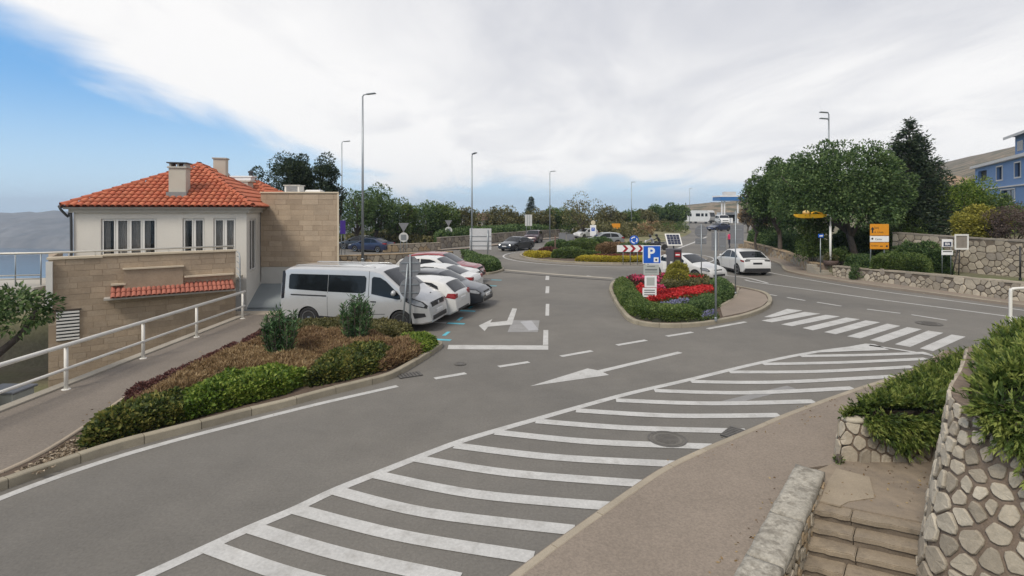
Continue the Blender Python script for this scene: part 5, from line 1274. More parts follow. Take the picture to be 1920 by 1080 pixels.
    for w_ in spec['windows']: side_panel('side_window', w_, GLASS)
    a, b = spec['screen']; top_panel('windscreen', a, b, *spec.get('sk', (.90, .86)), GLASS)
    a, b = spec['rear']; top_panel('rear_window', a, b, *spec.get('rk', (.80, .84)), GLASS)
    for s_ in spec.get('seams', ()): side_panel('door_seam', s_, BLACKP, .003, nc=3)
    for s_ in spec.get('trim', ()): side_panel('trim', s_, BLACKP, .006)
    if 'head' in spec:
        hc = (sum(q[0] for q in spec['head']) / len(spec['head']), sum(q[1] for q in spec['head']) / len(spec['head'])); sc_ = lambda k: [(min(L - .03, hc[0] + (q[0] - hc[0]) * k), hc[1] + (q[1] - hc[1]) * k) for q in spec['head']]
        side_panel('headlight_bezel', sc_(1.08), BLACKP, .007); side_panel('headlight', sc_(.80), LAMPG, .013)
    if 'tail' in spec: side_panel('tail_light', spec['tail'], spec.get('tailm', LAMPR), .008)
    # front and tail faces: end caps and the steep run of the nose
    def end_panel(nm_, x, y0, y1, z0, z1, m_, nose=True, d=.012, ch=.008):
        """shallow box standing on the nose or tail surface near height z"""
        mb = MB(); zc = (z0 + z1) / 2; lo, hi = 0, L
        best = None
        for i in range(200):
            xx = L - .6 * i / 200 if nose else .6 * i / 200
            if zb(xx) <= zc <= zt(xx) + .001: best = xx; break
        best = best if best is not None else (L if nose else 0); s = 1 if nose else -1
        dz_ = .0
        mb.box(min(best, best + s * d) - L / 2 - (.05 if nose else 0), max(best, best + s * d) - L / 2 + (0 if nose else .05), y0, y1, z0, z1, ch=ch); return mb.build(nm_, m_, root)
    for e in spec.get('ends', ()): end_panel(*e)
    # mirrors and handles
    mx_, mz = spec.get('mirror', (L * .66, bl(L * .66) + .06))
    for s in (1, -1):
        mb = MB(); y = wid(mx_, mz); mb.lathe([(.02, -.09), (.075, -.07), (.095, 0), (.075, .07), (.02, .09)], 10, Matrix.Translation((mx_ - L / 2, s * (y + .11), mz)) @ Matrix.Diagonal((.75, 1, 1, 1)) @ Matrix.Rotation(R(90), 4, 'X')); mb.tube([(mx_ - L / 2 + .03, s * (y - .02), mz - .05), (mx_ - L / 2, s * (y + .08), mz - .02)], .02, 6); mb.build('mirror', pm if spec.get('mpaint', True) else BLACKP, root, True)
        for hx, hz_ in spec.get('handles', ()): mb = MB(); y = wid(hx, hz_); mb.box(hx - L / 2 - .09, hx - L / 2 + .09, min(s * (y - .01), s * (y + .022)), max(s * (y - .01), s * (y + .022)), hz_ - .016, hz_ + .016, ch=.006); mb.build('door_handle', BLACKP if spec.get('hblack') else pm, root)
    if lights:
        for s in (1, -1):
            hx = L - .16; hz_ = spec.get('lampz', .66); mb = MB(); mb.lathe([(.01, 0), (.07, 0), (.07, .02), (.01, .03)], 10, Matrix.Translation((hx - L / 2 + .06, s * (wid(hx, hz_) - .2), hz_)) @ Matrix.Rotation(R(90), 4, 'Y')); mb.build('headlamp_bulb', LAMPON, root)
    if extra: extra(root, locals())
    return root
# profiles run from tail (0) to nose
HATCH = dict(L=4.3, W=1.79, Rw=.32, wheels=(.78, 3.42), belt=[(0, .93), (4.3, .86)], bot=[(0, .34), (.25, .2), (4.0, .2), (4.3, .28)],
    top=[(0, .62), (.03, .86), (.09, 1.0), (.48, 1.36), (.75, 1.43), (1.5, 1.475), (2.15, 1.45), (2.45, 1.40), (3.25, .98), (3.5, .93), (4.0, .82), (4.2, .70), (4.27, .58), (4.3, .48)],
    windows=[[(.62, .98), (.72, 1.22), (.95, 1.33), (1.5, 1.375), (1.5, .965)], [(1.56, .965), (1.56, 1.375), (2.1, 1.35), (2.35, 1.28), (2.85, .97), (2.9, .93)]], screen=(3.18, 2.42), rear=(.12, .46),
    seams=[[(1.52, .32), (1.52, .93), (1.535, .93), (1.535, .32)], [(2.78, .35), (2.85, .90), (2.865, .90), (2.795, .35)]], head=[(3.78, .66), (3.72, .80), (4.05, .78), (4.24, .66), (4.2, .60)], tail=[(.04, .78), (.05, .98), (.32, .98), (.38, .84)],
    trim=[[(1.1, .2), (1.1, .29), (3.1, .29), (3.1, .2)]], handles=((1.72, .86), (2.72, .84)), mirror=(2.78, 1.0),
    ends=[('grille', 0, -.36, .36, .60, .68, BLACKP, True), ('air_intake', 0, -.55, .55, .30, .42, BLACKP, True), ('number_plate', 0, -.26, .26, .47, .575, PLATE, True, .03), ('number_plate', 0, -.26, .26, .68, .79, PLATE, False, .02), ('rear_bumper_trim', 0, -.6, .6, .33, .42, BLACKP, False), ('tail_light', 0, -.83, -.58, .80, .96, LAMPR, False), ('tail_light', 0, .58, .83, .80, .96, LAMPR, False)])
SUV = dict(HATCH, L=4.45, W=1.84, Rw=.35, wheels=(.82, 3.5), belt=[(0, 1.06), (4.45, .98)], bot=[(0, .42), (.25, .26), (4.1, .26), (4.45, .36)],
    top=[(0, .75), (.04, 1.0), (.12, 1.16), (.45, 1.50), (.7, 1.57), (1.5, 1.635), (2.1, 1.62), (2.45, 1.56), (3.25, 1.10), (3.55, 1.05), (4.15, .97), (4.34, .84), (4.42, .68), (4.45, .55)],
    windows=[[(.55, 1.12), (.66, 1.36), (.95, 1.48), (1.55, 1.53), (1.55, 1.09)], [(1.61, 1.09), (1.61, 1.53), (2.1, 1.51), (2.35, 1.44), (2.88, 1.08), (2.92, 1.05)]], screen=(3.18, 2.42), rear=(.15, .44),
    seams=[[(1.58, .40), (1.58, 1.05), (1.595, 1.05), (1.595, .40)], [(2.84, .42), (2.90, 1.02), (2.915, 1.02), (2.855, .42)]], head=[(3.9, .82), (3.82, .95), (4.15, .93), (4.38, .80), (4.34, .74)], tail=[(.04, .90), (.06, 1.1), (.36, 1.08), (.42, .95)],
    trim=[[(.9, .26), (.9, .42), (3.3, .42), (3.3, .26)]], handles=((1.78, .98), (2.78, .96)), mirror=(2.82, 1.13),
    ends=[('grille', 0, -.5, .5, .70, .86, BLACKP, True), ('air_intake', 0, -.6, .6, .40, .54, BLACKP, True), ('number_plate', 0, -.26, .26, .57, .675, PLATE, True, .03), ('number_plate', 0, -.26, .26, .78, .89, PLATE, False, .02), ('tail_light', 0, -.86, -.5, .96, 1.08, LAMPR, False), ('tail_light', 0, .5, .86, .96, 1.08, LAMPR, False)])
SEDAN = dict(HATCH, L=4.7, W=1.83, wheels=(.95, 3.75), bot=[(0, .36), (.25, .2), (4.4, .2), (4.7, .28)], belt=[(0, .95), (4.7, .86)],
    top=[(0, .62), (.04, .92), (.12, 1.02), (.55, 1.06), (1.35, 1.38), (1.75, 1.44), (2.3, 1.46), (2.7, 1.42), (3.55, .99), (3.8, .93), (4.4, .82), (4.6, .70), (4.67, .58), (4.7, .48)],
    windows=[[(.95, 1.0), (1.4, 1.30), (1.75, 1.36), (1.75, .97)], [(1.81, .97), (1.81, 1.37), (2.3, 1.385), (2.6, 1.33), (3.15, .96), (3.2, .93)]], screen=(3.48, 2.68), rear=(.62, 1.30),
    seams=[[(1.77, .32), (1.77, .94), (1.785, .94), (1.785, .32)], [(3.05, .35), (3.1, .90), (3.115, .90), (3.065, .35)]], head=[(4.15, .66), (4.1, .80), (4.45, .78), (4.64, .66), (4.6, .60)], tail=[(.04, .80), (.05, .97), (.34, .97), (.4, .86)], trim=[[(1.3, .2), (1.3, .28), (3.4, .28), (3.4, .2)]], handles=((2.0, .86), (2.98, .84)), mirror=(3.1, 1.0))
CROSS = dict(HATCH, L=4.75, W=1.92, Rw=.36, spokes=5, wheels=(.90, 3.78), belt=[(0, 1.08), (2, 1.04), (4.75, .92)], bot=[(0, .40), (.25, .2), (4.4, .2), (4.75, .30)],
    top=[(0, .62), (.03, .92), (.10, 1.06), (.30, 1.12), (1.05, 1.50), (1.5, 1.59), (2.1, 1.625), (2.6, 1.58), (3.6, 1.05), (3.85, .98), (4.4, .86), (4.62, .74), (4.72, .58), (4.75, .48)],
    windows=[[(.85, 1.13), (1.2, 1.38), (1.6, 1.49), (1.85, 1.52), (1.85, 1.08)], [(1.91, 1.08), (1.91, 1.52), (2.3, 1.53), (2.6, 1.47), (3.2, 1.05), (3.25, 1.02)]], screen=(3.5, 2.55), rear=(.36, 1.10), rk=(.84, .84),
    seams=[[(1.87, .36), (1.87, 1.05), (1.885, 1.05), (1.885, .36)], [(3.12, .38), (3.18, 1.0), (3.195, 1.0), (3.135, .38)]], head=[(4.1, .72), (4.05, .84), (4.45, .82), (4.66, .70), (4.62, .66)], tail=[(.04, .88), (.05, 1.0), (.42, 1.02), (.40, .92)], trim=[[(1.3, .2), (1.3, .32), (3.4, .32), (3.4, .2)]], handles=(), mirror=(3.12, 1.1),
    ends=[('number_plate', 0, -.30, .30, .74, .86, BLACKP, False, .02), ('tail_light', 0, -.82, -.48, .92, 1.02, BLACKP, False), ('tail_light', 0, .48, .82, .92, 1.02, BLACKP, False), ('rear_diffuser', 0, -.84, .84, .26, .50, BLACKP, False, .03), ('spoiler', 0, -.7, .7, 1.055, 1.09, BLACKP, False, .04)])
VAN = dict(tailm=mat('smoked_lamp', (.012, .008, .009), .12, .1, 6), L=5.05, W=1.95, Rw=.335, spokes=10, wheels=(.98, 4.1), tum=.115, p=3.0, r=.13, ft=.20, rt=.03, belt=[(0, 1.20), (5.05, 1.12)], bot=[(0, .40), (.15, .26), (4.75, .24), (5.05, .30)],
    top=[(0, 1.50), (.03, 1.75), (.08, 1.88), (.2, 1.94), (.6, 1.965), (2.6, 1.97), (3.2, 1.94), (3.5, 1.86), (4.22, 1.32), (4.42, 1.22), (4.75, 1.10), (4.88, 1.0), (4.96, .85), (5.02, .66), (5.05, .5)],
    windows=[[(.30, 1.24), (.27, 1.30), (.27, 1.66), (.33, 1.72), (1.65, 1.72), (1.65, 1.19)], [(1.66, 1.19), (1.66, 1.72), (2.90, 1.71), (2.96, 1.64), (2.95, 1.24), (2.85, 1.17)], [(3.14, 1.16), (3.14, 1.64), (3.2, 1.69), (3.42, 1.67), (3.62, 1.56), (4.1, 1.14), (4.12, 1.03), (4.02, 1.02)]], screen=(4.20, 3.46), rear=(.015, .06), sk=(.93, .88), rk=(.7, .7),
    seams=[[(1.645, .42), (1.645, 1.18), (1.66, 1.18), (1.66, .42)], [(3.04, .36), (3.04, 1.86), (3.058, 1.86), (3.058, .36)], [(4.12, .95), (4.14, 1.02), (4.155, 1.02), (4.135, .95)], [(3.06, .52), (3.06, .535), (3.6, .56), (3.6, .545)]], head=[(4.28, .97), (4.30, 1.10), (4.50, 1.06), (4.80, .95), (4.93, .84), (4.90, .76), (4.55, .84)],
    tail=[(.015, .92), (.015, 1.80), (.09, 1.82), (.13, 1.70), (.12, .95)], trim=[[(1.32, .24), (1.32, .42), (3.72, .36), (3.72, .24)], [(.36, 1.045), (.36, 1.085), (1.62, 1.075), (1.62, 1.035)], [(4.55, .44), (4.50, .62), (4.86, .60), (4.90, .50)]], handles=((3.22, .93),), hblack=True, mirror=(3.92, 1.22),
    ends=[('grille', 0, -.55, .55, .74, .90, BLACKP, True, .02), ('grille_bar', 0, -.5, .5, .87, .90, CHROME, True, .05), ('air_intake', 0, -.62, .62, .36, .5, BLACKP, True, .015), ('number_plate', 0, -.26, .26, .55, .66, PLATE, True, .035)])
def front_at(i, off, z=0): return P0 + RD * PITCH * (i + .5) + HEADV * off
def park(i, L, off, nose_out, sc=1.0):
    """centre of a car in bay i whose outer end is off metres from the bay mark"""
    return front_at(i, off) - HEADV * (L * sc / 2)
HD_ = -13
def vanx(root, k):
    L = VAN['L']
    mb = MB(); pts = [(-.9, .55, 1.985), (-.2, .6, 2.01), (.6, .6, 2.01)]
    for s in (1, -1): mb.tube([(-2.2, s * .62, 1.955), (-2.1, s * .62, 1.975), (.5, s * .62, 1.975), (.6, s * .62, 1.955)], .016, 6)
    mb.build('roof_rail', k['pm'], root, True)
    mb = MB(); mb.box(L / 2 - .34, L / 2 - .30, -.02, .02, 1.11, 1.13); mb.build('washer', BLACKP, root)
    mb = MB(); mb.lathe([(.01, 0), (.06, 0), (.055, .012), (.01, .014)], 12, Matrix.Translation((L / 2 - .045, 0, .82)) @ Matrix.Rotation(R(80), 4, 'Y')); mb.build('badge', CHROME, root)
    mb = MB()
    for s in (1, -1): mb.tube([(L / 2 - .78, s * .25, 1.335), (L / 2 - .9, s * -.45, 1.42)], .012, 5)
    mb.build('wiper', BLACKP, root)
car('silver_van', 'silver passenger van with tinted side windows parked nearest behind the planted bed', 'van', VAN, Vector((-5.36, 19.75, 0)), -11.5, SILVER, 1.12, 'vehicles in the parking bays', extra=vanx)
pk = 'vehicles in the parking bays'
car('parked_car', 'white hatchback backed out towards the lane, its rear beside the silver van', 'car', HATCH, park(1, 4.3, -.15, 0, 1.07), HD_ + 180, WHITE, 1.07, pk)
car('parked_car', 'dark grey car parked nose out between two white cars', 'car', HATCH, park(2, 4.3, .5, 0, 1.08), HD_, ANTH, 1.08, pk)
car('parked_car', 'white car with red tail lights to the lane, beside the dark grey car', 'car', SEDAN, park(3, 4.7, -.35, 0, 1.08), HD_ + 180, WHITE, 1.08, pk)
car('parked_car', 'white car parked nose out beside the red car', 'car', SUV, park(4, 4.45, -.65, 0, 1.08), HD_, WHITE, 1.06, pk)
car('parked_car', 'dark red car farthest along the row of parking bays, nose out', 'car', SUV, park(5, 4.45, -.9, 0, 1.08), HD_, CARRED, 1.07, pk)
# moving cars
p = G(960, 471); car('moving_car', 'dark car with lit headlights coming round the roundabout, the nearer of the two', 'car', SEDAN, (p.x + .5, p.y + 1.6, 0), 236, ANTH, 1.0, None, True)
p = G(1000, 456); car('moving_car', 'dark purple car with lit headlights approaching the roundabout behind the nearer dark car', 'car', SUV, (p.x + .1, p.y + 1.8, 0), 256, paint('plum', (.05, .02, .03), .2), 1.0, None, True)
p = G(1404, 516); car('moving_car', 'white coupe-backed car driving away up the road on the right', 'car', CROSS, (p.x + .25, p.y + 1.9, 0), 93, WHITE, 1.0)
p = G(1300, 527); car('moving_car', 'white sedan turning out behind the flower island', 'car', SEDAN, (p.x + .05, p.y + 1.75, 0), -55, WHITE, 1.04)
p = G(1135, 462); car('moving_car', 'silver grey car passing behind the roundabout shrubs', 'car', HATCH, (p.x, p.y + 1.5, 0), 186, GREYP, 1.1)
p = G(1098, 446); car('moving_car', 'white car waiting on the far left arm of the roundabout', 'car', HATCH, (p.x, p.y, 0), 220, WHITE, 1.0)
p = G(1348, 433); car('moving_car', 'dark car coming down the slope from the fuel station', 'car', SEDAN, (p.x, p.y, 0), 205, NAVY, 1.15)
# cars in the raised car park on the left
p = G(692, 473); car('parked_car', 'dark blue car with a pale roof glare beyond the low stone wall', 'car', SEDAN, (p.x, p.y + .9, 0), 158, NAVY, 1.0, 'cars behind the low stone wall')
p = G(652, 470); car('parked_car', 'dark car half hidden by the stone annexe corner', 'car', HATCH, (p.x + .4, p.y + 2.5, 0), 165, ANTH, 1.0, 'cars behind the low stone wall')
# van and camper at the fuel station
p = G(1357, 421); car('delivery_van', 'white delivery van behind the dark car near the fuel station', 'van', VAN, (p.x, p.y + 1, 0), 262, WHITE, 1.5)
p = G(1312, 419); cmp_ = thing('camper_van', 'white camper van with dark front windows beside the fuel station', 'camper van', (p.x, p.y, 0), R(-52)); cmp_.scale = (1.3,) * 3
mb = MB(); prof = [(-3.6, .5), (3.0, .5), (3.5, .9), (3.65, 1.6), (3.3, 3.0), (2.9, 3.3), (-3.5, 3.3), (-3.7, 3.0)]; prof = [(x, z) for x, z in prof]
mb.prism(prof, -1.25, 1.25, Matrix.Rotation(R(90), 4, 'X')); mb.build('body', WHITE, cmp_)
mb = MB(); mb.add([(3.66, -1.05, 1.75), (3.66, 1.05, 1.75), (3.42, 1.05, 2.75), (3.42, -1.05, 2.75)], [[0, 1, 2, 3]]); mb.build('windscreen', GLASS, cmp_)
for s in (1, -1):
    for x0, x1 in ((2.3, 2.95), (1.2, 1.9), (-.3, .9), (-2.6, -1.5)): mb = MB(); mb.box(x0, x1, min(s * 1.25, s * 1.262), max(s * 1.25, s * 1.262), 1.8, 2.55); mb.build('side_window', GLASS, cmp_)
wm = WM[list(WM)[0]]
for x in (2.4, -1.9):
    for s in (1, -1): w = obj('wheel', None, cmp_, (x, s * 1.13, .36)); obj('tyre', wm[0], w); obj('rim', wm[1], w)
mb = MB(); mb.box(3.5, 3.75, -1.15, 1.15, .45, .8, ch=.05); mb.build('bumper', BLACKP, cmp_)
# ================================================================ planted bed on the left
def GP(z, *pts): return [tuple(G(x, y, z)[:2]) for x, y in pts]
bg_ = 'shrubs in the planted bed'
shrub('hedge', 'dark green leafy hedge at the narrow end of the planted bed', GP(.1, (158, 843), (235, 819), (345, 789), (352, 758), (262, 776), (184, 806)), .1, .38, LF_HEDGE, 2400, .085, .55, 81, .22, .10, 2.4, 'hedge', bg_)
shrub('hedge', 'bright green leafy hedge along the middle of the bed kerb', GP(.1, (348, 789), (430, 765), (535, 738), (575, 717), (500, 712), (420, 728), (345, 762)), .1, .42, LF_BRIGHT, 2400, .085, .55, 82, .24, .12, 2.4, 'hedge', bg_)
shrub('low_shrub', 'straw-brown wispy shrubs filling the middle of the planted bed', GP(.1, (255, 772), (345, 757), (420, 724), (500, 708), (575, 712), (612, 690), (560, 672), (450, 668), (350, 712)), .1, .36, LF_STRAW, 3000, .10, .18, 83, .3, .14, 2.0, 'shrub', bg_, updir=.9)
shrub('low_shrub', 'rusty brown dry shrubs between the two oleanders', GP(.1, (560, 672), (625, 690), (700, 672), (735, 655), (690, 634), (600, 636), (500, 645), (460, 664)), .1, .38, LF_RUST, 3000, .10, .18, 84, .3, .14, 2.0, 'shrub', bg_, updir=.9)
shrub('low_shrub', 'yellow-green shrub at the kerb in front of the right oleander', GP(.1, (578, 725), (650, 712), (715, 695), (735, 675), (690, 664), (640, 680), (600, 695)), .1, .42, LF_HEDGE, 2200, .095, .42, 85, .25, .13, 2.4, 'shrub', bg_)
shrub('low_shrub', 'rust-coloured low shrub beside the kerb near the tip of the bed', GP(.1, (712, 698), (770, 676), (790, 664), (770, 648), (730, 655), (725, 676)), .1, .34, LF_RUST, 2400, .10, .2, 86, .25, .10, 2.4, 'shrub', bg_, updir=.9)
shrub('low_shrub', 'bright lime green cushion at the tip of the planted bed', GP(.1, (768, 672), (800, 662), (817, 648), (800, 638), (755, 640), (752, 652)), .1, .34, LF_BRIGHT, 3000, .07, .5, 87, .3, .06, 2.4, 'shrub', bg_)
shrub('low_shrub', 'olive green low shrubs at the back of the bed beside the van', GP(.1, (478, 650), (600, 634), (690, 632), (752, 638), (770, 624), (700, 612), (600, 614), (520, 622)), .1, .36, LF_OLIVE, 2200, .085, .4, 88, .3, .12, 2.2, 'shrub', bg_)
shrub('barberry_hedge', 'dark purple barberry row along the walkway', GP(.1, (236, 757), (300, 728), (380, 690), (440, 658), (450, 666), (390, 700), (310, 738), (255, 766)), .1, .34, LF_PURP, 3600, .055, .5, 89, .16, .08, 3.0, 'hedge', bg_)
shrub('barberry_hedge', 'short purple barberry clump near the end of the walkway', GP(.1, (456, 652), (490, 634), (505, 640), (470, 660)), .1, .34, LF_PURP, 3600, .055, .5, 90, .16, .08, 3.0, 'hedge', bg_)
def oleander(label, base, h, r_, seed):
    root = thing('oleander', label, 'bush', base, 0, 'oleanders in the planted bed'); g = np.random.default_rng(seed); P = []; D = []; mb = MB()
    for i in range(46):
        a = g.uniform(0, 2 * math.pi); lean = g.uniform(0, 1) ** .6; rr = r_ * lean; hh = h * (1 - .30 * lean ** 2) * g.uniform(.75, 1.04); tip = Vector((rr * math.cos(a), rr * math.sin(a), hh)); pts = spline([(tip.x * .15, tip.y * .15, -.02), (tip.x * .75, tip.y * .75, hh * .5), tip], 5); mb.tube(pts, [.012] * len(pts), 4)
        for p in pts[2:]:
            for _ in range(7):
                q = p + Vector(g.normal(size=3)) * .03; P.append(q); ang = g.uniform(0, 6.28); D.append((math.cos(ang) * .75, math.sin(ang) * .75, g.uniform(.3, 1.1)))
    mb.build('stems', BARK, root); obj('foliage', leafmesh('foliage', np.array([tuple(p) for p in P]), np.array(D), .155, .17, LF_BLUEG, seed=seed), root)
oleander('tall blue-green oleander bush standing nearer the walkway', G(528, 684, .1), 1.5, .50, 91)
oleander('tall blue-green oleander bush standing nearer the van', G(668, 656, .1), 1.62, .47, 92)
# wood chips at the bed's narrow end
r_ = np.random.default_rng(5); q = tri_points(GP(.1, (35, 885), (150, 818), (168, 840), (70, 889)), 900, r_); P = np.c_[q, np.full(len(q), .105)]; D = np.c_[r_.normal(size=(len(q), 2)), np.full(len(q), .12)]
ch_ = tag(obj('bark_chips', leafmesh('bark_chips', P, D, .07, .55, leafmat('chips', (.16, .12, .08), (.30, .24, .17), (.44, .37, .28), trans=0), seed=3)), 'pale bark chips at the narrow end of the planted bed', 'bark chips', kind='stuff')
# ================================================================ islands
shrub('island_hedge', 'dark trimmed hedge on the small island at the end of the parking bays', shrink([(p.x, p.y) for p in hisl], .3), .1, .75, LF_DARK, 700, .11, .5, 101, .5, .15, .9, 'hedge')
def cush(label, px, py, r1, r2, h, m, seed, name='cushion_shrub', grp='shrubs on the roundabout'):
    p = G(px, py, .13); poly = [(p.x + r1 * math.cos(t) * (1 + .1 * math.sin(3 * t + seed)), p.y + r2 * math.sin(t)) for t in [2 * math.pi * i / 18 for i in range(18)]]
    return shrub(name, label, poly, .12, h, m, 420, .13, .5, seed, min(r1, r2) * .95, .12, .9, 'shrub', grp)
cush('dark purple-leaved shrub at the roundabout\'s near left edge', 1028, 479, 1.1, 1.0, .75, LF_PURP, 102)
cush('round dark green shrub left on the roundabout beside the bare post', 1047, 474, 1.5, 1.3, 1.25, LF_DARK, 103)
cush('flattened green cushion in front on the roundabout', 1068, 483, 1.5, .9, .85, LF_MID, 104)
cush('wide mid-green shrub in the centre of the roundabout', 1094, 474, 1.9, 1.5, 1.35, LF_MID, 105)
cush('dark leafy shrub right of the roundabout centre', 1125, 470, 1.6, 1.4, 1.45, LF_DARK, 106)
cush('small pale green cushion low on the roundabout', 1107, 483, .9, .6, .6, LF_MID, 107)
cush('reddish brown dry shrub on the roundabout near the chevron board', 1150, 476, 1.9, 1.2, 1.1, LF_RUST, 108)
cush('tall green shrub behind the chevron board', 1188, 478, 1.6, 1.2, 1.25, LF_DARK, 109)
def sector(r0, r1, a0, a1, n=16):
    a = [R(a0 + (a1 - a0) * i / n) for i in range(n + 1)]; return [(RC.x + r1 * math.cos(t), RC.y + r1 * math.sin(t)) for t in a] + [(RC.x + r0 * math.cos(t), RC.y + r0 * math.sin(t)) for t in reversed(a)]
shrub('flower_strip', 'long yellow flower strip along the near edge of the roundabout', sector(6.0, 7.5, -118, -62), .13, .42, LF_YEL, 700, .10, .55, 110, .4, .08, 1.2, 'flowers', 'flower strips on the roundabout')
shrub('flower_strip', 'short yellow flower patch at the left tip of the roundabout', sector(5.4, 7.5, -176, -152), .13, .45, LF_YEL, 700, .10, .55, 111, .5, .08, 1.2, 'flowers', 'flower strips on the roundabout')
shrub('flower_strip', 'dull red flower strip behind the yellow one on the roundabout', sector(4.9, 5.9, -112, -60), .13, .45, leafmat('leaf_dullred', (.12, .04, .03), (.24, .08, .05), (.32, .13, .08)), 600, .10, .5, 112, .4, .08, 1.2, 'flowers', 'flower strips on the roundabout')
z1 = .115
fi = 'plants on the flower island'
shrub('island_hedge', 'low green hedge round the left and near edge of the flower island', GP(z1, (1155, 534), (1155, 549), (1167, 573), (1186, 592), (1210, 600), (1252, 604), (1304, 602), (1318, 598), (1290, 590), (1245, 588), (1216, 580), (1196, 560), (1184, 540), (1172, 531)), z1, .42, LF_MID, 1900, .075, .5, 113, .28, .07, 1.6, 'hedge', fi)
shrub('flower_bed', 'band of bright red flowers on the flower island', GP(z1, (1192, 549), (1204, 566), (1218, 578), (1262, 570), (1338, 556), (1342, 545), (1300, 549), (1246, 556), (1214, 548), (1200, 540)), z1, .30, LF_DARK, 900, .08, .5, 114, .2, .05, 1.6, 'flowers', fi, flower=(LF_REDF, 800, .10))
shrub('flower_bed', 'pale violet flower strip in front of the red flowers', GP(z1, (1232, 585), (1262, 583), (1296, 576), (1292, 569), (1260, 573), (1236, 579)), z1, .26, LF_MID, 700, .06, .5, 115, .16, .05, 2, 'flowers', fi, flower=(LF_VIO, 500, .055))
shrub('flower_bed', 'violet flower clump beside the paved tip of the island', GP(z1, (1316, 603), (1342, 600), (1346, 593), (1330, 590), (1314, 595)), z1, .2, LF_MID, 700, .06, .5, 116, .16, .06, 2, 'flowers', fi, flower=(LF_VIO, 500, .055))
shrub('low_shrub', 'low dark green shrub in front right of the red flowers', GP(z1, (1292, 588), (1318, 588), (1346, 576), (1350, 566), (1320, 565), (1294, 575)), z1, .38, LF_DARK, 1700, .075, .5, 117, .25, .06, 1.8, 'shrub', fi)
shrub('low_shrub', 'dark green spreading shrub at the right end of the flower island bed', GP(z1, (1346, 570), (1368, 562), (1374, 550), (1360, 538), (1338, 536), (1330, 543), (1344, 553)), z1, .55, LF_DARK, 1500, .085, .5, 118, .35, .1, 1.6, 'shrub', fi)
shrub('low_shrub', 'reddish low shrubs at the back left of the flower island', GP(z1, (1172, 531), (1200, 540), (1240, 547), (1248, 532), (1215, 527), (1185, 527)), z1, .35, LF_PURP, 1300, .085, .5, 119, .25, .08, 1.6, 'shrub', fi, flower=(LF_PINKF, 60, .13))
shrub('low_shrub', 'green leafy shrubs under the yellow-green balls', GP(z1, (1238, 551), (1292, 549), (1326, 545), (1330, 533), (1290, 530), (1245, 533)), z1, .55, LF_OLIVE, 1300, .085, .45, 120, .3, .12, 1.8, 'shrub', fi)
def ball(label, px, py_c, rpx, d, seed):
    root = thing('topiary_ball', label, 'topiary', (XAT(px, d), d, z1), 0, fi); rr = rpx * d / FPX; zc = ZAT(py_c, d) - z1; g = np.random.default_rng(seed); u = unit(5200, g); u = u[u[:, 2] > -.75]; P = u * rr * g.uniform(.9, 1.06, len(u))[:, None] * (1 + .05 * np.sin(u[:, :1] * 9 + seed)) + np.array((0, 0, zc))
    obj('foliage', leafmesh('foliage', P, u + g.normal(size=u.shape) * .6, .085, .5, LF_YG, seed=seed), root); mb = MB(); mb.tube([(0, 0, 0), (0, 0, zc)], .05, 6); mb.build('stem', BARK, root)
    mb = MB(); mb.lathe([(.02, zc - rr * .85), (rr * .7, zc - rr * .5), (rr * .86, zc), (rr * .66, zc + rr * .52), (.02, zc + rr * .85)], 14); mb.build('twigs', TWIG, root, True)
ball('round yellow-green clipped ball, the rear and higher of two', 1271, 512, 19, 29.0, 121); ball('round yellow-green clipped ball, the front and lower of two', 1269, 528, 22, 27.6, 122)
def canna(px, py, top, label, seed, fm):
    p = G(px, py, z1); h = ZAT(top, p.y) - z1; root = thing('canna', label, 'flower', (p.x, p.y, z1), 0, fi); g = np.random.default_rng(seed); mb = MB(); P = []; D = []; F_ = []
    for i in range(7):
        a, b = g.normal(0, .18, 2); mb.tube([(a * .3, b * .3, 0), (a, b, h * g.uniform(.8, 1))], .012, 5)
        for _ in range(6): P.append((a * .7, b * .7, h * g.uniform(.1, .65))); D.append((g.normal(), g.normal(), 1.1))
        for _ in range(16): F_.append((a + g.normal(0, .07), b + g.normal(0, .07), h * g.uniform(.72, 1.02)))
    mb.build('stems', LF_DARK, root); obj('leaves', leafmesh('leaves', np.array(P), np.array(D), .3, .3, LF_DARK, seed=seed), root); obj('flowers', leafmesh('flowers', np.array(F_), g.normal(size=(len(F_), 3)), .11, .8, fm, seed=seed), root)['kind'] = 'stuff'
canna(1245, 533, 512, 'pink-red flowers behind the parking sign', 131, LF_PINKF); canna(1300, 541, 517, 'red flower spikes right of the yellow-green balls', 132, LF_REDF); canna(1204, 537, 520, 'small pink flowers left of the parking sign', 133, LF_PINKF); canna(1236, 556, 536, 'pink flowers between the parking sign and the green shrubs', 134, LF_PINKF)
# ================================================================ right side: walls, hedges, trees
def Gw(pts): return [G(*p) for p in pts]
rubble_wall('stone_wall', 'curving sand-coloured low stone wall behind the white coupe-backed car', Gw(((1384, 471), (1425, 479), (1468, 489), (1496, 500), (1514, 512), (1537, 517))), 0, lambda s: 1.08 - .03 * s if s < 14 else .72, .36, [STY, STY, STB], MORT, .45, .03, (.9, .06), 141, .024, .03, 'stone wall', None, STY)
rubble_wall('stone_wall', 'long low rubble wall under the clipped hedge along the right pavement', Gw(((1561, 521), (1602, 527), (1680, 537), (1774, 550), (1889, 566), (2015, 582))), 0, lambda s: .70 + .02 * s, .30, [STA, STB, STA, STG], MORTD, .45, .04, (.8, .07), 142, .022, .035, 'stone wall', None, STB)
tw = [Vector((XAT(1672, 34.4), 34.4, 0)), Vector((XAT(1760, 31.8), 31.8, 0)), Vector((XAT(1850, 29.4), 29.4, 0)), Vector((XAT(2010, 26.5), 26.5, 0))]
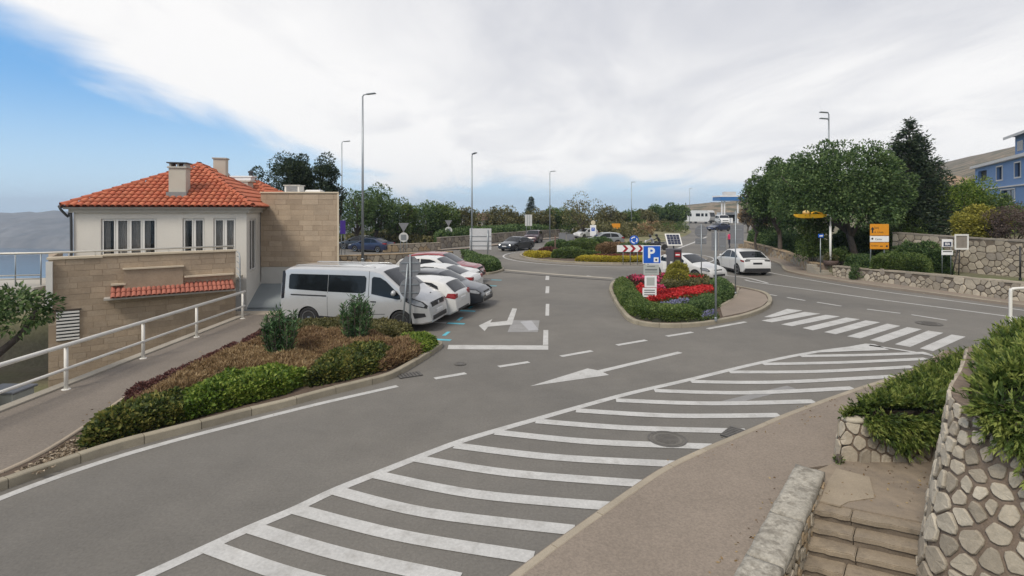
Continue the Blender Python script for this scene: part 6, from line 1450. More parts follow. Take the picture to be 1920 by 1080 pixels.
rubble_wall('stone_wall', 'tall rubble retaining wall behind the easel sign, flat coping on top', tw, .5, lambda s: 2.72 - .025 * s, .33, [STA, STB, STB, STG], MORTD, .5, .03, (1.2, .09), 143, .022, .03, 'stone wall', None, STG)
tf = [(p.x, p.y + .3) for p in Gw(((1530, 514), (1602, 526), (1680, 536), (1774, 549), (1889, 565), (2015, 581)))] + [(28.5, 26.3), (27.5, 33.6), (27, 37), (24.2, 44), (22.4, 39.8), (20.9, 36.2)]
m = MB(); m.prism(tf, -.05, .68); tag(m.build('raised_terrace', TERR), kind='structure')
gs = thing('garden_steps', 'small stone steps in the gap between the two low walls', 'steps', G(1549, 519))
for k in range(4): mb = MB(); mb.box(-.42, .42, .05 + .26 * k, 1.5, .115 + .14 * k, .115 + .14 * (k + 1) - .004, ch=.01); mb.build('step', CONC, gs)
lg = 'hedges on the raised terrace'
shrub('clipped_hedge', 'long clipped bright green hedge overhanging the low rubble wall', GP(.7, (1634, 508), (1680, 511), (1736, 514.5), (1750, 508), (1700, 501), (1645, 499)), .68, .98, LF_MID, 1300, .10, .5, 151, .45, .08, 1.1, 'hedge', lg)
shrub('clipped_hedge', 'dark clipped hedge left of the orange direction sign', GP(.7, (1586, 500), (1612, 503.5), (1637, 506.5), (1643, 499), (1600, 495)), .68, .70, LF_DARK, 1300, .10, .5, 152, .4, .08, 1.1, 'hedge', lg)
bush('ivy_tail', 'dark ivy tail hanging over the low wall below the clipped hedge', (XAT(1602, 32.0), 31.6, .12), (.42, .28, .42), LF_DARK, 14, 2200, .16, .09, 153)
shrub('tall_hedge', 'tall loose dark green hedge between the orange sign and the easel sign', [(XAT(1672, 33.2), 32.6), (XAT(1772, 30.0), 29.6), (XAT(1778, 31), 31.2), (XAT(1700, 33.4), 33.4), (XAT(1675, 34), 34)], .68, 1.55, LF_DARK, 900, .14, .45, 154, .7, .2, 1.0, 'hedge', lg)
bush('round_bush', 'small round grey-green bush left of the big tree trunk', (XAT(1578, 34.5), 34.5, .68), (.75, .7, .62), LF_MID, 18, 3500, .25, .1, 155)
bush('column_bush', 'tall narrow green bush behind the blue street sign', (XAT(1526, 36), 36.2, .3), (.95, .8, 1.6), LF_MID, 40, 9000, .4, .13, 156)
pot = thing('brown_planter', 'low round brown planter at the head of the garden steps', 'planter', (XAT(1558, 34.2), 34.2, .68)); mb = MB(); mb.lathe([(.3, 0), (.42, .08), (.45, .3), (.4, .34), (.36, .3)], 16); mb.build('pot', mat('planter_brown', (.09, .06, .05), .7, .1, 3), pot, True); bpl = crown_pts((0, 0, .5), (.35, .35, .22), 10, 900, .14, 3); obj('foliage', leafmesh('foliage', bpl[0], bpl[1], .1, .5, LF_OLIVE, seed=4), pot)
shrub('backing_hedge', 'dense dark hedge closing the view behind the big broad tree', [(XAT(1560, 38.5), 38.5), (XAT(1700, 36.5), 35.8), (XAT(1720, 38), 38), (XAT(1570, 41), 41)], .6, 2.3, LF_DARK, 500, .17, .5, 157, .6, .3, .8, 'hedge')
# trees on the right
tree('broad_tree', 'big broad dark green tree with a leaning trunk beside the orange sign', (XAT(1606, 35.5), 35.5, .68), (XAT(1573, 36), 36, 5.6), (3.9, 3.3, 3.0), LF_DARK, 130, 42000, .78, .17, .24, 161, -.75, .45, h0=.42, extra=[((XAT(1628, 36), 35.7, 5.0), (1.8, 1.8, 1.7), .22), ((XAT(1508, 38), 38, 4.7), (1.8, 1.7, 2.0), .28)])
tree('grey_tree', 'tall grey-green tree left of the big broad tree', (XAT(1462, 46), 46, .6), (XAT(1466, 46), 46, 5.4), (2.3, 2.2, 3.6), LF_DARK, 80, 20000, .7, .19, .2, 162, -.8, .4, extra=[((XAT(1428, 46), 46, 5.6), (1.0, 1.2, 2.4), .3)])
tree('bare_tree', 'thin grey-leaved tree at the left end of the tall tree group', (XAT(1424, 47), 47.5, .6), (XAT(1422, 47), 47.5, 4.8), (1.1, 1.2, 3.0), LF_GREY, 40, 6500, .45, .17, .12, 163, -.8, .3)
def conifer(name, label, base, h, r0, seed, m=LF_PINE, tiers=26, per=9, dens=60, leaf=.22, bare=.16, power=.8, group=None):
    g = np.random.default_rng(seed); root = thing(name, label, 'tree', base, 0, group); mb = MB(); mb.tube([(0, 0, -.2), (.05, 0, h * .5), (0, 0, h)], [h * .022, h * .016, .02], 8); P = []; D = []
    for i in range(tiers):
        u = i / (tiers - 1); z = h * (bare + (1 - bare) * u) * .985; rad = r0 * ((1 - u) ** power) * g.uniform(.72, 1.15) + .12
        for k in range(per if u < .8 else 5):
            a = g.uniform(0, 2 * math.pi); rr = rad * g.uniform(.6, 1.1); dr = g.uniform(-.22, .12) * rr + .12 * rr * u; e = Vector((math.cos(a) * rr, math.sin(a) * rr, z + dr)); s = Vector((0, 0, z)); mid = s.lerp(e, .55) - Vector((0, 0, .06 * rr)); pts = spline([s, mid, e], 4); mb.tube(pts, [.035 * (1 - .09 * j) for j in range(len(pts))], 4)
            n = max(10, int(dens * rr / r0) + 12); t = g.uniform(.22, 1.0, n) ** .8
            for tt in t:
                j = min(len(pts) - 2, int(tt * (len(pts) - 1))); p = pts[j].lerp(pts[j + 1], tt * (len(pts) - 1) - j); P.append(tuple(p + Vector(g.normal(size=3)) * (.10 + .07 * rr))); D.append((math.cos(a) * .7 + g.normal() * .5, math.sin(a) * .7 + g.normal() * .5, g.normal() * .35 + .15))
    mb.build('trunk', BARK, root, True); obj('crown', leafmesh('crown', np.array(P), np.array(D), leaf, .32, m, seed=seed), root); return root
conifer('conifer', 'tall dark pointed conifer rising behind the tall rubble wall', (XAT(1704, 38.5), 38.5, 1.2), 9.55, 2.9, 164, tiers=30, per=12, dens=150, power=.75, leaf=.25)
tree('dark_tree', 'dark pine-like tree leaning beside the tall conifer', (XAT(1735, 40), 40, 1.5), (XAT(1752, 40), 40, 4.8), (1.6, 1.5, 2.2), LF_PINE, 45, 9000, .45, .18, .14, 165, -.9, .3)
sg = 'shrubs above the tall rubble wall'
def wallbush(label, px, d, z, rx, rz, m, seed, n=9000, leaf=.15): bush('wall_shrub', label, (XAT(px, d), d, z), (rx, rx * .8, rz), m, 50, n, rx * .3, leaf, seed, group=sg)
wallbush('bright green climber mass behind the tall rubble wall', 1795, 38, 2.2, 2.6, 2.0, LF_BRIGHT, 171, 15000)
wallbush('dark green shrub between the conifer and the bright climber', 1690, 37, .8, 1.7, 1.5, LF_MID, 172)
wallbush('olive yellow shrub over the middle of the tall rubble wall', 1838, 33, 2.2, 1.4, 1.05, LF_YG, 173)
wallbush('brown-purple dry shrub over the right end of the tall wall', 1903, 31.5, 2.2, 1.3, 1.15, leafmat('leaf_drypurple', (.07, .05, .045), (.14, .10, .085), (.20, .15, .12)), 174, 9000, .1)
wallbush('green shrub between the olive shrub and the dry purple one', 1868, 37, 2.6, 1.6, 1.4, LF_MID, 175)
# yard hedge at the far end behind the curving wall
shrub('far_hedge', 'dark hedge behind the curving sand-coloured wall', [(XAT(1396, 58), 57), (XAT(1462, 50), 48.5), (XAT(1500, 45), 42), (XAT(1520, 45), 45), (XAT(1470, 56), 55), (XAT(1405, 62), 62)], .4, 1.8, LF_DARK, 260, .2, .5, 176, .8, .25, .8, 'hedge')
# ================================================================ background trees
def bt(label, px, top, hw, d, m, seed, name='background_tree', sparse=1.0, base=0.0, nl=5200, squat=.62):
    zt_ = ZAT(top, d); h = zt_ - base; r1 = hw * d / FPX; tree(name, label, (XAT(px, d), d, base), (XAT(px, d), d, base + h * (1 - squat * .5 * 1.02)), (r1, r1 * .9, h * squat * .5), m, int(46 * sparse), int(nl * sparse), r1 * .30, .26 * d / 80, h * .025 + .06, seed, -.95, .35, group='trees beyond the roundabout')
bt('rounded dark tree right of the stone annexe', 668, 357, 40, 60, LF_DARK, 201, nl=9000, squat=.72)
bt('dark green tree behind the tall lamp post', 706, 352, 38, 63, LF_DARK, 202, nl=9000, squat=.75)
bt('green tree behind the nearer pair of sign backs', 748, 377, 36, 66, LF_MID, 203, nl=8000, squat=.8)
bt('bushy green tree above the parked red car', 792, 384, 40, 70, LF_DARK, 204, nl=8000, squat=.85)
bt('green tree with a small peak left of the farther sign backs', 832, 380, 34, 72, LF_MID, 205, nl=8000, squat=.85)
bt('olive tree left of the white notice board', 868, 393, 30, 76, LF_OLIVE, 206, squat=.85)
bt('olive tree right of the white notice board', 938, 389, 30, 88, LF_OLIVE, 207, squat=.85)
bt('low olive tree between lamp post and square sign', 968, 397, 26, 90, LF_OLIVE, 208, squat=.85)
bt('olive-brown tree right of the square sign', 1012, 396, 28, 93, LF_OLIVE, 209, squat=.85)
bt('green tree behind the far slim lamp post', 1046, 391, 26, 96, LF_MID, 210, squat=.85)
bt('open-crowned tree with showing branches beyond the roundabout', 1094, 374, 40, 82, LF_OLIVE, 211, 'open_tree', .55, 0, 4200, .62)
bt('pale green tree behind the orange road sign', 1140, 392, 30, 104, LF_OLIVE, 212, squat=.85)
bt('dense green tree right of the orange road sign', 1176, 397, 28, 106, LF_MID, 213, squat=.85)
bt('low green tree above the grass bank', 1206, 396, 26, 118, LF_OLIVE, 214, squat=.85)
bt('dark umbrella-shaped tree on the bank, left of two', 1238, 389, 26, 124, LF_DARK, 215, squat=.6)
bt('dark umbrella-shaped tree beside the camper, right of two', 1270, 384, 24, 124, LF_DARK, 216, squat=.62)
bt('dark low tree next to the camper van', 1252, 398, 30, 128, LF_DARK, 217, squat=.85)
bt('olive bush-like tree behind the lamp post and white board', 905, 396, 28, 92, LF_OLIVE, 218, squat=.9)
bt('mid-green tree between the two rows beyond the roundabout', 1070, 396, 28, 104, LF_MID, 219, squat=.9)
conifer('slim_conifer', 'slim dark conifer standing above the tree row beyond the roundabout', (XAT(996, 98), 98, 0), 6.6, 1.5, 220, tiers=14, per=7, dens=26, leaf=.4, group='trees beyond the roundabout')
bt('big dark tree behind the annexe roof, left mass', 535, 290, 52, 42, LF_PINE, 221, 'tall_pine', 1.5, 0, 16000, .66)
bt('big dark tree behind the annexe roof, right mass', 592, 290, 44, 43, LF_PINE, 222, 'tall_pine', 1.5, 0, 16000, .66)
bt('small dark tree crown at the right edge of the annexe roof', 628, 316, 15, 44, LF_PINE, 223, 'tall_pine', .6, 0, 5000, .5)
shrub('far_hedge', 'long low hedge on top of the far stone wall left of the roundabout', [tuple(G(820, 462)[:2]), tuple(G(1040, 440)[:2]), (XAT(1040, 98), 100), (XAT(812, 72), 72)], 0.3, 1.5, LF_DARK, 120, .3, .5, 224, 1.2, .2, .5, 'hedge')
shrub('roadside_scrub', 'olive scrub covering the ground under the far trees', [(-22, 58), (-9, 66.5), (-3, 72), (3, 97), (-2, 112), (-22, 90)], 0.0, 1.1, LF_OLIVE, 40, .4, .5, 225, 2.0, .5, .3, 'scrub')
shrub('roadside_scrub', 'olive scrub on the slope between the two far roads', [(10, 88), (16, 84), (24, 96), (34, 128), (50, 165), (30, 160), (20, 118)], 0.0, 1.5, LF_OLIVE, 25, .5, .5, 226, 2.0, .6, .25, 'scrub')
for i, (px, py, w) in enumerate(((1185, 449, 2.2), (1206, 447, 1.6), (1232, 441, 2.4), (1262, 439, 2.6), (1250, 431, 2.2), (1222, 432, 1.8))):
    p = G(px, py); b = bush('bank_shrub', ['olive shrub low on the left of the grass bank', 'dry shrub at the foot of the grass bank', 'wide olive shrub in the middle of the grass bank', 'grey-green shrub at the right of the grass bank', 'olive shrub under the umbrella trees', 'dry shrub high on the grass bank'][i], (p.x, p.y, .35), (w, w * .7, .75), (LF_OLIVE, LF_STRAW, LF_OLIVE, LF_MID, LF_OLIVE, LF_STRAW)[i], 16, 1400, .6, .28, 230 + i, group='shrubs on the grass bank')
# ================================================================ lamp posts
def lamp(label, px, d, top, arm=(.9, 0), heads=1, base=0.0, r0=.09):
    zt_ = ZAT(top, d); root = thing('lamp_post', label, 'lamp post', (XAT(px, d), d, base), 0, 'street lamps'); h = zt_ - base
    mb = MB(); mb.tube([(0, 0, 0), (0, 0, h * .5), (0, 0, h - .1)], [r0, r0 * .8, r0 * .55], 10); mb.build('pole', GALV, root, True)
    mb = MB(); mb.lathe([(r0 * 2.0, 0), (r0 * 2.0, .03), (r0 * 1.25, .05), (r0 * 1.25, .5), (r0, .55)], 10); mb.build('base', GALV, root)
    for k in range(heads):
        z = h - .1 - k * .55; ax, ay = arm; mb = MB(); mb.tube(spline([(0, 0, z - .1), (ax * .12, ay * .12, z + .08), (ax * .5, ay * .5, z + .13), (ax, ay, z + .16)], 4), r0 * .42, 7); a = mb.build('arm', GALV, root, True)
        M = Matrix.Translation((ax * 1.25, ay * 1.25, z + .16)) @ Matrix.Rotation(math.atan2(ay, ax), 4, 'Z') @ Matrix.Rotation(R(-4), 4, 'Y'); mb = MB(); mb.box(-.36, .36, -.14, .14, -.04, .05, M, .03); mb.build('lamp_head', GALV, root)
lamp('tallest lamp post rising behind the silver van', 680, 41, 178, (.55, -.1), 1, 0, .11)
lamp('lamp post at the right corner of the stone annexe', 641, 60, 266, (.45, 0)); lamp('lamp post beside the white notice board', 885, 48, 290, (.2, -.4)); lamp('slim lamp post beyond the left of the roundabout', 1031, 71, 322, (.35, 0)); lamp('far lamp post above the trees behind the blue roundabout sign', 1184, 100, 342, (.3, 0)); lamp('farthest lamp post left of the camper van', 1293, 142, 354, (.3, 0))
lamp('lamp post with two stacked heads above the big broad tree', 1554, 47, 212, (-.35, 0), 2, .5, .1)
# ================================================================ signs
def post(mb, x, y, z0, z1, r=.03): mb.tube([(x, y, z0), (x, y, z1)], r, 8)
def disc(r, t=.012, n=32, ry=0): return [(r * math.cos(2 * math.pi * i / n + ry), r * math.sin(2 * math.pi * i / n + ry)) for i in range(n)]
MXZ = Matrix.Rotation(R(90), 4, 'X')                                   # x, y -> x, z with thickness along -y
def plate(poly, z, m_, parent, name, y=0.0, t=.012, x=0.0):
    mb = MB(); mb.prism([(p[0] + x, p[1] + z) for p in poly], 0, t, Matrix.Translation((0, y, 0)) @ MXZ); return mb.build(name, m_, parent)
def rect(w, h): return [(-w / 2, -h / 2), (w / 2, -h / 2), (w / 2, h / 2), (-w / 2, h / 2)]
# pair of backs by the van
p = G(768, 622, .1); sg1 = thing('road_sign', 'grey octagonal and round sign backs on two posts in front of the silver van', 'road sign', (p.x, p.y, .1))
mb = MB(); post(mb, .02, 0, -.1, 2.62, .028); mb.build('post', GALV, sg1, True); mb = MB(); mb.tube([(-.26, .02, -.1), (-.06, -.05, 2.3)], .026, 8); mb.build('post', GALV, sg1, True)
plate(disc(.385, n=8, ry=R(22.5)), 2.19, SIGNBACK, sg1, 'octagon_plate', .06); plate(disc(.355), 1.46, SIGNBACK, sg1, 'round_plate', .06)
for z in (2.33, 2.05, 1.6, 1.32): mb = MB(); mb.box(-.3, .3, .022, .046, z - .015, z + .015); mb.build('bracket', GALV, sg1)
def tri(s): return [(-s / 2, s * .43), (0, -s * .43), (s / 2, s * .43)]
def backs(label, px, d, zt_, s=.9, legs=True):
    root = thing('road_sign', label, 'road sign', (XAT(px, d), d, 0)); mb = MB(); post(mb, 0, 0, 0, ZAT(zt_, d)); mb.build('post', GALV, root, True)
    z = ZAT(zt_, d) - s * .43; plate(tri(s)[::-1] if False else [(-s / 2, s * .43), (0, -s * .43), (s / 2, s * .43)], z, SIGNBACK, root, 'triangle_plate', -.04); z2 = z - s * .43 - .48
    plate(disc(.45), z2, mat('sign_back_pale', (.55, .56, .55), .5, .06, 3), root, 'round_plate', -.04)
    mb = MB(); mb.box(-.25, .25, -.075, -.055, z2 - .25, z2 + .25); mb.build('bracket', GALV, root)
    if legs:
        for s_ in (-.3, .3): mb = MB(); post(mb, s_, -.02, 0, z2 + .3, .025); mb.build('post', GALV, root, True)
backs('backs of a triangular and a round sign behind the parked cars', 757, 50, 418, 1.0); backs('farther backs of a triangular and a round sign on the far verge', 841, 66, 413, .9, False)
# notice board
nb = thing('notice_board', 'large white notice board seen from behind on two posts near the parking bays', 'notice board', (XAT(901, 45.5), 45.5, 0))
plate(rect(1.85, 1.8), 1.78, mat('board_back', (.55, .56, .58), .5, .05, 2), nb, 'panel', 0, .04)
for z in (1.2, 1.6, 2.0): mb = MB(); mb.box(-.9, .9, -.075, -.045, z, z + .04); mb.build('stiffener', GALV, nb)
for x in (-.8, .62): mb = MB(); post(mb, x, -.12, -.5 if False else 0, 2.72 if x < 0 else 2.6, .045); mb.build('post', GALV, nb, True)
kb = thing('far_kiosk', 'small white building with a brown tiled roof behind the notice board', 'building', (XAT(906, 88), 88, 0)); mb = MB(); mb.box(-1.15, 1.15, 0, 3, 0, 2.6); mb.build('wall', PLAST, kb); mb = MB(); mb.add([(-1.4, -.3, 2.6), (1.4, -.3, 2.6), (1.4, 3.3, 2.6), (-1.4, 3.3, 2.6), (-.9, 1.5, 3.75), (.9, 1.5, 3.75)], [[0, 1, 5, 4], [1, 2, 5], [2, 3, 4, 5], [3, 0, 4], [0, 3, 2, 1]]); mb.build('roof', mat('brown_tile', (.13, .08, .06), .85, .2, 3), kb)
for x in (-.6, .5): mb = MB(); mb.box(x - .3, x + .3, -.02, .02, 1.2, 2.2); mb.build('window', GLASS, kb)
rs = thing('square_sign', 'pale ribbed square sign back on two legs beyond the near lamp post', 'road sign', (XAT(991, 76), 76, 0)); plate(rect(1.0, 1.6), ZAT(413, 76), mat('sign_back_pale', (.55, .56, .55), .5, .06, 3), rs, 'panel', 0, .04)
for x in (-.3, .3): mb = MB(); post(mb, x, .08, 0, ZAT(405, 76), .04); mb.build('post', GALV, rs, True)
for x in (-.17, .17): mb = MB(); mb.box(x - .03, x + .03, -.07, -.045, ZAT(423, 76), ZAT(403, 76)); mb.build('rib', GALV, rs)
os_ = thing('orange_sign', 'small blank orange road sign on two legs beyond the roundabout', 'road sign', (XAT(1155, 86), 86, 0)); plate(rect(1.35, .85), ZAT(424, 86), ORANGE, os_, 'panel', 0, .04)
for x in (-.45, .45): mb = MB(); post(mb, x, .06, 0, ZAT(424, 86), .04); mb.build('post', GALV, os_, True)
ws = thing('white_sign', 'white and blue sign on a post beyond the roundabout shrubs', 'road sign', (XAT(1112, 66), 66, 0)); mb = MB(); post(mb, 0, .05, 0, 2.4, .04); mb.build('post', GALV, ws, True); plate(rect(.75, 1.35), 1.75, PRINTW, ws, 'panel', 0, .03); plate(rect(.42, .42), 1.9, BLUE, ws, 'blue_field', -.032, .006)
text('P', .36, PRINTW, ws, (0, -.045, 1.9), (R(90), 0, 0))
plate(disc(.28), 2.72, mat('cream_disc', (.6, .52, .36), .6, .05), ws, 'disc', 0, .03)
gb = thing('grey_sign', 'two grey sign backs standing on posts at the left of the roundabout', 'road sign', (XAT(1063, 57), 57, 0))
for x, h in ((-.5, 1.25), (.35, 1.15)): plate(rect(.75, 1.1), h, SIGNBACK, gb, 'panel', 0, .03, x); mb = MB(); post(mb, x, .05, 0, h + .5, .035); mb.build('post', GALV, gb, True)
bp_ = thing('bare_post', 'bare brown post at the left of the roundabout bed', 'post', G(1041, 484)); mb = MB(); post(mb, 0, 0, 0, 2.0, .06); mb.build('shaft', mat('post_brown', (.13, .08, .06), .8, .1), bp_, True); mb = MB(); mb.lathe([(.1, 0), (.1, .2), (.07, .24)], 10); mb.build('collar', GALV, bp_)
# chevron board and roundabout sign
cd = 40.8; cv = thing('chevron_board', 'red and white chevron board on three legs at the roundabout edge', 'road sign', (XAT(1182, cd), cd, .05)); zc = ZAT(466, cd) - .05
plate(rect(2.05, .52), zc, PRINTW, cv, 'panel', 0, .03)
for k in range(3):
    x = -.62 + .58 * k; plate([(x, .25), (x + .22, .25), (x + .45, 0), (x + .22, -.25), (x, -.25), (x + .23, 0)][::-1], zc, RED, cv, 'chevron', -.033, .006)
for x in (-.55, .0, .55): mb = MB(); post(mb, x, .05, 0, zc + .2, .03); mb.build('leg', GALV, cv, True)
rsn = thing('roundabout_sign', 'blue round sign with white circling arrows behind the chevron board', 'road sign', (XAT(1189, 43), 43, .1)); zc = ZAT(450, 43) - .1; plate(disc(.37), zc, BLUE, rsn, 'plate', 0, .02); mb = MB(); post(mb, 0, .05, 0, zc + .3, .035); mb.build('post', GALV, rsn, True)
for k in range(3):
    a0 = R(90 + 120 * k); pts = [(math.cos(a0 + R(t)) * .27, math.sin(a0 + R(t)) * .27) for t in range(0, 71, 10)] + [(math.cos(a0 + R(t)) * .19, math.sin(a0 + R(t)) * .19) for t in range(70, -1, -10)]; plate(pts, zc, PRINTW, rsn, 'arrow', -.023, .004); c = a0 - R(2); plate([(math.cos(c + R(-22)) * .23, math.sin(c + R(-22)) * .23), (math.cos(c) * .31, math.sin(c) * .31), (math.cos(c) * .15, math.sin(c) * .15)], zc, PRINTW, rsn, 'arrow', -.023, .004)
# parking sign
pd = 23.2; ps = thing('parking_sign', 'blue parking sign with white letter and three pale panels below on one post', 'parking sign', (XAT(1217, pd), pd, .1)); zz = lambda y: ZAT(y, pd) - .1; ww = lambda a, b: (b - a) * pd / FPX
mb = MB(); post(mb, -.03, .05, 0, zz(462), .032); mb.build('post', GALV, ps, True); mb = MB(); post(mb, .05, .06, 0, zz(500), .022); mb.build('post', GALV, ps, True)
cxp = lambda px: XAT(px, pd) - XAT(1217, pd)
def pp(x0, x1, y0, y1, m_, nm, y=0.0, t=.02): return plate(rect(ww(x0, x1), zz(y0) - zz(y1)), (zz(y0) + zz(y1)) / 2, m_, ps, nm, y, t, cxp((x0 + x1) / 2))
PGREY = mat('panel_grey', (.42, .44, .42), .5, .05, 3); PLINE = mat('panel_print', (.16, .17, .17), .6, .05)
pp(1205, 1239, 460, 494.5, PRINTW, 'panel'); pp(1206.2, 1237.8, 461.3, 493.3, BLUE, 'blue_field', -.022, .004); text('P', .62, PRINTW, ps, (cxp(1220.5), -.03, zz(475)), (R(90), 0, 0), bold=.018)
pp(1225.5, 1234.5, 482.5, 491.5, PRINTW, 'pictogram', -.028, .003); plate(disc(.045), zz(487), PRINTK, ps, 'pictogram_dot', -.034, .003, cxp(1230))
pp(1206.5, 1235.5, 496, 515.5, PGREY, 'panel'); pp(1213, 1228, 498.5, 500, PLINE, 'print_line', -.022, .003); pp(1209, 1232, 504.3, 507, PLINE, 'print_line', -.022, .003); pp(1209, 1232, 509.5, 510.6, PLINE, 'print_line', -.022, .003)
pp(1208.5, 1231, 516.5, 538.5, PRINTW, 'panel', -.01); pp(1212, 1227, 520, 535, PGREY, 'blank_field', -.032, .003)
pp(1204.5, 1230.5, 539.5, 556.5, PRINTW, 'panel', -.02)
for y in (543, 547, 551.5): pp(1207.5, 1227.5, y, y + 1.8, PLINE, 'print_line', -.042, .003)
# ticket machine with solar panel
md_ = 29.6; tm = thing('ticket_machine', 'dark grey parking ticket machine with a solar panel on top and red front', 'ticket machine', (XAT(1263, md_), md_, .1), R(-8)); MG = mat('machine_grey', (.10, .10, .12), .5, .06, 3)
mb = MB(); mb.box(-.40, .40, -.22, .25, 0, 2.0, ch=.03); mb.build('cabinet', MG, tm); mb = MB(); mb.box(-.02, .37, -.235, -.221, .25, 1.93, ch=.005); mb.build('door', mat('machine_dark', (.035, .02, .025), .4, .06), tm)
mb = MB(); mb.box(.04, .32, -.248, -.236, 1.55, 1.8); mb.build('red_panel', RED, tm); mb = MB(); mb.box(.07, .29, -.254, -.249, 1.64, 1.71); mb.build('print_strip', PRINTW, tm); mb = MB(); mb.box(.05, .31, -.248, -.236, 1.05, 1.4); mb.build('instructions', mat('machine_green', (.16, .18, .08), .5, .3, 12), tm)
for x0, x1, z0, z1_ in ((-.56, -.37, 1.52, 1.65), (-.60, -.40, .85, 1.28), (-.22, -.1, 1.18, 1.3)): mb = MB(); mb.box(x0, x1, -.236 if x0 > -.4 else -.12, -.222 if x0 > -.4 else -.10, z0, z1_); mb.build('notice', PRINTW, tm)
mb = MB(); mb.tube([(0, 0, 2.0), (0, 0, 2.2)], .04, 8); mb.build('neck', MG, tm); Ms = Matrix.Translation((0, 0, 2.5)) @ Matrix.Rotation(R(10), 4, 'Z') @ Matrix.Rotation(R(52), 4, 'X'); mb = MB(); mb.box(-.42, .42, -.40, .40, -.03, .0, Ms); mb.build('solar_frame', WHITEP, tm)
for i in range(4):
    for j in range(4): mb = MB(); mb.box(-.36 + .18 * i + .006, -.18 + .18 * i - .006, -.34 + .17 * j + .006, -.17 + .17 * j - .006, .002, .008, Ms); mb.build('solar_cell', mat('solar_cell', (.035, .04, .07), .2, .2, 6), tm)
# three sign backs on the flower island
def sback(label, px, py, top, plates, z=.12, r=.03):
    p = G(px, py, z); root = thing('road_sign', label, 'road sign', (p.x, p.y, z), 0, 'sign backs on the flower island'); h = ZAT(top, p.y) - z; mb = MB(); post(mb, 0, 0, 0, h, r); mb.build('post', GALV, root, True); mb = MB(); mb.lathe([(.055, 0), (.055, .12), (.035, .15)], 10); mb.build('foot', GALV, root)
    for kind, x0, x1, y0, y1 in plates:
        w, hh = (x1 - x0) * p.y / FPX, (y1 - y0) * p.y / FPX; zc = ZAT((y0 + y1) / 2, p.y) - z; xc = XAT((x0 + x1) / 2, p.y) - p.x
        plate(disc(w / 2) if kind == 'o' else rect(w, hh), zc, SIGNBACK, root, 'round_plate' if kind == 'o' else 'plate', .05, .02, xc)
        for q in (.25, -.25): mb = MB(); mb.box(xc - w * .38, xc + w * .38, .022, .032, zc + hh * q - .012, zc + hh * q + .012); mb.build('bracket', GALV, root)
sback('grey round sign back with a small plate under it behind the flower bed', 1315, 529, 420, [('o', 1303, 1327, 422, 446), ('r', 1304, 1325, 447, 458)]); sback('split rectangular sign back on a pale post at the near kerb of the island', 1342, 602, 432, [('r', 1335, 1347, 436, 470), ('r', 1349, 1362, 436, 470)], r=.04); sback('tall rectangular sign back at the paved tip of the island', 1379, 553, 395, [('r', 1370, 1395, 422, 457)])
# orange direction sign
od = 31.3; og = thing('direction_sign', 'orange direction sign with a white middle strip in front of the big tree', 'direction sign', (XAT(1648, od), od, .68)); oz = lambda y: ZAT(y, od) - .68; ox = lambda px: XAT(px, od) - XAT(1648, od)
for x in (1633.5, 1659): mb = MB(); post(mb, ox(x), .05, 0, oz(425), .035); mb.build('post', GALV, og, True)
for y0, y1, m_ in ((420, 441.5, ORANGE), (442.5, 453.5, PRINTW), (454.5, 467, ORANGE)): plate(rect(ox(1666) - ox(1631), oz(y0) - oz(y1)), (oz(y0) + oz(y1)) / 2, m_, og, 'panel', 0, .03, ox(1648.5))
def otext(b, px, py, s, al='LEFT'): text(b, s, PRINTK, og, (ox(px), -.035, oz(py)), (R(90), 0, 0), align=al)
otext('Senj', 1638.5, 427, .17); otext('A. Uvala', 1638.5, 435.5, .16); otext('Centar', 1640, 448.5, .15); otext('Krasno', 1633, 460.5, .14)
def arrow(x, y, s, rot): 
    q = [(0, .5), (.34, .05), (.12, .05), (.12, -.5), (-.12, -.5), (-.12, .05), (-.34, .05)]; c, sn = math.cos(rot), math.sin(rot); plate([((a * c - b * sn) * s, (a * sn + b * c) * s) for a, b in q][::-1], oz(y), PRINTK, og, 'arrow', -.033, .003, ox(x))
arrow(1635.3, 431, .36, 0); plate(disc(.06), oz(447.5), PRINTK, og, 'symbol', -.033, .003, ox(1635)); plate(disc(.06), oz(461.5), PRINTK, og, 'symbol', -.033, .003, ox(1662)); plate(rect(.16, .045), oz(461.5), PRINTK, og, 'symbol', -.033, .003, ox(1652))
sn_ = thing('street_sign', 'small blue street sign on a slim post beside the garden steps', 'street sign', (XAT(1539, 34), 34, .12)); zc = ZAT(442, 34) - .12; mb = MB(); post(mb, 0, .04, 0, zc, .028); mb.build('post', GALV, sn_, True); plate(rect(.34, .22), zc, BLUE, sn_, 'plate', 0, .015); plate([(-.12, -.04), (.1, -.05), (.13, .05), (0, .03), (-.1, .02)], zc, PRINTW, sn_, 'pictogram', -.018, .003)
wp = thing('white_post', 'plain white post left of the big tree trunk', 'post', (XAT(1557, 34), 34, .68)); zc = ZAT(425, 34) - .68; mb = MB(); mb.tube([(0, 0, 0), (0, 0, zc)], .065, 10); mb.build('shaft', WHITEP, wp, True); mb = MB(); mb.lathe([(.075, zc), (.075, zc + .04), (.02, zc + .07)], 10); mb.build('cap', WHITEP, wp)
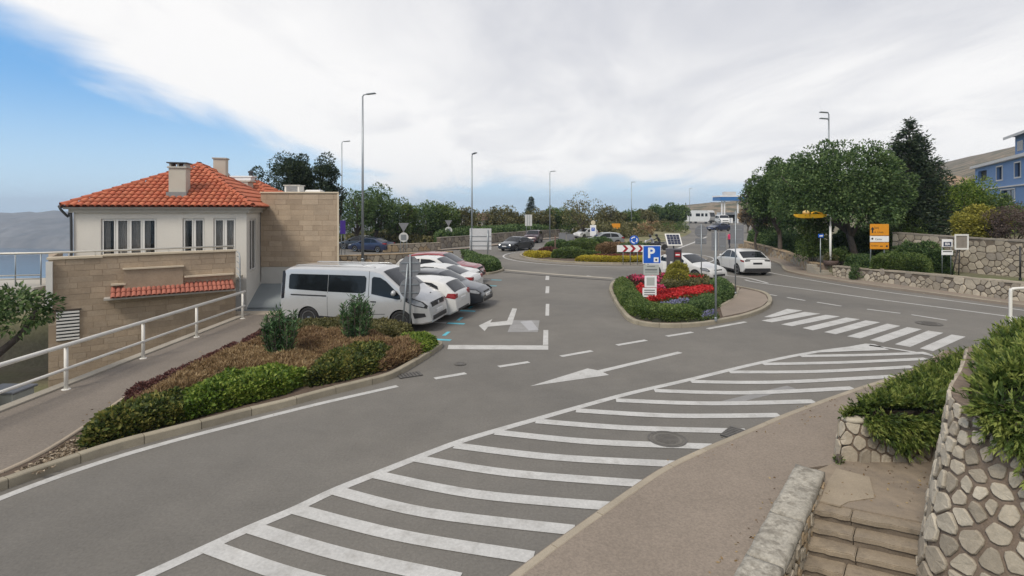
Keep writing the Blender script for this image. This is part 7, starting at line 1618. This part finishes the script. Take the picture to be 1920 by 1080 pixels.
# yellow boat-like figure on a mast
yd = 34.0; yb = thing('yellow_boat_figure', 'yellow boat-shaped figure mounted high in front of the trees', 'figure', (XAT(1520, yd), yd, .5)); zc = ZAT(403, yd) - .5; mb = MB(); v = []; f = []
prof = [(-1.05, .10, .05), (-.9, .22, .16), (-.5, .28, .2), (.2, .27, .2), (.7, .2, .17), (1.0, .06, .08)]
for x, w, h in prof: v += [(x, -w, zc + .05), (x, -w * .6, zc - h), (x, w * .6, zc - h), (x, w, zc + .05)]
for i in range(len(prof) - 1):
    for j in range(4): f.append([4 * i + j, 4 * i + (j + 1) % 4, 4 * i + 4 + (j + 1) % 4, 4 * i + 4 + j])
f += [[3, 2, 1, 0], [20, 21, 22, 23]]; mb.add(v, f); mb.build('hull', YELLOW, yb); mb = MB(); mb.lathe([(.05, 0), (.2, .03), (.2, .16), (.1, .24), (.02, .26)], 12, Matrix.Translation((-.3, 0, zc + .05))); mb.build('cabin', mat('yellow_pale', (.75, .52, .2), .5, .08), yb, True); mb = MB(); mb.tube(spline([(-.05, 0, zc + .06), (.3, 0, zc + .2), (.75, 0, zc + .1)], 5), .055, 8); mb.build('arch', YELLOW, yb, True); mb = MB(); mx = XAT(1557, yd) - XAT(1520, yd); mb.tube([(mx, 0, ZAT(427, yd) - .5), (mx, 0, zc - .02), (mx - .06, 0, zc), (.6, 0, zc)], .04, 8); mb.build('bracket', WHITEP, yb, True)
# easel signs by the tall wall
ed = 29.0; es = thing('easel_sign', 'white-framed easel board standing before the tall rubble wall', 'easel sign', (XAT(1802, ed), ed, .68)); ez = lambda y: ZAT(y, ed) - .68; ex = lambda px: XAT(px, ed) - XAT(1802, ed)
for x0, x1, y0, y1 in ((1789, 1815, 439, 442), (1789, 1815, 465, 468), (1789, 1791.5, 442, 465), (1812.5, 1815, 442, 465)): plate(rect(ex(x1) - ex(x0), ez(y0) - ez(y1)), (ez(y0) + ez(y1)) / 2, WHITEP, es, 'frame', -.02, .03, ex((x0 + x1) / 2))
plate(rect(ex(1812.5) - ex(1791.5), ez(442) - ez(465)), ez(453.5), mat('board_grey', (.24, .21, .18), .6, .15, 4), es, 'board', -.005, .01, ex(1802))
for a, b in ((1797, 1788), (1800, 1800.5)): mb = MB(); mb.tube([(ex(a), .03, ez(467)), (ex(b), .1, 0)], .028, 6); mb.build('leg', BLACKP, es, True)
bn = thing('banner_sign', 'white sign with a dark blue lettered panel beside the easel board', 'sign', (XAT(1780, ed), ed + .15, .68)); 
plate(rect(.58, .42), ez(456), PRINTW, bn, 'panel', 0, .02); plate(rect(.42, .24), ez(458), mat('sign_navy', (.02, .03, .08), .5, .05), bn, 'blue_field', -.022, .004); text('IIIA', .2, PRINTW, bn, (0, -.03, ez(458)), (R(90), 0, 0), bold=.006); plate(rect(.62, .26), ez(474), PRINTW, bn, 'panel', 0, .02); plate(rect(.5, .05), ez(472), PRINTK, bn, 'print_line', -.022, .003)
for x in (-.24, .24): mb = MB(); post(mb, x, .04, 0, ez(450), .02); mb.build('post', GALV, bn, True)
# hoop rail and dark pole at the right edge
hp_ = thing('hoop_rail', 'white tubular hoop rail behind the big rosemary', 'handrail', (XAT(1895, 15.2), 15.2, .4)); zc = ZAT(541, 15.2) - .4; mb = MB(); mb.tube(spline([(0, 0, 0), (0, 0, zc - .16), (.05, 0, zc - .05), (.16, 0, zc), (1.6, .3, zc)], 5), .042, 10); mb.build('tube', TUBEW, hp_, True); mb = MB(); mb.tube([(1.6, .3, 0), (1.6, .3, zc)], .042, 10); mb.build('leg', TUBEW, hp_, True)
m = MB(); m.prism([(12.9, 14.4), (13.2, 12.6), (22, 12.6), (22, 17.6), (17, 17.6)], -.05, .45); tag(m.build('right_terrace', TERR), kind='structure')
dp = thing('dark_pole', 'thin dark pole against the right end of the tall rubble wall', 'pole', (XAT(1913, 26.0), 26.0, .8)); mb = MB(); post(mb, 0, 0, 0, ZAT(462, 26.0) - .8, .04); mb.build('shaft', BLACKP, dp, True); mb = MB(); mb.lathe([(.06, 0), (.06, .1), (.04, .13)], 8); mb.build('foot', BLACKP, dp)
# purple banner by the annexe
pb = thing('purple_banner', 'upright purple sign beside the corner of the stone annexe', 'sign', (XAT(643, 42), 42, .3)); zc = ZAT(426, 42) - .3; plate(rect(.42, 1.05), zc, mat('sign_purple', (.05, .02, .22), .5, .05), pb, 'panel', 0, .04)
for x in (-.14, .14): mb = MB(); post(mb, x, .05, 0, zc + .3, .025); mb.build('post', GALV, pb, True)
# ================================================================ stone walls beyond the parking bays
rubble_wall('stone_wall', 'low rubble wall directly behind the silver van', [Vector((XAT(628, 40.5), 40.5, 0)), Vector((XAT(700, 41.5), 41.5, 0)), Vector((XAT(770, 43), 43, 0)), Vector((XAT(850, 45), 45, 0))], 0, .72, .45, [STB, STG, STY], MORTD, .4, .02, (1.0, .07), 301, .035, .03, 'stone wall', None, STY)
rubble_wall('stone_wall', 'low rubble wall under the nearer pair of sign backs', Gw(((718, 474), (770, 472), (826, 469))), 0, .75, .5, [STB, STG, STY], MORTD, .4, .02, (1.2, .08), 302, .04, .03, 'stone wall', None, STB)
rubble_wall('stone_wall', 'rubble wall below the long far hedge left of the roundabout', Gw(((826, 466), (880, 461), (935, 454), (1000, 447), (1050, 443))), 0, lambda s: 1.15 - .004 * s, .62, [STB, STG], MORTD, .5, .02, (2, .1), 303, .05, .04, 'stone wall', None, STG)
m = MB(); m.add(*ribbon(Gw(((820, 470), (880, 466), (935, 459), (1000, 451), (1050, 446))), 1.2, .1)); tag(m.build('far_left_pavement', FARPAVE), kind='structure')
# ================================================================ people and motorcycle
def person(label, base, rz, h, top_m, leg_m, pose='walk'):
    root = thing('person', label, 'person', base, rz); s = h / 1.75
    J = {'pel': (0, 0, .95), 'ch': (0, 0, 1.32), 'nk': (0, 0, 1.5), 'hd': (0, .02, 1.64), 'sl': (.19, 0, 1.43), 'sr': (-.19, 0, 1.43), 'el': (.25, .06, 1.15), 'er': (-.25, -.06, 1.15), 'wl': (.24, .2, .95), 'wr': (-.24, .06, .9), 'hl': (.1, 0, .9), 'hr': (-.1, 0, .9), 'kl': (.11, .14, .5), 'kr': (-.11, -.02, .5), 'al': (.11, .12, .09), 'ar': (-.11, -.22, .13), 'tl': (.11, .26, .03), 'tr': (-.11, -.08, .04)}
    if pose == 'ride': J.update({'pel': (0, -.25, .85), 'ch': (0, -.05, 1.2), 'nk': (0, .04, 1.38), 'hd': (0, .1, 1.52), 'sl': (.2, 0, 1.3), 'sr': (-.2, 0, 1.3), 'el': (.32, .25, 1.1), 'er': (-.32, .25, 1.1), 'wl': (.3, .5, 1.05), 'wr': (-.3, .5, 1.05), 'hl': (.12, -.22, .82), 'hr': (-.12, -.22, .82), 'kl': (.24, .22, .72), 'kr': (-.24, .22, .72), 'al': (.22, .0, .3), 'ar': (-.22, .0, .3), 'tl': (.22, .18, .26), 'tr': (-.22, .18, .26)})
    rad = {'pel': .15, 'ch': .16, 'nk': .06, 'hd': .1, 'sl': .07, 'sr': .07, 'el': .045, 'er': .045, 'wl': .035, 'wr': .035, 'hl': .1, 'hr': .1, 'kl': .065, 'kr': .065, 'al': .045, 'ar': .045, 'tl': .035, 'tr': .035}
    E = [('pel', 'ch'), ('ch', 'nk'), ('nk', 'hd'), ('ch', 'sl'), ('ch', 'sr'), ('sl', 'el'), ('el', 'wl'), ('sr', 'er'), ('er', 'wr'), ('pel', 'hl'), ('pel', 'hr'), ('hl', 'kl'), ('kl', 'al'), ('al', 'tl'), ('hr', 'kr'), ('kr', 'ar'), ('ar', 'tr')]
    ks = list(J); me = bpy.data.meshes.new('body'); me.from_pydata([Vector(J[k]) * s for k in ks], [(ks.index(a), ks.index(b)) for a, b in E], []); o = bpy.data.objects.new('body', me); COL.objects.link(o); o.modifiers.new('sk', 'SKIN'); o.modifiers.new('ss', 'SUBSURF').levels = 2
    for i, k in enumerate(ks): me.skin_vertices[0].data[i].radius = (rad[k] * s,) * 2
    me.skin_vertices[0].data[0].use_root = True
    dg = bpy.context.evaluated_depsgraph_get(); nm = bpy.data.meshes.new_from_object(o.evaluated_get(dg)); bpy.data.objects.remove(o); SKIN = mat('skin', (.42, .25, .18), .6, .05); nm.materials.clear()
    for q in (top_m, leg_m, SKIN, mat('hair_dark', (.03, .022, .018), .7, .1), RUBBER): nm.materials.append(q)
    for pl_ in nm.polygons:
        z = pl_.center.z / s; y = pl_.center.y / s; hd_ = J['hd']; pl_.use_smooth = True; arm = abs(pl_.center.x / s) > .2 and z < J['el'][2] and z > .8 and pose == 'walk'
        pl_.material_index = (3 if (z > hd_[2] + .02 or y < hd_[1] - .03) else 2) if z > J['nk'][2] + .03 else 2 if arm else 0 if z > J['pel'][2] + .02 else 4 if z < .1 else 1
    obj('body', nm, root); return root
person('person in a bright pink top walking on the pavement beyond the white coupe-backed car', (XAT(1368, 58), 58, .115), R(20), 1.75, mat('cloth_pink', (.65, .04, .14), .8, .08), mat('cloth_dark', (.05, .05, .07), .8, .1))
def moto(label, plabel, px, d, rz, jm, seed):
    b = Vector((XAT(px, d), d, 0)); root = thing('motorcycle', label, 'motorcycle', b, rz, 'motorcycles on the roundabout')
    for y in (.72, -.72):
        mb = MB(); mb.lathe([(.2, -.05), (.29, -.06), (.32, -.03), (.32, .03), (.29, .06), (.2, .05)], 18, Matrix.Translation((0, y, .32)) @ Matrix.Rotation(R(90), 4, 'Y')); mb.build('wheel', RUBBER, root, True)
        mb = MB(); mb.lathe([(.02, -.03), (.2, -.02), (.2, .02), (.02, .03)], 12, Matrix.Translation((0, y, .32)) @ Matrix.Rotation(R(90), 4, 'Y')); mb.build('rim', ALLOY, root)
    mb = MB(); mb.box(-.16, .16, -.35, .3, .35, .7, ch=.06); mb.build('engine', BLACKP, root); mb = MB(); mb.box(-.15, .15, -.05, .42, .7, .95, ch=.07); mb.build('tank', ANTH, root); mb = MB(); mb.box(-.15, .15, -.75, -.03, .72, .84, ch=.05); mb.build('seat', BLACKP, root); mb = MB(); mb.box(-.2, .2, .42, .66, .75, 1.15, ch=.08); mb.build('fairing', WHITE, root); mb = MB(); mb.tube([(-.36, .42, 1.06), (0, .5, 1.02), (.36, .42, 1.06)], .02, 6); mb.build('handlebar', BLACKP, root)
    for s in (.07, -.07): mb = MB(); mb.tube([(s, .5, 1.0), (s, .72, .32)], .03, 6); mb.build('fork', CHROME, root)
    mb = MB(); mb.lathe([(.01, 0), (.08, 0), (.07, .02), (.01, .03)], 10, Matrix.Translation((0, .67, .95)) @ Matrix.Rotation(R(-90), 4, 'X')); mb.build('headlight', LAMPG, root)
    r2 = person(plabel, b, rz, 1.8, jm, mat('cloth_dark', (.05, .05, .07), .8, .1), 'ride'); mb = MB(); mb.lathe([(.03, -.14), (.13, -.1), (.15, .0), (.12, .1), (.03, .15)], 14, Matrix.Translation((0, .12, 1.58))); mb.build('helmet', BLACKP, r2, True)
moto('black and white motorcycle leaving the roundabout, the left one', 'motorcyclist in a grey jacket on the left motorcycle', 1221, 55, R(78), mat('jacket_grey', (.28, .29, .32), .7, .1), 1); moto('dark motorcycle just behind, nearer the ticket machine', 'motorcyclist in a black jacket nearer the ticket machine', 1233, 57, R(70), mat('jacket_black', (.02, .02, .022), .7, .1), 2)
# ================================================================ fuel station and far buildings
fd = 178.0; fu = thing('fuel_station', 'blue and white fuel station canopy on thin columns up the road', 'fuel station', (XAT(1379, fd), fd, 0)); fz = lambda y: ZAT(y, fd); fxx = lambda px: XAT(px, fd) - XAT(1379, fd)
mb = MB(); mb.box(fxx(1351), fxx(1408), 0, 7, fz(376), fz(369)); mb.build('fascia', mat('canopy_blue', (.03, .16, .42), .4, .05, 2), fu); mb = MB(); mb.box(fxx(1350), fxx(1409), -.1, 7.1, fz(369) + .004, fz(366.5)); mb.build('canopy_top', PRINTW, fu); mb = MB(); mb.box(fxx(1363), fxx(1385), 2, 4, fz(366) + .1, fz(359)); mb.build('roof_sign', mat('station_grey', (.5, .5, .5), .6, .1, 1), fu)
for px in (1356, 1361, 1386): mb = MB(); mb.box(fxx(px) - .18, fxx(px) + .18, 1, 1.36, 0, fz(376) - .003); mb.build('column', PRINTW, fu)
mb = MB(); mb.box(fxx(1374), fxx(1425), 9, 14, 0, 3.6); mb.build('shop', mat('station_grey', (.5, .5, .5), .6, .1, 1), fu); mb = MB(); mb.box(fxx(1378), fxx(1400), 8.95, 8.99, .5, 2.8); mb.build('shop_window', GLASS, fu); mb = MB(); mb.box(fxx(1376), fxx(1379), 2, 3, 0, 1.7, ch=.05); mb.build('fuel_pump', PRINTW, fu)
bt('dry pale olive tree in front of the fuel station shop', 1402, 392, 18, 100, LF_STRAW, 311, 'dry_tree', .6)
bt('pale blossom-dry small tree at the left end of the dark hedge', 1423, 403, 14, 66, LF_STRAW, 312, 'dry_tree', .5)
hv = []; hf = []
for j in range(10):
    for i in range(40):
        x = 60 + i * 6; y = 300 + j * 12; u = i / 39; prof = 13.5 * math.sin(min(1, u * 1.6) * math.pi / 2) * math.sin(min(1, j / 5) * math.pi / 2); hv.append((x, y, -1 + prof * (1 + .12 * mnoise.noise(Vector((x * .08, y * .08, 2)))) if j else -14))
for j in range(9):
    for i in range(39): hf.append([j * 40 + i, j * 40 + i + 1, j * 40 + 41 + i, j * 40 + 40 + i])
tag(obj('far_hill', mesh('far_hill', hv, hf, HILLM, True)), kind='structure')
# blue house up the slope
bA = Vector((66.0, 76.0, 0)); bB = Vector((52.0, 50.5, 0)); bU = (bB - bA).normalized(); bN = Vector((bU.y, -bU.x, 0)); 
if bN.x > 0: bN = -bN
bh = thing('blue_house', 'blue two-storey house with white window surrounds on the slope', 'house', bA); BLU = mat('blue_render', (.16, .27, .48), .85, .06, .5, fine=.05); WTR = mat('white_trim', (.62, .60, .58), .7, .05)
def bfit(px, py): dxp = (px - 960) / FPX; d = (bA.x * bU.y - bA.y * bU.x) / (dxp * bU.y - bU.x); return (Vector((dxp * d, d, 0)) - bA).dot(bU), ZAT(py, d)
Mb = frame_M(Vector((0, 0, 0)), bU, bN, Vector((0, 0, 1))); bl_ = (bB - bA).length; zr = 10.15
def bbox(u0, u1, o0, o1, z0, z1_, nm, m_, par=None): mb = MB(); mb.box(u0, u1, o0, o1, z0, z1_, Mb); return mb.build(nm, m_, par or bh)
uW = [bfit(a, 325)[0] for a in (1869, 1880, 1903, 1914)]; zW = [bfit(1874, y)[1] for y in (337, 313)]
bholes = [(uW[0], uW[1], zW[0], zW[1]), (uW[2], uW[3], zW[0] , zW[1]), (bfit(1834, 325)[0], bfit(1850, 325)[0], bfit(1842, 340)[1], bfit(1842, 320)[1])]
wall_with_holes(bl_, 7.15, zr, bholes, .35, Mb).build('upper_wall', BLU, bh); bbox(0, bl_, -8, -.4, 3, zr - .01, 'inner_wall', ROOM)
lh = [(bfit(1877, 360)[0], bfit(1903, 360)[0], 5.4, bfit(1890, 356)[1])]
wall_with_holes(bl_, 3, 7.0, lh, .35, Mb).build('lower_wall', BLU, bh)
bbox(-.3, bl_, .0, .25, 7.0, 7.15, 'balcony_band', WTR); bbox(-.5, bl_ + .3, -8.2, .5, zr, zr + .35, 'roof_edge', WTR); bbox(-.02, 0, -8, 0, 3, zr - .012, 'end_wall', BLU)
for q in bholes[:2] + lh:
    for a, b, c, d in ((q[0] - .16, q[0], q[2] - .16, q[3] + .16), (q[1], q[1] + .16, q[2] - .16, q[3] + .16), (q[0], q[1], q[3], q[3] + .16), (q[0], q[1], q[2] - .16, q[2])): bbox(a, b, .0, .06, c, d, 'window_surround', WTR)
    bbox(q[0], q[1], -.30, -.26, q[2], q[3], 'window', GLASS); bbox((q[0] + q[1]) / 2 - .05, (q[0] + q[1]) / 2 + .05, -.255, -.2, q[2], q[3], 'window_bar', WTR)
u2 = bfit(1897, 270)[0]; z3 = bfit(1908, 252)[1]
bbox(u2, bl_, -6, -.3, zr + .35, z3, 'top_storey', BLU); mb = MB(); mb.add([Mb @ Vector(q) for q in ((u2 - .9, .5, z3), (bl_ + 1, .5, z3), (bl_ + 1, -6.5, z3), (u2 - .9, -6.5, z3), (u2 + 2, -3, z3 + 1.3), (bl_ + 1, -3, z3 + 1.3))], [[0, 1, 5, 4], [1, 2, 5], [2, 3, 4, 5], [3, 0, 4], [3, 2, 1, 0]]); mb.build('roof', mat('roof_brown', (.20, .13, .10), .85, .15, 2), bh); bbox(u2 - .9, bl_ + 1, .5, .56, z3 - .3, z3, 'roof_edge', WTR); bbox(u2 + .7, u2 + 2.6, -.31, -.28, zr + .9, z3 - .7, 'window', GLASS)
def hh(label, px, d, zg, w, h, m_, seed):
    b = thing('hill_house', label, 'house', (XAT(px, d), d, zg), 0, 'houses on the hillside'); mb = MB(); mb.box(-w / 2, w / 2, 0, w * .8, -2, h); mb.build('wall', m_, b); mb = MB(); mb.add([(-w * .55, -.4, h), (w * .55, -.4, h), (w * .55, w * .85, h), (-w * .55, w * .85, h), (-w * .2, w * .4, h + w * .2), (w * .2, w * .4, h + w * .2)], [[0, 1, 5, 4], [1, 2, 5], [2, 3, 4, 5], [3, 0, 4], [3, 2, 1, 0]]); mb.build('roof', mat('ochre_roof', (.30, .20, .13), .85, .2, 1), b)
    for x in (-.28, 0, .28): mb = MB(); mb.box(x * w - .45, x * w + .45, -.03, .02, h * .4, h * .8); mb.build('window', GLASS, b)
for lab, px, d, w, h, m_ in (('ochre house on the hillside left of the blue house, upper one', 1800, 130, 7, 3.4, CREAM), ('pale house on the hillside behind the conifer', 1762, 150, 7, 3.2, PLAST), ('small cream house lowest beside the blue house gable', 1812, 105, 5, 3, CREAM)): hh(lab, px, d, tz(XAT(px, d), d) - .2, w, h, m_, 1)
for i, (px, d, m_) in enumerate(((1780, 95, LF_MID), (1815, 88, LF_MID), (1845, 110, LF_OLIVE), (1770, 120, LF_OLIVE), (1735, 110, LF_MID))):
    x = XAT(px, d); bush('hillside_shrub', ['green shrub on the hillside under the ochre house', 'green shrub on the slope below the blue house gable', 'olive shrub on the hillside right of the cream house', 'olive shrub on the slope behind the conifer', 'green shrub on the slope left of the conifer tip'][i], (x, d, tz(x, d) - .3), (3, 2.4, 1.7), m_, 20, 2600, .9, .4, 320 + i, group='shrubs on the hillside')
# small tree beyond the railing on the left
bush('yard_tree', 'small dark tree below the terrace seen through the railing', (XAT(92, 27), 27, -3), (1.0, .9, 1.9), LF_PINE, 24, 3500, .35, .14, 331, cat='tree')
# ================================================================ litter on the ground
LITT = leafmat('fallen_leaf', (.10, .06, .03), (.22, .14, .06), (.36, .27, .13), trans=0)
r_ = np.random.default_rng(77); P = []; 
for poly, n, z in (([tuple(S(*q)[:2]) for q in ((-.6, .05), (-.3, 1.25), (1.6, 1.35), (1.0, .1))], 60, .058), ([(p.x, p.y) for p in (S(-4, -.45), S(-.1, -.45), S(-.1, -.75), S(-4, -.75))], 40, .05), ([tuple(G(*q)[:2]) for q in ((1240, 870), (1560, 742), (1590, 770), (1300, 880))], 45, .05), (GP(0, (0, 932), (224, 852), (463, 787), (735, 715), (735, 722), (463, 797), (224, 862), (0, 945)), 8, .0), (GP(.11, (60, 830), (380, 655), (430, 655), (150, 810)), 60, .118)):
    q = tri_points(poly, n, r_); P.append(np.c_[q, np.full(n, z)])
P = np.concatenate(P); D = np.c_[r_.normal(size=(len(P), 2)), np.full(len(P), .12)]
tag(obj('fallen_leaves', leafmesh('fallen_leaves', P, D, .045, .5, LITT, seed=8)), 'small dry fallen leaves on the pavements and along the kerb', 'leaves', kind='stuff')
bush('weed_tuft', 'small green weed tuft at the foot of the planter corner', (5.38, 8.78, .05), (.08, .06, .04), LF_MID, 5, 90, .03, .045, 88)
# ================================================================ haze
mb = MB(); mb.box(-3400, 3400, -1400, 3800, SEAZ - 2, 82)
hm = bpy.data.materials.new('haze_air'); hm.use_nodes = True; nt = hm.node_tree; nt.nodes.remove(nt.nodes['Principled BSDF']); pv_ = nt.nodes.new('ShaderNodeVolumePrincipled'); pv_.inputs['Color'].default_value = (.68, .81, 1.0, 1); pv_.inputs['Density'].default_value = 0.00026; pv_.inputs['Anisotropy'].default_value = 0.0; nt.links.new(pv_.outputs[0], nt.nodes['Material Output'].inputs['Volume'])
hzb = mb.build('haze', hm); tag(hzb, 'pale haze in the air', 'haze', kind='stuff')
